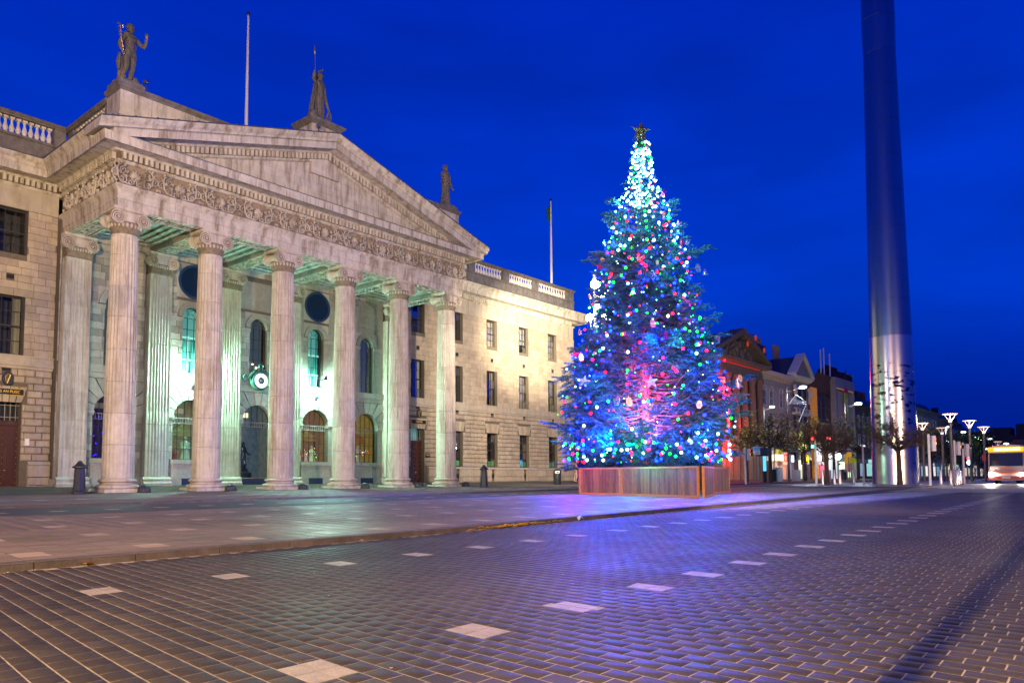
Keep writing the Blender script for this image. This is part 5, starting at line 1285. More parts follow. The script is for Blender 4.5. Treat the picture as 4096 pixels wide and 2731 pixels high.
# right statue
st = thing('statue', 'dark stone statue of a robed woman at the right end of the pediment', 'statue', (37.1, 37.2, 20.0), -.15)
H3 = 2.95
J, E_ = body(H3, [(-.11, .0, .70), (-.10, -.06, .63), (-.02, -.10, .70), (.0, -.10, .73), (.01, -.1, .74)], [(.125, .0, .70), (.13, .0, .60), (.16, -.03, .50), (.19, -.05, .44), (.2, -.06, .41)],
            [(-.05, 0, .36), (-.05, -.02, .26), (-.06, 0, .15), (-.06, .02, .04), (-.06, -.03, .02)], [(.05, 0, .36), (.06, -.03, .26), (.06, 0, .14), (.06, .02, .04), (.065, -.03, .02)])
skinned('body', J, E_, M['statue'], st); face(st, H3, M['statue'])
b = MB(); drape(b, .02, 1.8, .38, .23, folds=11, amp=.08, lev=9, seed=9); drape(b, 1.65, 2.3, .33, .26, folds=8, amp=.08, lev=4, seed=10); b.obj('robe', M['statue'], st)
# bronze figure inside the entrance
st = thing('bronze_statue', 'dark bronze figure on a pedestal seen through the entrance window', 'statue', (BAY[2]-.35, YI+1.0, 1.3), .3)
Mb = mat('polished_bronze', (.10, .11, .12), .25, metal=.8)
J, E_ = body(1.9, [(-.12, .0, .72), (-.17, .03, .60), (-.2, .02, .5), (-.2, 0, .45), (-.2, 0, .43)], [(.12, .0, .70), (.19, -.02, .62), (.27, -.03, .60), (.3, -.03, .6), (.32, -.03, .6)],
            [(-.07, -.03, .36), (-.09, -.08, .25), (-.07, .0, .13), (-.06, .03, .04), (-.06, -.02, .02)], [(.05, 0, .36), (.08, -.05, .26), (.09, .04, .14), (.09, .06, .04), (.09, 0, .02)])
skinned('body', J, E_, Mb, st); face(st, 1.9, Mb)
b = MB(); drape(b, 0, .3, .42, .25, folds=5, amp=.15, lev=3); b.obj('rock', Mb, st)
b = MB(); b.box(-.45, .45, -.3, .3, -.75, -.02); b.obj('pedestal', mat('green_marble', (.04, .07, .05), .3), st)

fl = MB(); nseg = 10
fl.rings([[(0, 0, 0), (0, 0, -1.5)]]+[[(-.06*i, .10*math.sin(i*.9), -.05*i), (-.05*i, .10*math.sin(i*.9+.4), -1.5-.04*i)] for i in range(1, nseg)], close=False)
tag(fl.obj('flag', mat('green_flag_cloth', (.01, .10, .035), .8), None, (59.1, 44.5, 28.0)), 'small dark green flag hanging at the top of the right flagpole', 'flag')
# ================================================================== CHRISTMAS TREE, PLANTER, SPIRE, STREET
def at(px, py_, d):
    x, y = (px-2048)/3032.64, -(py_-1706.43)/3032.64
    v = (fw+rt*x+up*y)*d; return Vector((0, 0, .8))+v
AX = Vector((26.7, 15.4, 0)); TG = .16
tree = thing('christmas_tree', 'tall christmas fir behind the wooden fence, hung with coloured lights', 'tree', (AX.x, AX.y, TG))
b = MB(); b.tube([(0, 0, 0), (.02, 0, 4), (0, .02, 8), (-.02, 0, 12), (0, 0, 14.7)], [.20, .17, .11, .06, .02], 12); b.obj('trunk', M['bark2'], tree)
PR = [(.5, 3.1), (1.2, 3.3), (2.0, 3.55), (3.0, 3.6), (4.0, 3.4), (5.1, 3.2), (6.1, 2.75), (7.1, 2.35), (8.1, 2.1), (9.1, 1.98), (10.1, 1.68), (11.1, 1.32), (12.1, .90), (13.1, .52), (13.9, .43), (14.6, .38)]
def TR(z): return max(.12, float(np.interp(z, [p[0] for p in PR], [p[1] for p in PR]))-.30)
rr = random.Random(31)
def spray():
    t = []; r2 = random.Random(9)
    def needles(p0, p1, n, L, w_):
        p0, p1 = Vector(p0), Vector(p1); d = (p1-p0).normalized(); u = d.cross(Vector((0, 0, 1))).normalized(); v = u.cross(d)
        for i in range(n):
            q = p0+(p1-p0)*(i+.3)/n; a = r2.uniform(0, 2*PI); o = (u*math.cos(a)+v*math.sin(a)*.7)
            tip = q+o*L+d*L*.75; s = o.cross(d).normalized()*w_
            t.append([q-s*1.25, q+s*1.25, tip])
    needles((0, 0, 0), (.52, 0, -.02), 16, .060, .014)
    for k in range(4):
        for s in (-1, 1):
            x = .06+.11*k; L = .26-.045*k; needles((x, 0, 0), (x+L*.75, s*L*.8, -.03), 7, .055, .013)
    return np.array([[list(p) for p in q] for q in t])
SPR = spray(); mats4 = []; bw = MB(); surf = []
cam_az = math.atan2(-AX.y, -AX.x)
nb = 560; 
for i in range(nb):
    t = (i+.5)/nb; z = .55+13.6*(1-(1-t)**.78*1.0) if False else 1.0+13.4*(t**1.22)
    az = i*2.39996+rr.uniform(-.15, .15); L = TR(z)*(rr.uniform(.72, 1.06)+.07*math.sin(3*az+z*1.7))
    if rr.random() < .07: L = L*1.12+.2
    if z < 1.3: L *= .93
    da = abs((az-cam_az+PI) % (2*PI)-PI)
    gap = (2.3 < z < 5.0 and da < .62)
    n = 6; pts = []; droop = (.30 if z < 9 else .1)*L*.35*(0 if z < 1.9 else 1); up0 = .35 if z > 11 else .12
    for k in range(n+1):
        s = k/n; r = L*s; dz = up0*L*s-droop*math.sin(PI*min(1, s*1.15))*1.25+.18*L*max(0, s-.75)*1.2
        if z > 12: dz = .8*r*s
        pts.append(Vector((r*math.cos(az+.12*s), r*math.sin(az+.12*s), z+dz)))
    if L > .5: z = z; bw.tube([tuple(p) for p in pts], [.020*(1-.75*k/n)*min(1, L/2) for k in range(n+1)], 4)
    ns = max(4, int(L*7.5)) if not gap else int(L*1.6)
    for k in range(ns):
        s = rr.uniform(.28, 1.0)**.72 if L > .9 else rr.uniform(.05, 1)
        f = s*n; j = min(n-1, int(f)); p = pts[j].lerp(pts[j+1], f-j)
        if gap and s < .85 and rr.random() < .62: continue
        side = rr.choice((-1, 1)); aa = az+side*rr.uniform(.1, 1.15)*(1.15-s*.7); tilt = rr.uniform(-.45, .35)
        sc = rr.uniform(.75, 1.25)*(1.0 if L > 1 else .65)
        R_ = Matrix.Rotation(aa, 4, 'Z') @ Matrix.Rotation(-tilt+.15, 4, 'Y') @ Matrix.Rotation(rr.uniform(-.6, .6), 4, 'X')
        mats4.append(np.array(Matrix.Translation(p) @ R_ @ Matrix.Scale(sc, 4)))
        if rr.random() < .16: surf.append(p+Vector((math.cos(aa), math.sin(aa), 0))*.35*sc)
# hand-placed long boughs that stand out of the outline
for (px, py_, dz) in ((2212, 1690, 0), (2262, 1850, 0), (2965, 1640, 0), (2990, 1500, 0), (2885, 1330, 0), (2960, 1600, 0), (2935, 1800, 0), (2440, 855, 0), (2815, 985, 0), (2395, 1010, 0), (2300, 1450, 0)):
    tip = at(px, py_, 30.2)-Vector((AX.x, AX.y, TG)); z0_ = tip.z-.15*tip.xy.length; base_ = Vector((0, 0, z0_)); n = 8; pts = [base_.lerp(tip, k/n)+Vector((0, 0, -.25*math.sin(PI*k/n))) for k in range(n+1)]
    bw.tube([tuple(p) for p in pts], [.035*(1-.7*k/n) for k in range(n+1)], 5)
    for k in range(26):
        s = rr.uniform(.45, 1.0); f = s*n; j = min(n-1, int(f)); p = pts[j].lerp(pts[j+1], f-j); az = math.atan2(tip.y, tip.x)+rr.choice((-1, 1))*rr.uniform(0, .9)
        mats4.append(np.array(Matrix.Translation(p) @ Matrix.Rotation(az, 4, 'Z') @ Matrix.Rotation(rr.uniform(-.3, .4), 4, 'Y') @ Matrix.Scale(rr.uniform(.8, 1.2), 4)))
o = tri_copies('foliage', SPR, mats4, M['needle'], tree); bw.obj('branches', M['bark2'], tree)
# string lights
lights = thing('string_lights', 'coloured string lights wound round the christmas tree, white at the top', 'fairy lights', (AX.x, AX.y, TG))
bulbm = {}
def bulb_mesh(c, r):
    b = MB(); b.ball((0, 0, 0), r, 7, 5); return b.mesh('bulb', M['bulb_'+c])
for c, r in (('red', .056), ('blue', .056), ('green', .052), ('white', .058), ('warm', .05)): bulbm[c] = bulb_mesh(c, r)
BL = []
for i in range(620):
    z = 1.3+13.0*rr.random()**.92; az = rr.uniform(0, 2*PI) if rr.random() < .25 else cam_az+rr.uniform(-1.65, 1.65); r = (TR(z)+.3)*rr.uniform(.78, 1.0)
    if rr.random() < .3: z = rr.uniform(1.25, 2.0) if rr.random() < .5 else rr.uniform(9, 14); r = (TR(z)+.3)*rr.uniform(.8, 1)
    q = rr.random()
    if z > 11.6: c = 'white' if q < .9 else 'green'
    elif z > 9.5: c = 'white' if q < .42 else ('red' if q < .58 else ('green' if q < .74 else 'blue'))
    else: c = 'blue' if q < .40 else ('white' if q < .60 else ('red' if q < .82 else 'green'))
    BL.append((Vector((r*math.cos(az), r*math.sin(az), z)), c))
for i in range(110):
    z = rr.uniform(11.5, 14.2); r = TR(z)*rr.uniform(.1, .7)+.08; az = cam_az+rr.uniform(-1.5, 1.5); BL.append((Vector((r*math.cos(az), r*math.sin(az), z)), 'white'))
BL.sort(key=lambda t: (t[0].x*math.cos(cam_az)+t[0].y*math.sin(cam_az)), reverse=True)
for p, c in BL[:299]: link('bulb', bulbm[c], lights, p)
rest_b = {c: MB() for c in bulbm}
for p, c in BL[299:]: rest_b[c].ball(tuple(p), .044, 6, 4)
for c, bb in rest_b.items():
    if bb.v: o = bb.obj('%s_bulbs_beyond' % c, M['bulb_'+c], lights); o['kind'] = 'stuff'
tiny = {c: MB() for c in ('red', 'blue', 'white', 'green')}
for i in range(620):
    z = 1.2+13*rr.random(); az = cam_az+rr.uniform(-1.6, 1.6); r = (TR(z)+.25)*rr.uniform(.7, 1.02); tiny[rr.choice(['blue', 'blue', 'blue', 'white', 'red', 'green'])].ball((r*math.cos(az), r*math.sin(az), z), .022, 5, 3)
for c, bb in tiny.items(): o = bb.obj('%s_tiny_bulbs' % c, M['bulb_'+c], lights); o['kind'] = 'stuff'
wire = MB()
for k in range(16):
    pts = []; ph = rr.uniform(0, 6)
    for i in range(40): z = 14-13*i/39; a = ph+i*.45; r = TR(z)*.93; pts.append((r*math.cos(a), r*math.sin(a), z))
    wire.tube(pts, .006, 3)
wire.obj('wire', M['black'], lights)
cols = [(.0, .035, 1)]*9+[(.0, .30, .85)]*5+[(1, .01, .10)]*3+[(.0, .9, .30)]*1
k = 0
for z, n, r in ((1.3, 12, 3.4), (2.5, 12, 3.65), (3.9, 11, 3.5), (5.3, 10, 3.0), (6.8, 9, 2.5), (8.4, 8, 2.1), (10.0, 6, 1.65), (11.5, 5, 1.2), (13.0, 3, .8)):
    for i in range(n):
        a = cam_az-1.6+3.2*(i+.5+.3*math.sin(7*z))/n; rad = r+.12+.25*((k*5) % 3); c = cols[(k*7) % len(cols)] if z < 10 else (.12, .42, 1); k += 1
        point('string_light', (AX.x+rad*math.cos(a), AX.y+rad*math.sin(a), TG+z+.1), 110 if z < 10.5 else 110, c, .05)
for (z, p, c, a_, r_) in ((2.9, 300, (1, .13, .02), 0, .9), (3.8, 150, (1, .04, .03), .55, 1.3), (3.5, 150, (1, .05, .03), -.5, 1.4), (2.3, 240, (1, .22, .03), .1, 1.0), (4.8, 200, (1, .01, .08), -.2, 1.2), (6.0, 150, (1, .01, .1), .3, 1.0)):
    point('inner_light', (AX.x+r_*math.cos(cam_az+a_), AX.y+r_*math.sin(cam_az+a_), TG+z), p, c, .08)
for (dx, p, c) in ((-1.6, 420, (.0, .03, 1)), (.4, 480, (.0, .02, 1)), (2.0, 300, (.0, .10, 1)), (-.6, 60, (.0, .7, .6))):
    q = AX+Vector((math.cos(cam_az), math.sin(cam_az), 0))*1.7+Vector((math.sin(cam_az), -math.cos(cam_az), 0))*-dx
    point('low_blue_fill', (q.x, q.y, TG+2.0), p*11, c, .06)  # added fill lamps, throw more of the tree's blue onto the plaza
for (dx, z, p) in ((-1.9, 4.6, 950), (.3, 5.6, 950), (1.9, 4.2, 700)):
    q = AX+Vector((math.cos(cam_az), math.sin(cam_az), 0))*3.45+Vector((math.sin(cam_az), -math.cos(cam_az), 0))*-dx
    point('front_blue_fill', (q.x, q.y, TG+z), p, (.0, .018, 1), .08)  # added fill before the tree, strengthens the blue on the road
# ornaments
def star_mesh(r, mt, d=.06):
    b = MB(); pts = [((r if i % 2 == 0 else r*.45)*math.sin(PI*i/5), 0, (r if i % 2 == 0 else r*.45)*math.cos(PI*i/5)) for i in range(10)]
    b.add(pts+[(0, -d, 0), (0, d, 0)], [(i, (i+1) % 10, 10) for i in range(10)]+[((i+1) % 10, i, 11) for i in range(10)]); return b
def cone_mesh():
    b = MB()
    for k in range(9):
        z = .22-.05*k; r = .045+.085*math.sin(PI*(k+1)/10.5)
        for i in range(8): a = 2*PI*i/8+k*.4; b.ball((r*math.cos(a), r*math.sin(a), z), .042, 5, 3, sz=.7)
    b.tube([(0, 0, .25), (0, 0, .36)], .01, 4); return b
def bell_mesh():
    b = MB(); b.lathe([(.001, .16), (.06, .15), (.09, .05), (.11, -.06), (.16, -.13), (.15, -.13), (.001, -.1)], (0, 0, 0), 14); b.ball((0, 0, -.14), .035, 6, 4); b.tube([(0, 0, .15), (0, 0, .24)], .012, 4); return b
Ms = {'red': mat('red_glitter', (.55, .015, .05), .3, metal=.5), 'gold': mat('gold_glitter', (.75, .50, .18), .35, metal=.7, var=.3, nscale=40), 'silver': mat('silver_ornament', (.75, .72, .70), .2, metal=.9), 'purple': mat('purple_glitter', (.35, .03, .40), .3, metal=.5)}
look = math.atan2(fw.y, fw.x)-PI/2
def orn(kind, px, py_, col, label, s=1.0, d=None):
    zz = at(px, py_, 28.5).z-TG; r = TR(max(.6, min(14, zz)))*.98; base_ = at(px, py_, 30.2)
    off = (base_.xy-AX.xy).dot(Vector((rt.x, rt.y)).normalized()); dep = 30.2-math.sqrt(max(0, r*r-off*off))-.1
    p = at(px, py_, dep); mk = {'star': lambda: star_mesh(.26, None), 'cone': cone_mesh, 'bell': bell_mesh}[kind]()
    o = mk.obj({'star': 'star_ornament', 'cone': 'pine_cone_ornament', 'bell': 'bell_ornament'}[kind], Ms[col], None, p); o.rotation_euler.z = look+R.uniform(-.4, .4); o.rotation_euler.y = R.uniform(-.25, .25); s *= {'star': .8, 'cone': .62, 'bell': .8}[kind]; o.scale = (s, s, s)
    tag(o, label, 'ornament', 'ornaments hanging on the christmas tree')
for a in (('star', 2399, 1068, 'red', 'red star ornament on the left edge of the tree beside the street lamp', .9),
          ('star', 2396, 1013, 'red', 'upper red star ornament high on the left edge of the tree', .6),
          ('cone', 2410, 1040, 'gold', 'gold pine cone ornament between the two red stars on the left edge', .8),
          ('star', 2555, 1033, 'gold', 'small gold star ornament in the middle of the upper tree', .7),
          ('star', 2613, 1094, 'silver', 'pale silver star ornament in the centre of the upper tree', .9),
          ('star', 2715, 894, 'silver', 'white star ornament on the upper right edge of the tree', .85),
          ('star', 2654, 770, 'purple', 'purple star ornament just below the white top of the tree', .75),
          ('cone', 2656, 857, 'gold', 'highest pine cone ornament, right of the white lit top', .7),
          ('bell', 2728, 969, 'red', 'red bell ornament on the upper right edge of the tree', .9),
          ('cone', 2750, 971, 'silver', 'silver pine cone ornament beside the red bell', .8),
          ('cone', 2793, 1073, 'silver', 'silver pine cone ornament on the right edge beside a hanging bell', 1.1),
          ('bell', 2820, 1089, 'silver', 'silver bell ornament hanging at the right edge of the tree', .9),
          ('cone', 2794, 1168, 'gold', 'gold pine cone ornament on the right edge below the silver bell', .8),
          ('cone', 2629, 1050, 'gold', 'gold pine cone ornament right of the small gold star', .6),
          ('cone', 2611, 1295, 'gold', 'gold pine cone ornament in the middle of the tree', 1.0),
          ('cone', 2663, 1343, 'red', 'red pine cone ornament in the middle of the tree', .9),
          ('star', 2336, 1525, 'gold', 'gold star ornament on the left side of the lower tree', 1.2),
          ('star', 2605, 1527, 'gold', 'large gold star ornament above the red glow', 1.3),
          ('cone', 2517, 1608, 'gold', 'gold pine cone ornament left of the red glow', 1.1),
          ('cone', 2468, 1605, 'silver', 'silver pine cone ornament left of the gold one near the red glow', 1.0),
          ('cone', 2797, 1619, 'gold', 'gold pine cone ornament over the green glow at right', 1.0),
          ('cone', 2904, 1623, 'silver', 'long silver pine cone ornament at the lower right edge', 1.2),
          ('star', 2912, 1578, 'red', 'dark red star ornament on the right edge of the lower tree', 1.2),
          ('bell', 2952, 1535, 'gold', 'large gold bell ornament on the right edge of the tree', 1.5),
          ('cone', 2960, 1515, 'gold', 'shiny gold pine cone ornament beside the large gold bell', 1.0),
          ('cone', 2869, 1360, 'silver', 'pine cone ornament with a star on the right edge, level with the pediment behind', 1.2),
          ('star', 2300, 1420, 'red', 'red star ornament at the left edge in front of the cornice corner', .9),
          ('cone', 2325, 1430, 'gold', 'gold pine cone cluster beside the red star on the left edge', 1.0),
          ('bell', 2320, 1330, 'silver', 'silver ornament hanging at the left edge below the street lamp', .9)):
    orn(*a)
top = thing('tree_topper', 'gold tinsel star on the very top of the christmas tree', 'star', (AX.x-.02, AX.y, TG+14.75))
b = star_mesh(.42, None, .2); o = b.obj('star', mat('dull_gold_tinsel', (.20, .16, .05), .5, metal=.4, var=.6, nscale=25, bump=.8), top, (0, 0, .15)); o.rotation_euler.z = look; o.rotation_euler.y = .12
b = MB(); rr2 = random.Random(3)
for i in range(110):
    a = rr2.uniform(0, 6.28); z = rr2.uniform(-.9, .1); r = .12+.06*rr2.random(); b.tube([(r*math.cos(a)*.5, r*math.sin(a)*.5, z), (r*1.2*math.cos(a), r*1.2*math.sin(a), z+.09)], .018, 3)
b.obj('tinsel', mat('green_gold_tinsel', (.30, .32, .12), .35, metal=.5), top)
# fence round the tree
fence = thing('planter_fence', 'low enclosure of vertical brown timber slats with orange rails round the christmas tree', 'fence', (26.5, 15.2, .15))
FP = [(24.75, 17.3), (24.45, 15.2), (22.75, 11.2), (22.95, 11.15), (25.5, 12.0), (25.9, 12.6), (30.2, 13.5), (30.6, 17.6), (27.4, 19.1)]
M['slat'] = mat('brown_timber_slat', (.20, .105, .034), .6, var=.35, nscale=5, mapscale=(9, 9, 1.2), bump=.3, objrand=.24, stain=(.04, .018, .008), stain_amt=.8)
sl_me = MB(); sl_me.box(-.034, .034, -.008, .008, 0, .96); slm = sl_me.mesh('slat', M['slat']); bm = bmesh.new(); bm.from_mesh(slm); bmesh.ops.recalc_face_normals(bm, faces=bm.faces); bm.to_mesh(slm); bm.free()
HF = 1.04; nsl = 0
for i in range(len(FP)):
    a, c = Vector(FP[i]), Vector(FP[(i+1) % len(FP)]); L = (c-a).length
    if L < .3: continue
    d = (c-a)/L; rz = math.atan2(d.y, d.x); nrm = Vector((d.y, -d.x))
    za, zc = G(a.x, a.y), G(c.x, c.y)
    panels = 1 if L < 3.4 else 1
    for (s0, s1) in ((0.05, L-.05),):
        nn = int((s1-s0-.1)/.074)
        for k in range(nn):
            s = s0+.05+(k+.5)*(s1-s0-.1)/nn; p = a+d*s+nrm*R.uniform(-.003, .003)
            if nsl < 300:
                plink('slat', slm, fence, (p.x, p.y, za+(zc-za)*s/L+.06), rz); nsl += 1
        b = MB()
        for (z0, z1) in ((.0, .075), (HF-.065, HF)):
            q0, q1 = a+d*s0, a+d*s1; w_ = nrm*.032; o_ = nrm*.03
            b.add([(q0.x-w_.x, q0.y-w_.y, za+z0), (q1.x-w_.x, q1.y-w_.y, zc+z0), (q1.x+w_.x, q1.y+w_.y, zc+z0), (q0.x+w_.x, q0.y+w_.y, za+z0),
                   (q0.x-w_.x, q0.y-w_.y, za+z1), (q1.x-w_.x, q1.y-w_.y, zc+z1), (q1.x+w_.x, q1.y+w_.y, zc+z1), (q0.x+w_.x, q0.y+w_.y, za+z1)],
                  [(0,3,2,1),(4,5,6,7),(0,1,5,4),(1,2,6,5),(2,3,7,6),(3,0,4,7)])
        part(b, 'rail', M['rail'], fence)
        for (s, zz_) in ((s0, za), (s1, zc)):
            b = MB(); q = a+d*s; b.cbox((q.x, q.y, zz_+HF/2+.0), .062, .075, HF-.004, rz=rz); part(b, 'post', M['rail'], fence)
# ------------------------------------------------------------------ the spire
def steel_pattern():
    m = bpy.data.materials.new('spire_steel'); m.use_nodes = True; t = m.node_tree; bs = t.nodes['Principled BSDF']
    bs.inputs['Metallic'].default_value = 1; bs.inputs['Anisotropic'].default_value = .0
    geo = N(t, 'ShaderNodeNewGeometry'); sp = N(t, 'ShaderNodeSeparateXYZ'); t.links.new(geo.outputs['Position'], sp.inputs[0])
    mp = N(t, 'ShaderNodeMapping'); mp.inputs['Scale'].default_value = (.6, .6, 1.5); t.links.new(geo.outputs['Position'], mp.inputs[0])
    n1 = N(t, 'ShaderNodeTexNoise', i_Scale=2.6, i_Detail=6.0, i_Roughness=.6); t.links.new(mp.outputs[0], n1.inputs[0])
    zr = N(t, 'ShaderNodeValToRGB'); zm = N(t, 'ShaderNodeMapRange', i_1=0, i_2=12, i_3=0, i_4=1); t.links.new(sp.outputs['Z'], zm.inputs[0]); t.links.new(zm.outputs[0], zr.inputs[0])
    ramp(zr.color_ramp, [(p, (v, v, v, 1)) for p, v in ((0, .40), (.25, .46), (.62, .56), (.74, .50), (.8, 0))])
    ad = N(t, 'ShaderNodeMath', operation='ADD'); t.links.new(n1.outputs[0], ad.inputs[0]); t.links.new(zr.outputs[0], ad.inputs[1])
    th = N(t, 'ShaderNodeMapRange', i_1=1.085, i_2=1.10, i_3=0, i_4=1); t.links.new(ad.outputs[0], th.inputs[0])
    mx = N(t, 'ShaderNodeMix', data_type='RGBA'); t.links.new(th.outputs[0], mx.inputs[0]); mx.inputs[6].default_value = (.60, .58, .56, 1); mx.inputs[7].default_value = (.10, .10, .12, 1); t.links.new(mx.outputs[2], bs.inputs['Base Color'])
    rg = N(t, 'ShaderNodeMapRange', i_1=0, i_2=1, i_3=.27, i_4=.05); t.links.new(th.outputs[0], rg.inputs[0]); t.links.new(rg.outputs[0], bs.inputs['Roughness'])
    return m
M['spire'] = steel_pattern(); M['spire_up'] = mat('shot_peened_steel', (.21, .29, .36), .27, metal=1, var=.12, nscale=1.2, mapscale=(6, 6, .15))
SX, SY = 58.7, 13.8; sg = .28
spire = thing('steel_spire', 'huge tapering stainless steel spire rising out of the top of the picture', 'monument', (SX, SY, sg))
r0 = 1.53; rad = lambda z: r0*(1-z/34*.31) if z < 34 else r0*.69*(1-(z-34)/90)+.08
zs = [0]+[2.62*i for i in range(1, 16)]+[39.3+10*i for i in range(1, 9)]
for i in range(len(zs)-1):
    b = MB(); a, c = zs[i]+.008, zs[i+1]-.008; b.lathe([(rad(a)-.012, a-.006), (rad(a), a+.004), (rad(c), c-.004), (rad(c)-.012, c+.006)], (0, 0, 0), 96); o = b.obj('cone_section', M['spire'], spire); smooth_angle(o, 30)
    if a > 10: o.data.materials[0] = M['spire_up']
b = MB(); b.lathe([(r0+.35, -.25), (r0+.35, .02), (r0, .03)], (0, 0, 0), 64); smooth_angle(b.obj('base_ring', M['steel'], spire), 30)
# ------------------------------------------------------------------ ornate lamp with floodlights behind the tree, lights the wing
LP = at(2383, 1500, 38.5); lx, ly = LP.x, LP.y; lz = G(lx, ly)
lamp = thing('tall_street_lamp', 'tall white lamp standard with clustered bright lamps at the left side of the christmas tree', 'street lamp', (lx, ly, lz))
z_at = lambda py_: at(2383, py_, 38.5).z-lz
b = MB(); b.tube([(0, 0, 0), (0, 0, 1.0), (0, 0, z_at(1080))], [.16, .11, .06], 12); b.lathe([(.26, 0), (.26, .5), (.16, .7), (.12, 1.1)], (0, 0, 0), 16); b.obj('pole', M['polewhite'], lamp)
b = MB()
heads = [(0, -.05, z_at(1130), .24), (-.33, -.1, z_at(1270), .22), (.36, -.1, z_at(1262), .12), (-.18, -.35, z_at(1222), .13), (.22, -.2, z_at(1185), .10)]
for (dx, dy, z, r) in heads: b.ball((dx*rt.x, dx*rt.y+dy, z), r, 12, 8)
b.obj('lamp_globe', emi('glaring_globe', (1, .88, .66), 90), lamp)
b = MB()
for (dx, dy, z, r) in heads[1:]: b.tube([(0, 0, z-.6), (dx*rt.x*.8, dx*rt.y*.8+dy*.8, z-.55), (dx*rt.x, dx*rt.y+dy, z-r)], .03, 5)
b.obj('bracket', M['polewhite'], lamp)
b = MB(); rr = random.Random(2)
for i in range(14):
    b.ball((rr.uniform(-.4, .4)*rt.x, rr.uniform(-.3, .3), z_at(1185)+rr.uniform(-.2, .2)), .07, 7, 5)
o = b.obj('baubles', mat('copper_baubles', (.55, .18, .08),   .2, metal=.8), lamp); o['kind'] = 'stuff'
hz = lz+z_at(1130)
point('lamp_light', (lx, ly+.35, hz+.1), 1500, (1, .84, .60), .16)
point('flood_light', (lx-.3, ly+.45, hz-.3), 47000, (1, .84, .62), .15, 'SPOT', aim=(57, 43.4, 8.5), size=74, blend=.9)
point('flood_light', (lx+.3, ly+.45, hz-.6), 190000, (1, .86, .62), .12, 'SPOT', aim=(54.5, 43.4, 13.7), size=26, blend=1)
# ------------------------------------------------------------------ lamps outside the picture; road, spire and fence ones are added fill
for k, (loc, pw, col, r, aim_) in enumerate(LAMP_SPECS):
    gz = T(loc[0], loc[1]); t = thing('street_lamp', ['warm street lamp on a steel post behind the viewer', 'street lamp left of the viewer facing the portico', 'street lamp across the road facing the right half of the portico', 'warm street lamp on the plaza left of the viewer', 'added warm fill lamp close behind the viewer', 'added fill lamp across the road facing the steel spire', 'added amber fill lamp close to the viewer facing the planter fence'][k], 'street lamp', (loc[0]-.4, loc[1]-.5, gz), 0, 'street lamps outside the view')
    b = MB(); b.tube([(0, 0, 0), (0, 0, loc[2]-gz+.5)], [.12, .07], 10); b.tube([(0, 0, loc[2]-gz+.45), (.4, .5, loc[2]-gz+.35)], .04, 6); b.obj('post', M['polegrey'], t)
    b = MB(); b.cbox((.4, .5, loc[2]-gz+.28), .5, .5, .1); b.obj('lamp_head', M['polegrey'], t)
    if aim_: point('unseen_lamp_light', loc, pw, col, r, 'SPOT', aim=aim_, size=[0, 50, 40, 60, 0, 55, 24][k], blend=.6)
    else: point('unseen_lamp_light', loc, pw, col, r)
post = MB(); post.tube([(0, 0, 0), (0, 0, 5.2)], .052, 12); post.ball((0, 0, 5.2), .08, 8, 6)
tag(post.obj('sign_post', M['polegrey'], None, (-1.0, .60, 0)), 'slim steel post behind the viewer that throws a long shadow along the road', 'post')
# ------------------------------------------------------------------ iron bollards and guards along the post office
def bollard(x, y, h, label):
    t = thing('iron_bollard', label, 'bollard', (x, y, G(x, y)), 0, 'cast iron bollards on the post office pavement'); s = h/1.45
    b = MB(); n = 8; prof = [(.29, 0), (.29, .12), (.25, .16), (.20, 1.08), (.19, 1.12)]
    b.lathe([(r*s, z*s) for r, z in prof], (0, 0, 0), n, ph=PI/8); b.obj('shaft', M['iron'], t)
    b = MB(); b.lathe([(r*s, z*s) for r, z in [(.21, 1.12), (.30, 1.15), (.30, 1.20), (.22, 1.25), (.17, 1.30), (.11, 1.36), (.10, 1.40), (.06, 1.45), (.001, 1.46)]], (0, 0, 0), n*2); b.obj('cap', M['iron'], t)
    b = MB()
    for i in range(8): a = 2*PI*i/8; b.tube([(.26*s*math.cos(a), .26*s*math.sin(a), .15*s), (.205*s*math.cos(a), .205*s*math.sin(a), 1.08*s)], .012*s, 4)
    b.obj('ribs', M['iron'], t)
bollard(13.0, 35.1, 1.42, 'black ribbed iron bollard in front of the left corner column')
bollard(36.9, 33.4, 1.45, 'black iron bollard right of the last column, left of the round litter bin')
gd = None
for i, x in enumerate(COLX):
    lab = ['fluted iron dome at the foot of the left corner column', 'fluted iron dome at the foot of the second column', 'fluted iron dome at the foot of the third column', 'fluted iron dome at the foot of the fourth column', 'fluted iron dome at the foot of the fifth column', 'fluted iron dome at the foot of the right corner column'][i]
    if gd is None:
        b = MB(); rr_ = []
        for (r, z) in [(.30, 0), (.31, .06), (.27, .07), (.27, .12), (.255, .2), (.21, .29), (.13, .35), (.03, .37)]:
            rr_.append([((r*(1+(.05*math.cos(14*2*PI*k/84) if .1 < z < .34 else 0)))*math.cos(2*PI*k/84), (r*(1+(.05*math.cos(14*2*PI*k/84) if .1 < z < .34 else 0)))*math.sin(2*PI*k/84), z) for k in range(84)])
        b.rings(rr_); o = b.obj('column_guard', M['iron'], None, (x+.72, 35.78, G(x, 35.8))); gd = o
    else: o = gd.copy(); C.objects.link(o); o.location.x = x+.72
    tag(o, lab, 'guard', 'iron domes guarding the column bases')
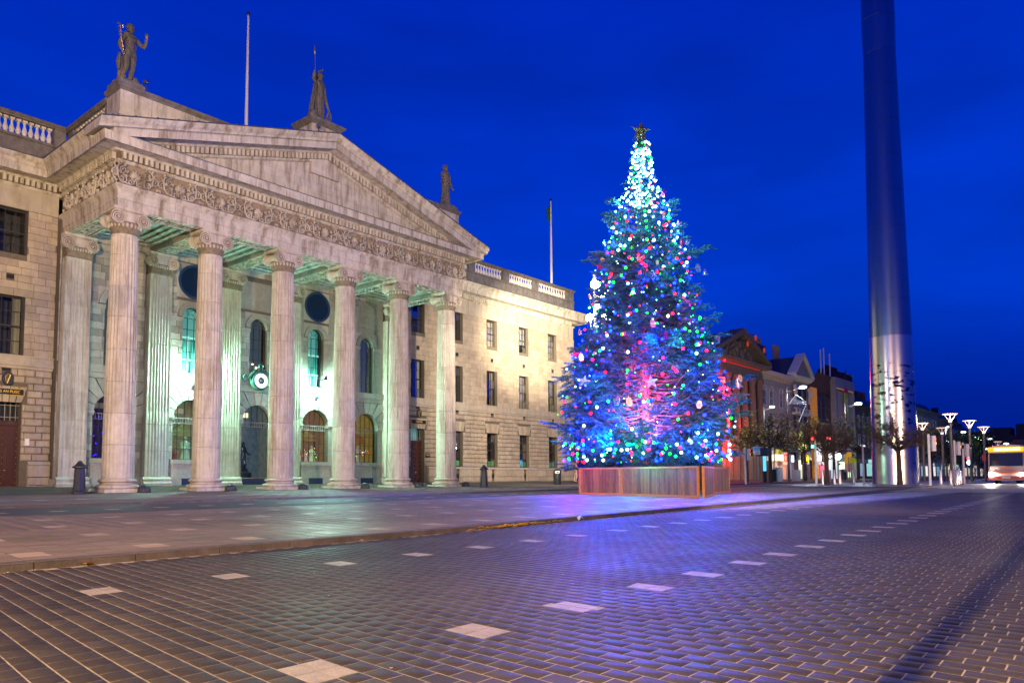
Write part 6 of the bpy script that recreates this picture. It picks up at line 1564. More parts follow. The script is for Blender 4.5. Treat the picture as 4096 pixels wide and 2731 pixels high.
def litter_bin(x, y, h, label, z=None):
    t = thing('litter_bin', label, 'litter bin', (x, y, G(x, y) if z is None else z)); s = h/1.25
    b = MB(); b.lathe([(r*s, q*s) for r, q in [(.27, 0), (.29, .03), (.29, .85), (.30, .86), (.30, .95), (.285, 1.1), (.22, 1.2), (.1, 1.25), (.001, 1.255)]], (0, 0, 0), 24); o = b.obj('body', M['iron'], t); smooth_angle(o, 40)
    b = MB(); a0 = math.atan2(-y, -x); b.cbox((.27*s*math.cos(a0), .27*s*math.sin(a0), .98*s), .08*s, .30*s, .17*s, rz=a0); b.obj('opening', M['steel'], t)
    b = MB(); b.cbox((.30*s*math.cos(a0), .30*s*math.sin(a0), .97*s), .04*s, .22*s, .1*s, rz=a0); b.obj('opening_dark', M['black'], t)
litter_bin(49.0, 36.4, 1.28, 'dark round litter bin on the pavement before the right wing')
# person walking by the corner of the wing
pg = at(2305, 1926, 66.5)
ps = thing('person', 'person in a red jacket and jeans at the right corner of the post office', 'person', (pg.x, pg.y, .52), .6)
J, E_ = body(1.72, [(-.11, .0, .66), (-.12, .0, .56), (-.11, -.05, .50), (-.11, -.05, .47), (-.11, -.06, .46)], [(.11, .0, .66), (.12, .0, .56), (.11, -.05, .50), (.11, -.05, .47), (.11, -.06, .46)], [(-.06, -.02, .36), (-.06, -.04, .26), (-.06, .0, .15), (-.06, .02, .04), (-.06, -.05, .02)], [(.06, .03, .36), (.06, .04, .26), (.06, .09, .15), (.06, .10, .05), (.06, .03, .02)])
skinned('body', J, E_, mat('skin', (.45, .28, .20), .6), ps)
b = MB(); drape(b, .82, 1.46, .22, .19, folds=4, amp=.03, lev=4, sy=.65)
for s in (-1, 1): b.tube([(s*.15, 0, 1.38), (s*.19, 0, 1.13), (s*.2, -.02, .95)], [.075, .065, .05], 8)
b.obj('jacket', mat('red_cloth', (.45, .02, .03), .8), ps)
b = MB()
for s, dy in ((-1, -.03), (1, .08)): b.tube([(s*.09, 0, .88), (s*.10, dy*.7, .5), (s*.10, dy, .1)], [.10, .075, .06], 8)
b.obj('jeans', mat('denim', (.05, .08, .15), .9), ps); face(ps, 1.72, mat('dark_hair', (.03, .02, .015), .7))
# ================================================================== FAR STREET
BY = 43.4
def zpx(x, py_, Y=BY):   # height on the far frontage for a row of the photograph (x position given)
    d = fw+rt*((x-2048)/3032.64)-up*((py_-1706.43)/3032.64); return .8+d.z*Y/d.y
def xpx(px, py_=1700, Y=BY):
    d = fw+rt*((px-2048)/3032.64)-up*((py_-1706.43)/3032.64); return d.x*Y/d.y
M['bglass'] = mat('far_window_glass', (.02, .025, .035), .08, spec=.8)
M['sashw'] = mat('white_sash', (.55, .55, .52), .6)
def bbox_part(name, parent, mt, *boxes):
    b = MB()
    for q in boxes: b.box(*q)
    return part(b, name, mt, parent)
def win_mesh(w_, h, arch=False):
    b = MB(); b.box(-w_/2, -w_/2+.07, -.06, .04, 0, h); b.box(w_/2-.07, w_/2, -.06, .04, 0, h); b.box(-w_/2+.07, w_/2-.07, -.06, .04, 0, .08); b.box(-w_/2+.07, w_/2-.07, -.06, .04, h-.08, h); b.box(-w_/2+.07, w_/2-.07, -.05, .03, h/2-.03, h/2+.03); b.box(-.02, .02, -.04, .02, .08, h-.08)
    g = MB(); g.add([(-w_/2+.05, .0, .05), (w_/2-.05, .0, .05), (w_/2-.05, .0, h-.05), (-w_/2+.05, .0, h-.05)], [(0,1,2,3)])
    s = MB(); s.box(-w_/2-.12, w_/2+.12, -.22, -.065, -.12, 0)
    if arch:
        pts = arch_pts(0, h-.1, w_/2+.14, .15, PI-.15, 8)
        for i in range(8): s.tube([(pts[i][0], -.12, pts[i][1]), (pts[i+1][0], -.12, pts[i+1][1])], .08, 4)
    return b, g, s
def windows(bd, xs_, zs_, w_, h, y, wm, fm='sashw', sm='sashw', arch=False):
    f, g, s = win_mesh(w_, h, arch); fm_, gm, sm_ = f.mesh('window', M[fm]), g.mesh('pane', wm if wm else M['bglass']), s.mesh('sill', M[sm])
    for z in zs_:
        for x in xs_:
            o = plink('window', fm_, bd, (x, y-.01, z)); p = link('pane', gm, o); q = link('sill', sm_, o)
def facade(name, label, x0, x1, ztop, col, y=BY, depth=12, rough=.85, zg=.5, **kw):
    bd = thing(name, label, 'building', ((x0+x1)/2, y, zg)); mt = mat(name+'_wall', col, rough, var=.15, nscale=1.5, bump=.2, stain=tuple(c*.5 for c in col), stain_amt=.4)
    bbox_part('wall', bd, mt, (x0, x1, y, y+depth, zg-.3, ztop)); return bd, mt
def brickify(bd, x0, x1, z0, z1, y, mt, rows, cw, name='stone'):
    b = MB(); h = (z1-z0)/rows; rr = random.Random(3)
    for r in range(rows):
        x = x0-(cw/2 if r % 2 else 0)
        while x < x1: a, c = max(x, x0)+.02, min(x+cw, x1)-.02; x += cw; b.box(a, c, y-.035-rr.uniform(0, .01), y+.01, z0+r*h+.015, z0+(r+1)*h-.015) if c > a+.05 else None
    o = part(b, name+'s', mt, bd); o['kind'] = 'stuff'
# 1: dark columned bank with pediment and red lights
x0, x1 = 92.2, 108.0; XM = (x0+x1)/2
bd, mt = facade('columned_bank', 'dark classical building with giant columns and a pediment lit red, behind the tree', x0, x1, 16.6, (.15, .11, .085))
b = MB(); run_profile(b, [(x0, BY+4), (x0, BY), (x1, BY), (x1, BY+4)], [(-.5, 14.9), (.5, 14.9), (.5, 16.2), (.9, 16.4), (1.5, 16.6), (1.55, 17.0), (-.5, 17.0)]); part(b, 'entablature', mt, bd)
b = MB(); b.prism([(x0-1.4, 17.0), (x1+1.4, 17.0), (XM, 20.9)], lambda p, t: (p[0], t, p[1]), BY-.2, BY+.6); part(b, 'tympanum', mt, bd)
b = MB()
for s in (-1, 1):
    xe = XM+s*9.4; b.prism([(xe, 17.0), (xe, 17.45), (XM, 21.45), (XM, 20.6)], lambda p, t: (p[0], t, p[1]), BY-1.5, BY+.6)
part(b, 'raking_cornice', mt, bd)
b = MB(); rr = random.Random(6)
for i in range(26):
    x = XM+rr.gauss(0, 2.4); zm = 20.3-abs(x-XM)*.43
    if zm > 17.5: b.ball((x, BY-.35, rr.uniform(17.4, zm-.2)), rr.uniform(.2, .42), 7, 5, sz=1.5)
o = part(b, 'pediment_carving', mt, bd); o['kind'] = 'stuff'
b = MB(); b.prism([(x0-1, 17.4), (x1+1, 17.4), (XM, 21.2)], lambda p, t: (p[0], t, p[1]), BY+.62, BY+14); part(b, 'roof', M['slate'], bd)
b = MB(); rr_ = []
for z, r in ((6.4, .62), (6.6, .55), (14.0, .46), (14.4, .6), (14.9, .66)): rr_.append([((r-(.04 if k % 2 else 0))*math.cos(2*PI*k/32), (r-(.04 if k % 2 else 0))*math.sin(2*PI*k/32), z) for k in range(32)])
b.rings(rr_); cme = b.mesh('column', mt)
for i in range(6): plink('column', cme, bd, (x0+1.0+i*(x1-x0-2.0)/5, BY-.55, 0))
bbox_part('ground_storey', bd, mat('bank_base', (.30, .25, .16), .8, var=.2), (x0, x1, BY-1.4, BY-.02, 5.6, 6.4), *[(x0+.1+i*2.2, x0+1.1+i*2.2, BY-1.3, BY-.03, .3, 5.59) for i in range(8)])
bbox_part('door', bd, M['iron'], *[(x0+1.12+i*2.2, x0+2.28+i*2.2, BY-.6, BY-.04, .3, 5.0) for i in range(7)])
windows(bd, [x0+2.1+i*2.75 for i in range(5)], [7.2, 11.2], 1.3, 2.4, BY-.1, None, 'iron', 'iron')
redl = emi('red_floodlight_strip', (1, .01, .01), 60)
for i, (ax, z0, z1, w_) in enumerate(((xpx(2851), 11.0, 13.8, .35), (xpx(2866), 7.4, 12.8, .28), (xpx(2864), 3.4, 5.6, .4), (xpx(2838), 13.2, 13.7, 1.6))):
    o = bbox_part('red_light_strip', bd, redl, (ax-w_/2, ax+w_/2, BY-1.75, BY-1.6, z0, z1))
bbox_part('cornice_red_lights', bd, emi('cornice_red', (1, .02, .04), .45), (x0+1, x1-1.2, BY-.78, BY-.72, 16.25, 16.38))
point('red_uplight', (xpx(2862), BY-3.0, 4), 650, (1, .05, .04), .2); point('red_uplight', (99, BY-2.2, 7.5), 500, (1, .05, .04), .2)
for px, py_ in ((2990, 1352), (3025, 1402), (2958, 1376)):
    x = xpx(px, py_); z = zpx(px, py_); t = thing('red_spotlight', {2990: 'highest red spotlight on an arm, beyond the tip of the dark bank gable', 3025: 'right red spotlight on an arm, clear of the dark bank gable', 2958: 'left red spotlight, seen against the gable of the dark bank'}[px], 'spotlight', (x, BY-1.2, z))
    b = MB(); b.tube([(0, 0, .3), (-3.2, 1.0, .15)], .06, 4); b.obj('arm', M['iron'], t); b = MB(); b.lathe([(.10, .3), (.2, .0), (.15, -.45), (.1, -.5)], (0, 0, 0), 8); b.obj('head', mat('red_lens', (.4, .04, .03), .5, emis=(1, .1, .05), estr=.25), t)
# 2: cream stucco building
x0, x1 = 108.05, 121.0
bd, mt = facade('cream_stucco_building', 'cream stucco building with arched window hoods and shops, right of the columned bank', x0, x1, 16.2, (.46, .38, .28))
b = MB(); run_profile(b, [(x0, BY), (x1, BY)], [(-.3, 15.6), (.1, 15.6), (.2, 16.0), (.8, 16.2), (.9, 16.7), (-.3, 16.8)]); part(b, 'cornice', mat('pale_cornice', (.55, .48, .40), .8), bd)
bbox_part('cornice_bracket', bd, mt, *[(x0+.3+i*.6, x0+.5+i*.6, BY-.55, BY-.01, 15.75, 16.15) for i in range(21)])
bbox_part('string_course', bd, mt, (x0, x1, BY-.15, BY-.005, 14.6, 14.75))
windows(bd, [x0+1.9, x0+4.7, x0+8.6, x0+11.3], [11.6, 7.2], 1.25, 2.3, BY, None, 'sashw', 'sashw', True)
b = MB(); b.prism([(x0+.5, 16.8), (x1-.3, 16.8), (x0+8, 19.0), (x0+3.5, 20.2)], lambda p, t: (p[0], t, p[1]), BY+2, BY+10); part(b, 'roof', M['slate'], bd)
bbox_part('shopfront', bd, mat('pale_shopfront', (.60, .60, .62), .6, var=.1), *[(x0+.1+i*2.15, x0+1.35+i*2.15, BY-.45, BY-.02, .3, 4.4) for i in range(6)])
bbox_part('fascia', bd, mat('dark_fascia', (.02, .025, .04), .5), (x0, x1, BY-.6, BY-.01, 5.0, 5.6), (x0+7, x1, BY-1.3, BY-.61, 4.7, 5.2))
for (a, c, z0, z1, col, s, nm) in ((x0+8.0, x0+9.7, .7, 4.1, (1, .22, .03), 2.4, 'orange_window'), (x0+.4, x0+7.4, .6, 4.2, (.6, .65, .8), .25, 'shop_window'), (x0+9.9, x0+12.4, .6, 4.2, (.7, .7, .65), .3, 'shop_window')):
    bbox_part(nm, bd, emi(nm+'_glow', col, s), (a, c, BY-.035, BY-.021, z0, z1))
# 3: narrow ornate gable
x0, x1 = 121.05, 129.0; XM = (x0+x1)/2
bd, mt = facade('gabled_building', 'narrow ornate stone building with a triangular gable and a tall yellow-lit arch', x0, x1, 17.2, (.32, .27, .22))
b = MB(); b.prism([(x0-.2, 17.2), (x1+.2, 17.2), (XM, 20.7)], lambda p, t: (p[0], t, p[1]), BY-.6, BY+.3); part(b, 'gable', mt, bd)
b = MB()
for s in (-1, 1): xe = XM+s*4.4; b.prism([(xe, 17.1), (xe, 17.5), (XM, 21.1), (XM, 20.6)], lambda p, t: (p[0], t, p[1]), BY-1.1, BY+.3)
run_profile(b, [(x0, BY), (x1, BY)], [(-.3, 16.3), (.6, 16.5), (1.1, 16.9), (1.15, 17.15), (-.3, 17.2)]); part(b, 'gable_cornice', mat('pale_gable_trim', (.60, .60, .48), .7), bd)  # cornice paler than the gable stone
b = MB(); b.prism([(x0, 17.2), (x1, 17.2), (XM, 20.6)], lambda p, t: (p[0], t, p[1]), BY+.31, BY+9); part(b, 'roof', M['slate'], bd)
windows(bd, [x0+1.6, XM, x1-1.6], [12.6, 8.6], 1.3, 2.7, BY, None, 'iron', 'sashw')
b = MB()
for i in range(5): b.lathe([(.12, 0), (.2, .25), (.12, .6)], (x0+1+i*1.5, BY-.5, 11.2), 8)
b.box(x0+.4, x1-.4, BY-.8, BY-.02, 10.9, 11.2); b.box(x0+.4, x1-.4, BY-.7, BY-.3, 11.8, 11.95)
for s in (-1, 1):
    b.tube([(XM+s*3.2, BY-.4, 15.6), (XM+s*3.5, BY-.6, 14.6), (XM+s*3.1, BY-.5, 13.8), (XM+s*3.5, BY-.4, 13.0)], [.25, .35, .2, .25], 7)
part(b, 'balcony_and_scrolls', mat('pale_carving', (.6, .6, .5), .7), bd)
pts = arch_pts(XM+.2, 5.4, 2.3, 0, PI, 16); b = MB(); b.add([(XM+.2-2.3, BY-.03, 4.8), (XM+.2+2.3, BY-.03, 4.8)]+[(p[0], BY-.03, p[1]*1.0+max(0, p[1]-5.4)*.35) for p in pts], [tuple(range(19))]); part(b, 'yellow_arch_window', emi('yellow_green_light', (.85, .9, .22), 1.1), bd)
pts2 = arch_pts(XM+.2, 5.4, 2.6, 0, PI, 16); b = MB(); b.tube([(p[0], BY-.15, p[1]+max(0, p[1]-5.4)*.35) for p in pts2], .28, 6); part(b, 'arch_moulding', mt, bd)
bbox_part('sign_band', bd, M['black'], (x0+.4, x1-.3, BY-.4, BY-.05, 3.7, 5.1)); bbox_part('shop_door_glow', bd, emi('door_glow', (.9, .9, .55), .8), (x0+2.5, x0+4.0, BY-.04, BY-.02, .6, 3.6))
sgn = thing('projecting_sign', 'black sign box with a large yellow letter M under the yellow-lit arch', 'shop sign', (xpx(3190), BY-1.2, zpx(3190, 1832, BY-1.2)))
b = MB(); b.box(-1.5, 1.4, 0, .3, -.95, .95); b.obj('box', M['black'], sgn)
b = MB(); pts = [(-.75, -.6), (-.68, .1), (-.45, .6), (-.2, .35), (0, -.35), (.2, .35), (.45, .6), (.68, .1), (.75, -.6)]; b.tube([(p[0], -.1, p[1]) for p in pts], .11, 6); b.obj('yellow_letter', emi('yellow_letter', (1, .75, .02), 1.6), sgn)
def box_sign(name, px, py_, Y, w_, h, col, s, label, txt=None, tcol=(1, 1, 1), ts=1.0, cat='shop sign', base=None):
    Y0 = Y; x = xpx(px, py_, Y0); z = zpx(px, py_, Y0); t = thing(name, label, cat, (x, Y0, z)); b = MB(); b.box(-w_/2, w_/2, 0, .18, -h/2, h/2)
    b.obj('board', emi(name+'_light', col, s) if s > 0 else mat(name+'_paint', col, .6), t)
    if txt: o = link('lettering', text_mesh(txt, ts, .02, emi('letters', tcol, .6) if s > 0 else mat('letters', tcol, .6)), t, (0, -.03, 0)); o.rotation_euler.x = PI/2
    return t
box_sign('red_letter_sign', 3145, 1833, BY-1.3, 2.6, 1.9, (.9, .42, .36), .55, 'pale red square sign with the letters CR above the cream shops', 'CR', (.6, 0, 0), 1.7)
box_sign('yellow_sign', 3119, 1818, BY-1.5, 2.2, 1.6, (.75, .65, .03), .45, 'yellow sign with a black ring over the orange shop window', 'O', (.02, .02, 0), 1.2)
box_sign('bright_sign', 3119, 1830, BY-1.9, 2.6, .8, (1, .95, .6), 4, 'small glaring white sign strip below the yellow sign')
box_sign('white_sign', 3082, 1812, BY-1.3, 2.4, 2.2, (.8, .8, .75), .35, 'white square sign with a grey ring in front of the cream building', 'O', (.3, .3, .3), 1.5)
box_sign('white_round_light', 3173, 1834, BY-1.2, .6, 1.0, (.6, .7, 1), 3.5, 'small oval white light left of the sign with the yellow M')
# 4: brick building with arched windows
x0, x1 = 129.05, 140.9
bd, mt = facade('brick_building', 'red brick building with arched top windows and an orange-lit corner', x0, x1, 18.4, (.17, .075, .035))
brickify(bd, x0, x1, 14.6, 18.3, BY, mt, 14, .9, 'brick_course')
bbox_part('parapet', bd, mt, (x0+4, x1, BY-.2, BY-.05, 18.35, 18.9)); bbox_part('lit_corner', bd, mat('orange_lit_brick', (.55, .24, .05), .8, var=.5, nscale=3, emis=(1, .35, .02), estr=.22), (x0+.8, x0+3.4, BY-.4, BY-.05, .5, 16.0))  # orange light put into the brick corner's colour and glow
bbox_part('band', bd, mat('tan_band', (.4, .3, .18), .8), (x0, x1, BY-.25, BY-.04, 10.0, 10.3))
windows(bd, [x0+5.2, x0+7.7, x0+10.2], [10.8], 1.2, 4.2, BY-.06, None, 'iron', 'iron', True); windows(bd, [x0+1.8, x0+5, x0+9], [5.5], 1.4, 2.4, BY-.06, None, 'sashw', 'sashw')
bbox_part('chimney', bd, mt, (x0-6.5, x0-2.4, BY+6, BY+8, 15, 23.2), (x0-1.5, x0+2.5, BY+3, BY+6, 16, 20.4))
b = MB()
for i in range(7): b.lathe([(.22, 23.2), (.26, 24.5), (.22, 24.6)], (x0-6.2+i*.6, BY+7, 0), 8)
for i in range(3): b.tube([(x0-1.6+i*1.0, BY+5, 20), (x0-1.6+i*1.0, BY+5, 23.5)], .22, 6)
part(b, 'chimney_pots', mat('clay_pot', (.35, .22, .15), .8), bd)
bbox_part('ground_shop_glow', bd, emi('shop_glow_white', (.9, .95, 1), 1.3), (x0+1.5, x0+4.5, BY-.46, BY-.42, 3.6, 6.6)); bbox_part('ground_shop_red', bd, emi('shop_glow_red', (.9, .12, .25), 1.0), (x0+4.8, x0+8.5, BY-.1, BY-.065, .8, 3.2))
bbox_part('fascia', bd, mat('grey_fascia', (.4, .4, .38), .6), (x0+.5, x1-.5, BY-.6, BY-.41, 2.9, 3.5))
# 5: grey concrete building
x0, x1 = 140.95, 152.4
bd, mt = facade('concrete_building', 'grey modern concrete building with vertical fins and a lime green banner', x0, x1, 18.7, (.28, .27, .27))
bbox_part('frame', bd, mt, (x0, x1, BY-.9, BY-.02, 17.0, 18.8), (x0, x0+.5, BY-.9, BY-.02, .5, 16.99), (x1-.5, x1, BY-.9, BY-.02, .5, 16.99))
bbox_part('soffit_strip', bd, mat('amber_soffit', (.5, .35, .15), .7, emis=(1, .5, .1), estr=.15), (x0+.6, x1-.6, BY-.85, BY-.75, 16.75, 16.98))
bbox_part('fin', bd, mat('fin_paint', (.30, .28, .36), .6), *[(x0+.9+i*.8, x0+1.02+i*.8, BY-.45, BY-.02, 5.5, 16.6) for i in range(13)])
windows(bd, [x0+1.35+i*.8*2 for i in range(6)], [13.4, 10.0, 6.4], 1.3, 2.6, BY-.03, None, 'iron', 'iron')
t = box_sign('lime_banner', 3388, 1622, BY-1.1, 1.7, 4.6, (.38, .50, .02), 0, 'tall lime green vertical banner with white letters B U S on the grey building'); 
for i, ch in enumerate('BUS'): o = link('lettering', text_mesh(ch, .8, .02, mat('white_letters', (.8, .8, .8), .6)), t, (0, -.03, .9-i*.85)); o.rotation_euler.x = PI/2
b = MB(); b.box(-.85, .85, -.01, .19, 2.3, 3.2); b.obj('pink_panel', mat('pink_panel', (.50, .01, .06), .6), t)
bbox_part('lit_shop', bd, emi('pale_green_shop', (.75, .95, .55), 1.2), (x0+1, x1-1.5, BY-.1, BY-.035, .8, 3.6)); bbox_part('fascia', bd, mat('teal_fascia', (.10, .14, .16), .6), (x0+.6, x1-.6, BY-.5, BY-.11, 3.7, 5.2))
t = thing('white_pavilion', 'white lit shopfront with a round lamp beside the brick building', 'shopfront', (138.5, BY-.8, .5)); b = MB(); b.box(-2.2, 2.2, 0, .3, 0, 4.8); b.obj('front', mat('white_front', (.7, .75, .72), .6, emis=(.8, 1, .9), estr=.35), t); b = MB(); b.ball((1.0, -.4, 4.0), .7, 10, 8); b.obj('round_lamp', emi('round_lamp', (1, .95, 1), 9), t)
# roofline masts, antenna, second-row chimneys
for px, y0, y1, lab in ((3312, 1388, 1505, 'thin roof mast, leftmost of three above the brick building'), (3325, 1382, 1510, 'thin roof mast, middle one of three above the grey building'), (3348, 1404, 1520, 'thin roof mast, right one of three above the grey building')):
    x = xpx(px, y1); b = MB(); b.tube([(0, 0, 0), (0, 0, zpx(px, y0)-zpx(px, y1))], .12, 5); tag(b.obj('roof_mast', M['polewhite'], None, (x, BY+1.2, zpx(px, y1)-.4)), lab, 'mast', 'masts on the far roofs')
bd, mt = facade('red_chimney_house', 'dark house with big red brick chimney stacks behind the grey building', 134, 150, 19.0, (.11, .035, .03), y=BY+12.1, depth=8)
bbox_part('chimney', bd, mt, (xpx(3297, 1490, 57), xpx(3352, 1490, 57), 56, 58.5, 18, zpx(3325, 1483, 57)), (xpx(3356, 1500, 57), xpx(3392, 1500, 57), 56, 58.5, 18, zpx(3375, 1497, 57)))
b = MB()
for i in range(6): b.lathe([(.35, 0), (.42, .9), (.35, 1)], (xpx(3297, 1490, 57)+.6+i*1.6, 57, zpx(3325, 1483, 57)), 7)
part(b, 'chimney_pots', mt, bd)
# 6: dark terraces receding to the right of and behind the spire
M['awn'] = mat('shop_fascia_grey', (.2, .2, .2), .6)
rr = random.Random(17)
X = 152.5
specs = [(152.5, 168, 14.8, (.10, .065, .05), 'dark brick house with a dormer between the banner and the spire'), (168.1, 184, 14.5, (.13, .11, .10), 'dark terrace house close behind the left edge of the spire'), (184.1, 204, 15.5, (.10, .09, .09), 'long dark terrace behind the spire'),
         (204.1, 232, 17.6, (.13, .15, .14), 'greenish grey terrace with cornice just right of the spire'), (232.1, 262, 16.4, (.16, .15, .13), 'grey terrace with tall windows between the lamp posts'), (262.1, 285, 14.8, (.20, .11, .07), 'reddish house at the far end of the terrace row'), (285.1, 340, 13.6, (.12, .12, .14), 'long low dark terrace farthest along the street')]
for (a, c, zt_, col, lab) in specs:
    bd, mt = facade('terrace_house', lab, a, c, zt_, col, depth=10)
    b = MB(); run_profile(b, [(a, BY), (c, BY)], [(-.3, zt_-.6), (.3, zt_-.4), (.8, zt_-.1), (.8, zt_+.15), (-.3, zt_+.2)]); part(b, 'cornice', mt, bd)
    b = MB(); b.prism([(BY+.5, zt_+.1), (BY+9.5, zt_+.1), (BY+6, zt_+2.6), (BY+3, zt_+2.6)], lambda p, t: (t, p[0], p[1]), a+.2, c-.2); part(b, 'roof', M['slate'], bd)
    n = int((c-a)/3.2); windows(bd, [a+1.8+i*(c-a-2.4)/n for i in range(n)], [zt_-4.2, zt_-8.0], 1.3, 2.4, BY-.01, None, 'sashw', 'sashw')
    k = rr.randint(1, 2)
    for i in range(k): q = a+2+rr.random()*(c-a-6); bbox_part('chimney', bd, mat('chimney_brick', (.12, .05, .04), .9, var=.3), (q, q+2.6, BY+4, BY+5.4, zt_+1, zt_+4.8))
    for i in range(int((c-a)/4.5)):
        q = a+.5+i*4.5; cc = rr.choice([(1, .12, .1), (.9, .95, 1), (.5, .8, 1), (1, .8, .5), (1, .9, .8), (.4, .9, .8)]); bbox_part('lit_shop', bd, emi('shop_light', cc, rr.uniform(.25, 1.1)), (q, q+rr.uniform(2.2, 3.9), BY-.05, BY-.02, 1.0, 3.5)); bbox_part('shop_fascia', bd, M['awn'] if rr.random() < .6 else emi('fascia_light', cc, .7), (q-.2, q+4, BY-.5, BY-.06, 3.6, 4.3))
t = thing('tv_aerial', 'tall thin television aerial on the dark roof left of the spire', 'aerial', (xpx(3447, 1560), BY+3, 16.5)); b = MB(); h = zpx(3447, 1499, BY+3)-16.5; b.tube([(0, 0, 0), (0, 0, h)], .09, 4); b.tube([(0, 0, h-.9), (5, 0, h-1.0)], .05, 3); b.tube([(0, 0, h-4.2), (5, 0, h-4.2)], .05, 3); b.obj('mast', M['iron'], t)
bd, mt = facade('end_building', 'dark building closing the street with faint letters GATE over the bus', 300, 312, 14.5, (.10, .065, .05), y=20, depth=34)
bd2 = bd
for (y0, y1, z) in ((20, 26, 19.5), (27.5, 33.5, 18.2), (35, 41, 17.2), (42, 50, 16.0)): bbox_part('upper_storey', bd2, mt, (300.5, 311, y0, y1, 14.4, z))
b = MB(); b.prism([(18.5, 11.2), (36, 11.2), (34, 12.9), (20, 12.9)], lambda p, t: (t, p[0], p[1]), 299.3, 299.98); part(b, 'front_parapet', mat('tan_parapet', (.38, .18, .08), .8), bd2)  # tan parapet, paler than the wall behind
me = text_mesh('GATE', 2.2, .05, mat('grey_letters', (.35, .35, .4), .6)); o = plink('lettering', me, bd2, (299.2, 27.0, 9.2)); o.rotation_euler = (PI/2, 0, -PI/2)
# ------------------------------------------------------------------ far lamps
def far_lamp(px, ytop, ybase, depth, arm, label, heads=1, w_=.55, power=0):
    base_ = at(px, ybase, depth); topz = at(px, ytop, depth).z; gz = base_.z
    t = thing('arm_street_lamp', label, 'street lamp', base_, 0, 'tall arm lamps along the far pavement'); b = MB(); H_ = topz-gz; b.tube([(0, 0, -.3), (0, 0, H_)], [.13, .07], 8); b.obj('pole', M['polegrey'], t)
    for k in range(heads):
        s = arm if k == 0 else -arm; v = Vector((rt.x, rt.y, 0))*s; b = MB(); b.tube([(0, 0, H_-.5), (v.x*.9, v.y*.9, H_-.05)], .05, 5); b.obj('arm', M['polegrey'], t)
        b = MB(); b.ball((v.x, v.y, H_), w_*.6, 10, 6, sz=.38); b.obj('lamp_head', M['lampc'], t)
        if power: point('street_lamp_light', (base_.x+v.x, base_.y+v.y-.3, topz-.6), power, (.85, .95, 1), .3)
far_lamp(3157, 1545, 1924, 75, 1.65, 'tall arm lamp beyond the tree with one bright head and a triangular decoration', 1, .62, 1100)
far_lamp(3062, 1625, 1922, 92, 1.05, 'arm lamp whose head glows in front of the cream stucco building', 1, .55, 420)
far_lamp(3388, 1612, 1917, 95, 1.75, 'arm lamp in front of the lime green banner left of the spire', 1, .75, 1200)
t = thing('light_decoration', 'triangular frame of small white christmas lights hung from the tall arm lamp', 'decoration', at(3185, 1610, 74.8)); b = MB(); u = Vector((rt.x, rt.y, 0)); pts = [u*-.7+Vector((0, 0, -.1)), u*-.0+Vector((0, 0, .8)), u*1.0+Vector((0, 0, .05)), u*-.7+Vector((0, 0, -.1)), u*1.0+Vector((0, 0, -.12)), u*.2+Vector((0, 0, -1.9))]
b.tube([tuple(p) for p in pts], .03, 4); b.obj('frame', emi('decoration_lights', (.7, .75, .9), .9), t)
b = MB()
for i in range(12): p = u*(-.5+.1*i)+Vector((0, 0, .0)); b.tube([tuple(p), tuple(p+Vector((0, 0, .5-.03*i)))], .018, 3)
b.obj('light_strands', emi('decoration_strands', (.6, .7, .9), .5), t)
for i, (px, yt, d, ar) in enumerate(((3790, 1707, 120, .5), (3857, 1727, 125, 0), (3912, 1746, 150, 0), (3961, 1754, 165, 0), (3788, 1765, 170, 0), (3850, 1778, 175, .3), (3902, 1786, 190, .2), (3943, 1794, 200, 0), (4028, 1774, 180, 0), (3661, 1670, 110, .3))):
    far_lamp(px, yt, 1912, d, ar if ar else .2, ['arm lamp behind the tallest disc lamp', 'arm lamp between the two tallest disc lamps', 'arm lamp right of the third disc lamp', 'distant arm lamp over the terraces by the last disc lamp', 'low distant arm lamp under the first small disc lamp', 'distant arm lamp beside the striped traffic light post', 'distant arm lamp left of the bus, upper one', 'distant arm lamp left of the bus, lower one', 'distant arm lamp just above the bus roof', 'arm lamp touching the right edge of the spire'][i], 1, .0052*d, 0 if i % 2 else 900)
def disc_lamp(px, ytop, ybase, depth, label, power=500, k=.56):
    base_ = at(px, ybase, depth); H_ = at(px, ytop, depth).z-base_.z; t = thing('disc_street_lamp', label, 'street lamp', base_, 0, 'up-lit disc lamps on the plaza'); 
    b = MB(); b.tube([(0, 0, -.4), (0, 0, H_-1.0*k)], [.13, .10], 10); b.obj('pole', M['polegrey'], t)
    b = MB(); b.lathe([(.001, H_), (.93*k, H_), (.95*k, H_+.02), (.93*k, H_+.04), (.001, H_+.05)], (0, 0, 0), 28); b.obj('disc', M['lampp'], t)
    b = MB(); b.lathe([(.11, H_-1.1*k), (.22*k, H_-.95*k), (.24*k, H_-.82*k), (.1, H_-.80*k)], (0, 0, 0), 14); b.obj('projector', emi('projector_glow', (1, .8, .75), 1.8), t)
    b = MB()
    for s in (-1, 1): b.tube([(s*.2*k*rt.x, s*.2*k*rt.y, H_-.9*k), (s*.82*k*rt.x, s*.82*k*rt.y, H_)], .03, 5)
    b.tube([(0, 0, H_-.85*k), (0, 0, H_)], .045, 6)
    b.obj('stay', emi('stay_glow', (1, .75, .6), .2), t)
    if power: point('disc_light', (base_.x, base_.y, base_.z+H_-.25), power*.3, (1, .82, .72), .3)
disc_lamp(3811, 1655, 1918, 58, 'tallest disc lamp in the middle of the group right of the spire', 900)
disc_lamp(3698, 1692, 1917, 68, 'disc lamp nearest to the spire, its top seen through the bare tree', 500)
disc_lamp(3776, 1711, 1915, 76, 'smaller disc lamp between the spire-side lamp and the tallest one', 0)
disc_lamp(3888, 1682, 1918, 66, 'disc lamp right of the tallest one, a bicycle at its foot', 700)
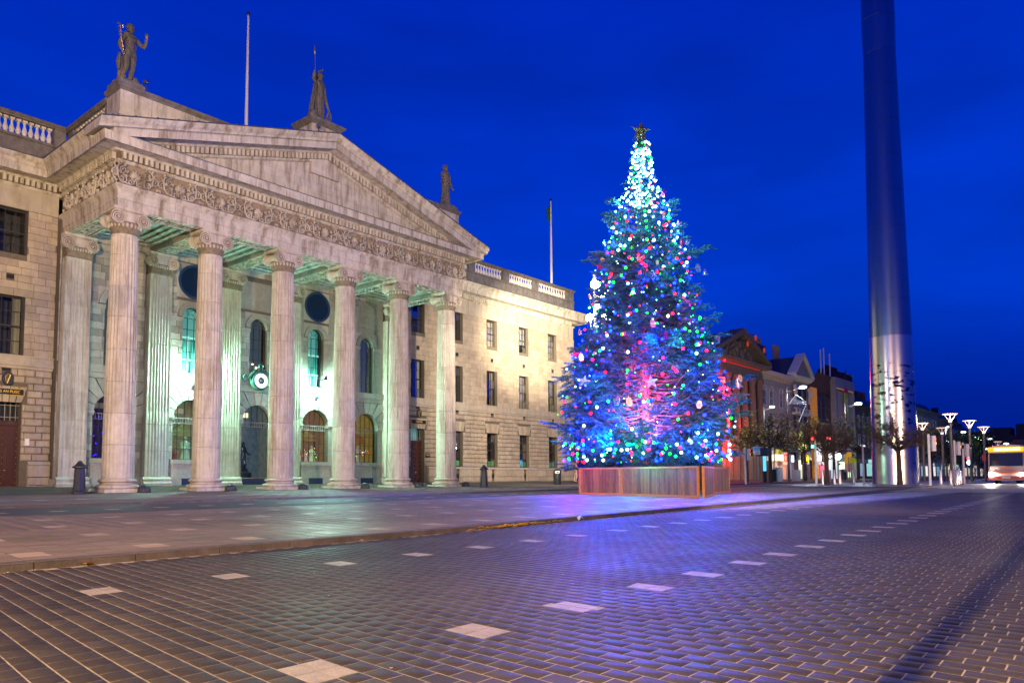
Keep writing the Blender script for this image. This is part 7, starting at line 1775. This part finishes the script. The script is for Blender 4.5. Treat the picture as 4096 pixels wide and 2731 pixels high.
disc_lamp(3944, 1707, 1918, 74, 'rightmost disc lamp, just left of the bus', 400)
disc_lamp(3998, 1766, 1912, 120, 'distant small disc lamp above the roof of the bus', 0, .6)
# ------------------------------------------------------------------ trees
def bare_tree(base_, hgt, spread, trunk_h, seed, label, group, mt='bark', levels=4, leaves=0, leafm=None, leafs=.12, flat=True, tr=.13, bw_=1.0):
    rr = random.Random(seed); t = thing('street_tree', label, 'tree', base_, 0, group); wood = MB(); twig = MB(); tips = []
    wood.tube([(0, 0, -.1), (.0, 0, trunk_h*.5), (rr.uniform(-.03, .03), 0, trunk_h)], [tr*1.25, tr*.95, tr*.9], 9)
    def grow(p, d, L, r, lev):
        n = 3; pts = [p]; q = p; dd = d.copy()
        for i in range(n): dd = (dd+Vector((rr.uniform(-.22, .22), rr.uniform(-.22, .22), rr.uniform(-.05, .16)))).normalized(); q = q+dd*L/n; pts.append(q)
        (wood if r > .02 else twig).tube([tuple(a) for a in pts], [r, r*.85, r*.7, r*.5], 5 if r > .02 else 3, cap=False)
        tips.append(q)
        if lev == 0: return
        for k in range(4 if lev > 1 else 5):
            s = rr.uniform(.35, 1.0); f = s*n; j = min(n-1, int(f)); pp = pts[j].lerp(pts[j+1], f-j); a = rr.uniform(0, 2*PI); u_ = dd.orthogonal().normalized(); v_ = dd.cross(u_)
            nd_ = (dd*.75+(u_*math.cos(a)+v_*math.sin(a))*rr.uniform(.5, .95)); 
            if flat: nd_.z = nd_.z*.7+.08
            grow(pp, nd_.normalized(), L*rr.uniform(.5, .72), max(.006, r*.55), lev-1)
    nm = 8
    for i in range(nm):
        a = 2*PI*i/nm+rr.uniform(-.3, .3); el = rr.uniform(.25, 1.1) if i % 2 else rr.uniform(.15, .6); zb = trunk_h*(1-rr.uniform(0, .12)); L = math.hypot(spread*math.cos(el), (hgt-trunk_h)*math.sin(el))*.56
        grow(Vector((0, 0, zb)), Vector((math.cos(a)*math.cos(el), math.sin(a)*math.cos(el), math.sin(el))), L, tr*.42, levels)
    grow(Vector((0, 0, trunk_h)), Vector((0, 0, 1)), (hgt-trunk_h)*.5, tr*.5, levels)
    wood.obj('trunk', M[mt], t); twig.obj('twigs', M[mt], t)
    if leaves:
        b = MB()
        for i in range(leaves):
            q = rr.choice(tips)+Vector((rr.gauss(0, .12), rr.gauss(0, .12), rr.gauss(0, .12))); s = leafs*rr.uniform(.5, 1.3); u_ = Vector((rr.gauss(0, 1), rr.gauss(0, 1), rr.gauss(0, 1))).normalized(); v_ = u_.orthogonal().normalized()
            b.add([q-u_*s, q+v_*s*.7, q+u_*s, q-v_*s*.7], [(0,1,2,3)])
        b.obj('leaves', M[leafm], t)
    return t
bare_tree(at(3600, 1937, 50.5), 5.0, 2.1, 2.35, 1, 'bare pruned tree standing in front of the steel spire', 'pruned trees on the plaza', levels=4, tr=.15)
bare_tree(at(3308, 1935, 53.5), 5.0, 2.4, 2.35, 2, 'bare pruned tree left of the spire with a thick dark trunk', 'pruned trees on the plaza', levels=4, tr=.16)
bare_tree(at(3083, 1926, 72), 7.9, 3.2, 3.4, 3, 'slender street tree with sparse yellow leaves right of the christmas tree', 'street trees', levels=4, leaves=520, leafm='leafy', leafs=.13, tr=.17, flat=False)
bare_tree(at(3222, 1920, 84), 8.0, 3.4, 3.3, 4, 'street tree with green-yellow leaves behind the arm lamp with the triangle', 'street trees', levels=3, leaves=700, leafm='leafy', leafs=.14, tr=.16, flat=False)
bare_tree(at(2990, 1924, 80), 8.3, 3.2, 3.4, 5, 'street tree with orange-brown leaves half hidden by the christmas tree', 'street trees', levels=3, leaves=600, leafm='leafy', leafs=.13, tr=.14, flat=False)
bare_tree(at(3338, 1917, 90), 8.2, 4.0, 3.3, 6, 'dark street tree with few leaves behind the pruned tree left of the spire', 'street trees', levels=3, leaves=500, leafm='leafg', leafs=.15, tr=.18, flat=False)
bare_tree(at(3433, 1915, 82), 7.6, 3.8, 3.0, 7, 'street tree with dark green leaves just left of the spire', 'street trees', levels=3, leaves=800, leafm='leafg', leafs=.15, tr=.12, flat=False)
bare_tree(at(3640, 1916, 70), 6.4, 3.0, 2.8, 8, 'reddish bare tree behind the right edge of the spire', 'street trees', levels=4, tr=.12, flat=False)
bare_tree(at(3730, 1914, 105), 8.5, 4.0, 3.0, 9, 'green-leaved tree behind the steel traffic light posts', 'street trees', levels=3, leaves=1100, leafm='leafg', leafs=.2, tr=.15, flat=False)
bare_tree(at(3806, 1914, 110), 8.5, 4.0, 3.0, 10, 'green-leaved tree behind the tallest disc lamp', 'street trees', levels=3, leaves=1100, leafm='leafg', leafs=.2, tr=.15, flat=False)
bare_tree(at(3918, 1912, 130), 9.0, 4.6, 3.0, 11, 'dark green tree between the last two disc lamps', 'street trees', levels=3, leaves=1200, leafm='leafg', leafs=.24, tr=.16, flat=False)
bare_tree(at(3856, 1912, 150), 9.0, 4.6, 3.0, 12, 'distant green tree behind the lit traffic signal', 'street trees', levels=3, leaves=900, leafm='leafg', leafs=.26, tr=.16, flat=False)
# ------------------------------------------------------------------ bollards, signals, signs, bins
def steel_bollard(px, yb, d, label, h=1.02):
    p = at(px, yb, d); b = MB(); b.lathe([(.10, -.3), (.10, h-.01), (.095, h), (.001, h)], (0, 0, 0), 18); smooth_angle(tag(b.obj('steel_bollard', M['steel'], None, p), label, 'bollard', 'stainless steel bollards on the plaza'), 40)
for px, yb, d, lab in ((3291, 1936, 53, 'steel bollard just left of the thick dark tree trunk'), (3320, 1935, 54.5, 'steel bollard half hidden behind the thick dark tree trunk'), (3338, 1934, 54, 'steel bollard first to the right of the thick tree trunk'), (3360, 1933, 54.5, 'steel bollard between the thick tree trunk and the dark bin'), (3417, 1931, 57, 'steel bollard standing alone left of the spire'),
                       (3765, 1939, 51, 'steel bollard standing alone right of the spire'), (3804, 1937, 52, 'first steel bollard of the cluster under the tallest disc lamp'), (3820, 1937, 55, 'second steel bollard of the cluster under the tallest disc lamp'), (3829, 1938, 51.5, 'third steel bollard of the cluster under the tallest disc lamp'), (3837, 1937, 53, 'fourth steel bollard of the cluster under the tallest disc lamp'), (3847, 1936, 56, 'last steel bollard of the cluster under the tallest disc lamp')):
    steel_bollard(px, yb, d, lab, 1.0)
def signal(px, ytop, yb, d, label, lights, box_side=1, box_top=None, facing=0, boxh=.95, boxcol='polewhite'):
    p = at(px, yb, d); H_ = at(px, ytop, d).z-p.z; t = thing('traffic_light', label, 'traffic light', p, 0, 'traffic lights on steel posts'); b = MB(); b.tube([(0, 0, -.2), (0, 0, H_)], [.08, .07], 10); b.obj('post', M['polewhite'], t)
    u = Vector((rt.x, rt.y, 0)); f = Vector((fw.x, fw.y, 0)).normalized(); zt_ = (H_-.1) if box_top is None else box_top
    c = u*box_side*.28+Vector((0, 0, zt_-boxh/2)); b = MB(); b.cbox(c, .22, .24, boxh, rz=math.atan2(u.y, u.x)); b.obj('signal_box', M[boxcol], t)
    b = MB(); b.tube([tuple(u*0+Vector((0, 0, zt_-.1))), tuple(u*box_side*.28+Vector((0, 0, zt_-.1)))], .02, 4); b.tube([tuple(u*0+Vector((0, 0, zt_-boxh+.1))), tuple(u*box_side*.28+Vector((0, 0, zt_-boxh+.1)))], .02, 4); b.obj('bracket', M['iron'], t)
    for (col, dz, lit, side) in lights:
        q = c+Vector((0, 0, boxh/2-.16-dz))+(f*-.13 if side == 0 else u*.14*side); b = MB(); b.ball(tuple(q), .10, 8, 6); b.obj('%s_lens' % col, emi('%s_signal' % col, {'red': (1, .03, .03), 'amber': (1, .5, .02), 'green': (.1, 1, .75)}[col], 16 if lit == 2 else (2.5 if lit else .02)), t)
        b = MB(); b.tube([tuple(q), tuple(q+(f*-.2 if side == 0 else u*.2*side))], .13, 8, cap=False); b.obj('hood', M['black'], t)
signal(2983, 1789, 1934, 62, 'traffic light in front of the dark bank, showing red and amber to the right', [('red', .0, 1, 1), ('amber', .3, 1, 1)], 1, None)
signal(3266, 1755, 1937, 53, 'traffic light left of the thick trunk, its red and green lenses glaring', [('red', .0, 2, 0), ('green', .55, 2, 0)], -1, 3.35, boxcol='black')
signal(3456, 1776, 1931, 57, 'traffic light with a black hooded head, just left of the spire', [('red', .1, 0, -1)], -1, None, boxh=.6, boxcol='black')
signal(3722, 1735, 1942, 47, 'steel traffic light post just right of the spire, red and amber seen from the side', [('red', .05, 1, 1), ('amber', .3, 1, 1)], 1, None)
signal(3824, 1760, 1938, 54, 'traffic light among the bollards with a black hooded head on its left', [('amber', .2, 1, 1)], 1, None)
signal(3858, 1769, 1935, 56, 'traffic light with a pale pink back, right of the bollard cluster', [('red', .05, 1, 1)], 1, None)
t = thing('distant_traffic_light', 'glaring red and green traffic signal low beside the bus lane', 'traffic light', at(3872, 1915, 95)); b = MB(); b.tube([(0, 0, 0), (0, 0, 2.4)], .06, 6); b.obj('post', M['polegrey'], t); b = MB(); b.ball((0, -.2, 2.05), .26, 8, 6); b.obj('green_lens', emi('green_glare', (.5, 1, .9), 14), t); b = MB(); b.ball((0, -.2, 2.55), .22, 8, 6); b.obj('red_lens', emi('red_glare', (1, .04, .06), 9), t)
t = thing('distant_traffic_light', 'pair of small red and green signals seen through the pruned tree branches', 'traffic light', at(3313, 1918, 60)); b = MB(); b.tube([(0, 0, 0), (0, 0, 3.6)], .05, 6); b.obj('post', M['polegrey'], t)
for dx, z, c in ((-.1, 3.3, 'red'), (.13, 3.25, 'red'), (-.12, 2.75, 'green'), (.08, 2.78, 'green')): b = MB(); b.ball((dx*rt.x, dx*rt.y-.1, z), .07, 8, 6); b.obj(c+'_lens', emi(c+'_small', (1, .03, .05) if c == 'red' else (.1, .9, .8), 8), t)
def post_sign(px, ytop, yb, d, w_, h, label, col, txt=None, col2=None, name='street_sign', emis=0):
    p = at(px, yb, d); H_ = at(px, ytop, d).z-p.z; t = thing(name, label, 'sign', p); b = MB(); b.tube([(0, 0, -.2), (0, 0, H_)], .045, 8); b.obj('post', M['polegrey'], t); a = math.atan2(rt.y, rt.x)
    b = MB(); b.cbox((0, -.06, H_-h/2), w_, .03, h, rz=a); b.obj('panel', mat('sign_face', col, .5, emis=col if emis else None, estr=emis), t)
    if col2: b = MB(); b.cbox((-.01*0, -.08, H_-h*.27), w_*.96, .03, h*.5, rz=a); b.obj('upper_panel', mat('sign_blue', col2, .5, emis=col2, estr=.2), t)
    if txt:
        for i, line in enumerate(txt): o = link('lettering', text_mesh(line, h*.16, .004, M['black']), t, (-.03, -.11, H_-h*(.62+.17*i))); o.rotation_euler = (PI/2, 0, a)
    return t
post_sign(3027, 1786, 1931, 66, .62, .68, 'white and blue parking sign on a thin post right of the christmas tree', (.75, .75, .75), ['PAY', 'Mon-Sat'], (.05, .25, .6), 'parking_sign')
post_sign(3052, 1790, 1929, 68, 1.25, .75, 'dark blue information panel with small white print beside the parking sign', (.015, .04, .08), None, None, 'information_panel')
t = thing('lit_panel', 'tall narrow glowing cyan advertising panel behind the information post', 'advertising panel', at(3060, 1929, 73)); b = MB(); b.cbox((0, 0, 1.9), .26, .2, 1.6, rz=look); b.obj('lit_face', emi('cyan_panel', (.10, .55, .9), 1.5), t); b = MB(); b.cbox((0, 0, .55), .3, .25, 1.1, rz=look); b.obj('base', M['iron'], t)
for px, yt, yb, d, w_, lab in ((3112, 1869, 1925, 78, .75, 'dark utility cabinet with a round opening left of the tall arm lamp'), (3186, 1879, 1923, 80, .62, 'pale grey utility cabinet right of the tall arm lamp')):
    p = at(px, yb, d); H_ = at(px, yt, d).z-p.z; t = thing('utility_cabinet', lab, 'cabinet', p); b = MB(); b.cbox((0, 0, H_/2), w_, .6, H_, rz=look+.5); b.obj('body', mat('cabinet_paint', (.45, .47, .45), .6, var=.1), t)
    if px == 3112: b = MB(); b.cbox((-.35*rt.x, -.35*rt.y-.1, H_*.44), .5, .45, H_*.86, rz=look+.5); b.obj('bin_front', M['iron'], t); b = MB(); b.ball((-.42*rt.x, -.42*rt.y-.35, H_*.62), .18, 10, 6); b.obj('round_opening', M['steel'], t)
p = at(3373, 1918, 74); t = thing('litter_bin', 'dark round litter bin between the steel bollards and the banner lamp', 'litter bin', p); b = MB(); b.lathe([(.30, 0), (.30, .8), (.31, .82), (.28, .95), (.15, 1.03), (.001, 1.05)], (0, 0, 0), 16); b.obj('body', M['iron'], t); b = MB(); b.ball((-.2, -.22, .84), .12, 8, 6); b.obj('opening', M['steel'], t)
post_sign(3390, 1815, 1918, 80, .62, 1.9, 'orange and pink poster on the lamp post by the dark bin', (.75, .38, .3), None, (.75, .42, .02), 'poster_sign')
post_sign(3398, 1808, 1919, 78, .5, .5, 'small round orange sign on a white post left of the spire', (.7, .35, .02), None, None, 'round_sign', .3)
post_sign(3414, 1829, 1918, 95, .9, .7, 'lime green square sign on a post left of the spire', (.35, .42, .02), None, None, 'green_sign', .3)
# bicycle
def bicycle(p, label, rz):
    t = thing('bicycle', label, 'bicycle', p, rz)
    for x in (-.52, .52):
        b = MB(); b.tube([(x+.33*math.cos(2*PI*i/20), 0, .34+.33*math.sin(2*PI*i/20)) for i in range(21)], .02, 5, cap=False)
        for i in range(8): b.tube([(x, 0, .34), (x+.32*math.cos(PI*i/4), 0, .34+.32*math.sin(PI*i/4))], .004, 3)
        b.obj('wheel', M['black'], t)
    b = MB(); b.tube([(-.52, 0, .34), (-.15, 0, .85), (.38, 0, .88), (.52, 0, .34)], .016, 5); b.tube([(-.52, 0, .34), (-.02, 0, .33), (.4, 0, .8)], .016, 5); b.tube([(-.02, 0, .33), (-.17, 0, .9)], .016, 5); b.obj('frame', M['iron'], t)
    b = MB(); b.cbox((-.18, 0, .93), .24, .12, .05); b.obj('saddle', M['black'], t); b = MB(); b.tube([(.36, -.22, .98), (.40, 0, .96), (.36, .22, .98)], .014, 5); b.obj('handlebar', M['black'], t)
bicycle(at(3912, 1921, 62), 'dark bicycle leaning at the foot of the disc lamp left of the bus', look+.2)
bicycle(at(3783, 1917, 74), 'bicycle with an orange basket chained behind the bollards', look-.3)
# ------------------------------------------------------------------ bus
B0 = at(4028, 1938, 57.5); BZ = B0.z
bus = thing('bus', 'white and red coach with amber destination sign and glaring headlights', 'bus', B0, -.10)
def bp_(b, name, mt, sm=False): o = b.obj(name, mt, bus); (smooth_angle(o, 40) if sm else None); return o
W2 = 1.27
sec = [(0, .30), (-W2+.06, .34), (-W2, .5), (-W2, 2.3), (-W2+.06, 2.8), (-W2+.35, 3.02), (0, 3.08), (W2-.35, 3.02), (W2-.06, 2.8), (W2, 2.3), (W2, .5), (W2-.06, .34)]
b = MB(); rr_ = []
for (x, s, dz) in ((-.0, .90, 0), (.08, .97, 0), (.3, 1, 0), (11, 1, 0), (11.4, .96, 0)): rr_.append([(x+(.22 if z > 1.45 else 0)*(1 if x < 1 else 0), y*s, .3+(z-.3)*(1 if s > .99 else .985)) for (y, z) in sec])
b.rings(rr_); bp_(b, 'body', mat('white_coach_paint', (.38, .29, .28), .3, spec=.6), True)
b = MB(); b.add([(-.03, -1.1, 1.42), (-.03, 1.1, 1.42), (.12, 1.08, 2.42), (.12, -1.08, 2.42)], [(0,1,2,3)]); bp_(b, 'windscreen', M['bglass'])
b = MB(); b.box(-.12, .05, -1.15, 1.18, .42, .66); bp_(b, 'bumper', mat('red_band', (.35, .06, .05), .35)); b = MB(); b.box(-.06, .03, -1.18, 1.18, .86, .99); bp_(b, 'red_stripe', mat('orange_red_band', (.55, .10, .04), .4))
b = MB(); b.box(-.04, .22, -1.15, 1.15, 2.52, 2.86); bp_(b, 'destination_box', emi('amber_display', (1, .40, .01), 1.5))
b = MB()
for i in range(9): b.box(-.07, -.045, -.95+i*.19, -.82+i*.19, 2.60, 2.78)
bp_(b, 'destination_letters', emi('amber_letters', (1, .8, .4), 12))
for y in (.98, -.98):
    b = MB(); b.ball((-.05, y, .78), .19 if y > 0 else .15, 12, 8); bp_(b, 'headlight', emi('headlight', (1, .97, .88), 220 if y > 0 else 120))
b = MB(); b.box(-.135, -.122, -.28, .28, .48, .60); bp_(b, 'number_plate', mat('plate', (.6, .6, .55), .5))
o = link('lettering', text_mesh('Bus Éireann', .2, .004, mat('dark_red_letters', (.30, .03, .04), .5)), bus, (-.035, -.0, 1.12)); o.rotation_euler = (PI/2, 0, -PI/2); o.location.x = -.02
b = MB(); b.tube([(-.03, .35, 1.28), (-.03, .1, 1.32), (-.03, -.15, 1.30), (-.03, -.32, 1.36)], [.015, .035, .03, .012], 5); b.tube([(-.03, .3, 1.30), (-.03, .42, 1.36)], .012, 4); b.tube([(-.03, -.1, 1.28), (-.03, -.28, 1.24)], .01, 4); b.tube([(-.03, .1, 1.3), (-.03, .28, 1.24)], .01, 4); bp_(b, 'running_dog_emblem', mat('orange_emblem', (.6, .15, .04), .5))
for y in (1.38, -1.38):
    b = MB(); b.cbox((-.25, y, 2.05), .12, .2, .5); b.tube([(.05, y*.9, 2.5), (-.25, y, 2.35)], .03, 5); bp_(b, 'mirror', mat('maroon_mirror', (.25, .03, .05), .4))
b = MB()
for x in (2.2, 8.8):
    for y in (-1.1, 1.1): b.tube([(x, y-.12, .45), (x, y+.12, .45)], .47, 16)
bp_(b, 'wheels', M['black'])
b = MB()
for i in range(7): b.box(1.5+i*1.35, 2.7+i*1.35, W2-.01, W2+.012, 1.5, 2.45)
bp_(b, 'side_windows', M['bglass'])
b = MB(); b.cbox((.5, -.2, 2.2), .05, .7, .35); b.cbox((.5, .55, 2.1), .05, .25, .3); bp_(b, 'red_interior_glow', emi('red_interior', (.8, .02, .08), .6))
dr = Vector((-math.cos(-.10), -math.sin(-.10), 0)); lf = Vector((math.sin(.10)*-1, 1, 0))
for s, e_ in ((.98, 2200), (-.98, 1500)):
    p = B0+Vector((-.25, s, .78)); point('headlight_beam', p, e_, (1, .90, .74), .1, 'SPOT', aim=p+Vector((-10, -.9 if s > 0 else -.5, -.55)), size=100, blend=.9)
dvr = thing('person', 'bus driver in a pale shirt sitting behind the windscreen', 'person', tuple(B0+Vector((.75, .35, 1.0))), look)
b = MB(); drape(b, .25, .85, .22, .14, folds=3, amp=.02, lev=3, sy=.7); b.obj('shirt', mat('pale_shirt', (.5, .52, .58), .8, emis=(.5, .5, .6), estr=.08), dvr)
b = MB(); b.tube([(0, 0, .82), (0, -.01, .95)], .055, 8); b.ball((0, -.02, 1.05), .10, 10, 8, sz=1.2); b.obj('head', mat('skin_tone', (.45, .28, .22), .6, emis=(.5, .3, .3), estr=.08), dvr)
# shops' light on the far pavement
point('shop_spill', (114, BY-3, 3.0), 500, (1, .5, .2), .5); point('shop_spill', (134, BY-3, 3.5), 600, (1, .8, .8), .5); point('shop_spill', (147, BY-3, 3.0), 500, (.8, 1, .7), .5)
point('shop_spill', (100, BY-4, 5.0), 130, (1, .8, .45), .5)
